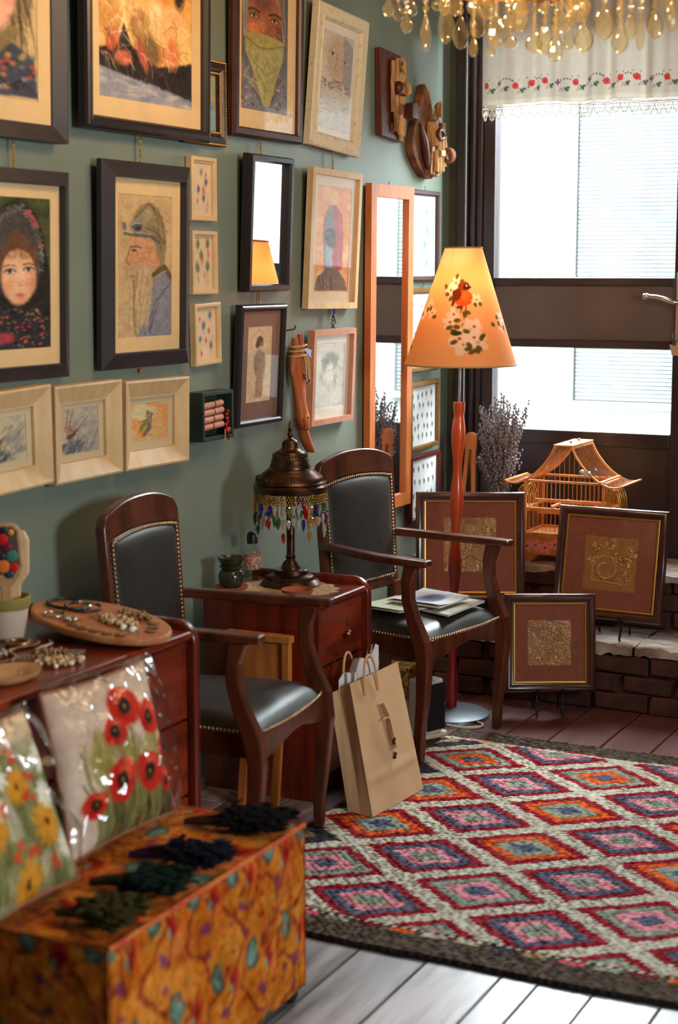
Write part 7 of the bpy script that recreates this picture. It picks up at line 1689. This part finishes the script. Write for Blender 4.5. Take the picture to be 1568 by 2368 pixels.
def crystal(k, src, loc, sc):
    o = src if fst[k] else copy_of(src, ch); fst[k] = False; o.location = loc; o.scale = sc; o.rotation_euler = (0, 0, random.random() * 3)
for x, y, z, r_, l_ in DR:
    zt = z + l_ / 2 - 3.0; lx, ly = x - CX, y - CY
    crystal(0, cm, (lx, ly, zt), (r_, r_, l_))
    top = max(zt + 0.03, -0.665); br_ = 0.0085
    zz_ = zt + 0.009
    while zz_ < top - 0.008:
        crystal(1, bm2, (lx, ly, zz_), (br_, br_, br_)); zz_ += 0.019; br_ = random.uniform(0.006, 0.010)
    q.tube([(lx, ly, zt - 0.002), (lx, ly, top), (lx * 0.94, ly * 0.94, max(top, -0.66))], 0.0009, 4)
stuff(q.obj('hanging_wires', WR, ch))

# ------------------------------------------------------------------ things on the long chest
zd = 0.7205
pot = thing('plant_pot', 'pale ceramic pot with olive rim holding wooden paddles', 'pot', (0.170, 3.278, zd))
MB().lathe([(0.0, 0), (0.042, 0), (0.045, 0.004), (0.056, 0.078), (0.0, 0.078)], 30, caps=False).obj('body', mat('pale_pot', (206, 184, 162), 0.6), pot, smooth=50)
MB().lathe([(0.0565, 0.076), (0.060, 0.080), (0.062, 0.104), (0.058, 0.106), (0.054, 0.085), (0.0, 0.080)], 30, caps=False).obj('rim', mat('olive_rim', (150, 132, 66), 0.6), pot, smooth=50)
def paddle(nm, label, x, y, rz, blade, m, deco):
    r = thing(nm, label, 'paddle', (x, y, zd + 0.0862), math.radians(rz))
    B = Matrix(((1, 0, 0, 0), (0, 0, -1, 0), (0, 1, 0, 0), (0, 0, 0, 1)))
    MB().prism(blade, -0.005, 0.005, B).obj('blade', m, r, bevel=0.003)
    deco(r)
    return r
def deco_buttons(r):
    MB().prism([(-0.038, 0.10), (-0.024, 0.076), (0.022, 0.076), (0.036, 0.10), (0.030, 0.185), (0.018, 0.196), (-0.030, 0.194), (-0.040, 0.18)], 0.005, 0.007, Matrix(((1, 0, 0, 0), (0, 0, -1, 0), (0, 1, 0, 0), (0, 0, 0, 1)))).obj('inset', mat('dark_inset', (92, 70, 60), 0.7), r)
    for k, (x, z, rr, c) in enumerate(((0.0, 0.188, .009, (40, 46, 60)), (0.016, 0.182, .008, (226, 150, 40)), (-0.005, 0.165, .015, (206, 30, 34)), (0.006, 0.145, .013, (120, 24, 60)), (0.018, 0.124, .015, (60, 130, 108)), (-0.008, 0.122, .010, (40, 40, 50)), (-0.004, 0.098, .017, (236, 120, 50)), (0.022, 0.096, .012, (206, 34, 30)), (0.012, 0.078, .010, (50, 66, 96)), (-0.026, 0.15, .012, (226, 170, 50)), (-0.026, 0.12, .012, (60, 110, 120)))):
        MB().lathe([(0.0, 0), (rr, 0.001), (rr * 0.96, 0.004), (rr * 0.5, 0.0065), (0.0, 0.006)], 16, Matrix.Translation((x, -0.007, z)) @ Matrix.Rotation(math.pi / 2, 4, 'X'), caps=False).obj('button', mat('button_%d' % k, c, 0.4), r, smooth=50)
def deco_pearl(r):
    MB().prism([(-0.024, 0.085), (0.024, 0.085), (0.028, 0.165), (-0.026, 0.17)], 0.005, 0.0065, Matrix(((1, 0, 0, 0), (0, 0, -1, 0), (0, 1, 0, 0), (0, 0, 0, 1)))).obj('pearl_inset', mat('mother_of_pearl', (220, 206, 170), 0.2, c2=(180, 186, 150), scale=40), r)
bl1 = [(-0.012, 0.0), (0.012, 0.0), (0.014, 0.045), (0.034, 0.072), (0.044, 0.10), (0.038, 0.19), (0.022, 0.204), (-0.036, 0.202), (-0.048, 0.19), (-0.048, 0.10), (-0.034, 0.07), (-0.014, 0.045)]
paddle('wooden_paddle', 'wooden paddle covered in coloured buttons standing in the pot', 0.184, 3.264, 28, bl1, M['plainwood'], deco_buttons)
bl2 = [(-0.011, 0.0), (0.011, 0.0), (0.013, 0.04), (0.034, 0.07), (0.036, 0.155), (0.026, 0.176), (-0.030, 0.184), (-0.036, 0.17), (-0.034, 0.07), (-0.013, 0.04)]
paddle('wooden_paddle', 'pale wooden paddle with pearl inset behind the buttoned one', 0.172, 3.318, 26, bl2, mat('pale_paddle', (226, 190, 148), 0.6), deco_pearl)
# oval board, tilted on a small riser
ob_ = thing('oval_board', 'oval wooden board covered with jewellery on the chest', 'board', M=Matrix.Translation((0.362, 3.405, zd + 0.028)) @ Matrix.Rotation(math.radians(5.5), 4, 'Y') @ Matrix.Rotation(math.radians(-14), 4, 'Z'))
el = [(0.212 * math.cos(a), 0.140 * math.sin(a)) for a in np.linspace(0, 6.2832, 49)[:-1]]
mb = MB().prism(el, -0.003, 0.016); mb.obj('board', mat('turned_board', (190, 126, 76), 0.5, c2=(166, 98, 52), scale=6, stretch=(1, 5, 1)), ob_, bevel=0.006, seg=3)
MB().span((-0.19, -0.05, -0.026), (-0.15, 0.05, -0.003)).obj('riser', M['plainwood'], ob_)
Mo_ = ob_.matrix_world.copy()
def on_board(nm, label, cat, x, y, build, rz=0.0, dz=0.0165, grp='jewellery on the oval board'):
    r = thing(nm, label, cat, M=Mo_ @ Matrix.Translation((x, y, dz)) @ Matrix.Rotation(rz, 4, 'Z'), group=grp); build(r); return r
def bangle(rad, m1, m2, th=0.0045, tilt=0.0):
    def f(r):
        T = Matrix.Translation((0, 0, th * 1.25 + rad * math.sin(tilt))) @ Matrix.Rotation(tilt, 4, 'X')
        MB().tube([T @ Vector((rad * math.cos(a), rad * 0.92 * math.sin(a), 0)) for a in np.linspace(0.5, 5.6, 26)], th, 8).obj('band', m1, r, smooth=60)
        MB().tube([T @ Vector((rad * math.cos(a), rad * 0.92 * math.sin(a), 0)) for a in np.linspace(-0.68, 0.5, 9)], th * 1.15, 8).obj('clasp', m2, r, smooth=60)
    return f
silver = mat('tarnished_silver', (190, 182, 170), 0.28, metal=0.9); bronze2 = mat('old_bronze_jewel', (150, 116, 76), 0.35, metal=0.85)
on_board('bangle', 'black cord bangle with silver clasp at the wall end of board', 'bangle', -0.13, 0.01, bangle(0.055, M['black'], silver), 0.6)
on_board('bangle', 'black bangle overlapping the first near board middle', 'bangle', -0.055, -0.01, bangle(0.048, M['black'], silver), 2.2, 0.028)
on_board('bangle', 'thin silver bangle below the black cord bangles', 'bangle', -0.075, -0.085, bangle(0.026, silver, bronze2, 0.003), 1.2, 0.0165)
def cluster(n, sp, m, rr=(0.003, 0.006)):
    def f(r):
        q = MB()
        for k in range(n):
            a = random.random() * 6.28; d = sp * math.sqrt(random.random()); rad = random.uniform(*rr); q.ball((d * math.cos(a), d * 0.6 * math.sin(a), rad + random.uniform(0, 0.006)), rad, 6, 4)
        stuff(q.obj('beads', m, r, smooth=180))
        MB().tube([(sp * 0.8 * math.cos(a), sp * 0.5 * math.sin(a), 0.003) for a in np.linspace(0, 6.28, 19)[:-1]], 0.0016, 5, closed=True).obj('chain_loop', bronze2, r)
    return f
on_board('bead_necklace', 'heap of small bronze beads at the board back edge', 'necklace', 0.045, 0.075, cluster(110, 0.050, bronze2))
on_board('bead_necklace', 'curled beige bead necklace in the board middle', 'necklace', 0.06, 0.005, cluster(110, 0.060, mat('beige_beads', (196, 160, 116), 0.4)))
on_board('brooch', 'silver flower brooch near the front edge of board', 'brooch', -0.015, -0.085, lambda r: [MB().ball((0.012 * math.cos(a), 0.012 * math.sin(a), 0.006), (0.007, 0.007, 0.004), 8, 5).obj('petal', silver, r, smooth=180) for a in np.linspace(0, 6.28, 8)[:-1]])
pearl = mat('white_pearl', (236, 230, 222), 0.15)
on_board('earring', 'white pearl drop earring on the board front half', 'earring', 0.12, -0.035, lambda r: [MB().ball((0, 0, 0.008), 0.008, 12, 8).obj('pearl', pearl, r, smooth=180), MB().tube([(0.006, 0, 0.008), (0.02, 0.004, 0.004), (0.028, 0, 0.003)], 0.0015, 6).obj('hook', silver, r)])
on_board('earring', 'second white pearl earring beside the first pearl', 'earring', 0.145, -0.025, lambda r: [MB().ball((0, 0, 0.008), (0.008, 0.012, 0.008), 12, 8).obj('pearl', pearl, r, smooth=180), MB().tube([(0.006, 0, 0.008), (0.02, 0.004, 0.004), (0.028, 0, 0.003)], 0.0015, 6).obj('hook', silver, r)])
ML = ['dull bronze medallion nearest the silver flower brooch', 'bronze medallion second along the board front edge', 'bronze medallion third along the board front edge', 'bronze medallion fourth along the board front edge', 'bronze medallion at the front tip of the board', 'bronze medallion beside the second pearl earring', 'bronze medallion at the back edge, nearer the tip', 'bronze medallion next to the bronze bead heap']
for k, (x, y) in enumerate(((0.02, -0.108), (0.055, -0.108), (0.09, -0.100), (0.122, -0.088), (0.150, -0.070), (0.165, 0.015), (0.145, 0.045), (0.115, 0.070))):
    on_board('medallion', ML[k], 'medallion', x, y, lambda r: [MB().lathe([(0.0, 0), (0.013, 0), (0.014, 0.003), (0.010, 0.0045), (0.0, 0.004)], 16, caps=False).obj('disc', bronze2, r, smooth=50), MB().tube([(0.013, 0, 0.002), (0.019, 0, 0.003)], 0.0015, 5).obj('loop', silver, r)], random.random() * 6, grp='bronze medallions on the board edge')
# jewellery lying straight on the chest
def on_chest(nm, label, cat, x, y, build, rz=0.0, grp='jewellery on the chest top'):
    r = thing(nm, label, cat, (x, y, zd + 0.0003), rz, group=grp); build(r); return r
def strand(L_, n, m, w=0.02):
    def f(r):
        q = MB()
        for k in range(n):
            t = k / (n - 1); q.ball((w * math.sin(t * 9), (t - 0.5) * L_, 0.005), (0.005, 0.005, 0.0046), 6, 4)
        stuff(q.obj('beads', m, r, smooth=180)); MB().tube([(w * math.sin(t * 9), (t - 0.5) * L_, 0.004) for t in np.linspace(0, 1, 24)], 0.0012, 4).obj('thread', bronze2, r)
    return f
on_chest('bead_necklace', 'dark bead strand lying in front of the pot', 'necklace', 0.30, 3.15, strand(0.24, 36, bronze2), 0.3)
on_chest('bead_necklace', 'gold bead strand nearest the chest front edge', 'necklace', 0.43, 3.02, strand(0.26, 38, mat('dull_gold_beads', (196, 158, 96), 0.35, metal=0.6)), 0.1)
on_chest('bead_necklace', 'brown shell strand between the other necklaces', 'necklace', 0.37, 3.08, strand(0.24, 34, mat('shell_beads', (140, 106, 76), 0.4), 0.03), -0.1)
on_chest('bead_necklace', 'grey bead strand by the board underside', 'necklace', 0.34, 3.20, strand(0.16, 24, silver, 0.012), 0.5)
on_chest('bead_necklace', 'tangle of pale shell beads by the front edge of chest', 'necklace', 0.455, 3.10, cluster(90, 0.055, bpy.data.materials['beige_beads'], (0.003, 0.007)), 0.8)
on_chest('bead_necklace', 'tangle of bronze links beside the silver clasp', 'necklace', 0.385, 3.17, cluster(90, 0.05, bronze2, (0.003, 0.006)), 0.3)
on_chest('bead_necklace', 'tangle of grey beads at the wall side of necklaces', 'necklace', 0.27, 3.08, cluster(90, 0.055, silver, (0.003, 0.006)), 1.2)
on_chest('bracelet', 'wide bronze cuff bracelet in front of the pot', 'bracelet', 0.25, 3.22, bangle(0.03, bronze2, silver, 0.006), 0.4)
on_chest('box_clasp', 'small square silver clasp among the necklaces', 'clasp', 0.44, 3.185, lambda r: [MB().span((-0.018, -0.024, 0), (0.018, 0.024, 0.012)).obj('body', silver, r, bevel=0.002), MB().tube([(0.0, 0.024, 0.006), (0.0, 0.034, 0.006)], 0.003, 6).obj('pin', bronze2, r)], 0.2)
for k, (x, y) in enumerate(((0.475, 3.06), (0.49, 3.10), (0.46, 2.99), (0.482, 3.155))):
    on_chest('pearl_pin', ['pearl pin nearest the sunflower cushion side', 'pearl pin at the very front edge of chest', 'pearl pin beside the gold bead strand', 'pearl pin nearest the oval board'][k], 'pin', x, y, lambda r: [MB().ball((0, 0, 0.006), 0.006, 10, 7).obj('pearl', pearl, r, smooth=180), MB().tube([(-0.004, 0, 0.004), (-0.03, 0.004, 0.002)], 0.0012, 5).obj('needle', bronze2, r)], random.random())
pl = MB().lathe([(0.0, 0), (0.06, 0), (0.085, 0.010), (0.090, 0.020), (0.084, 0.020), (0.06, 0.008), (0.0, 0.007)], 32, caps=False).obj('wooden_plate', M['plainwood'], smooth=50); pl.location = (0.44, 2.925, zd + 0.0003); pl.scale = (0.75, 1, 1); tag(pl, 'small pale wooden plate at the left edge of the chest', 'plate')
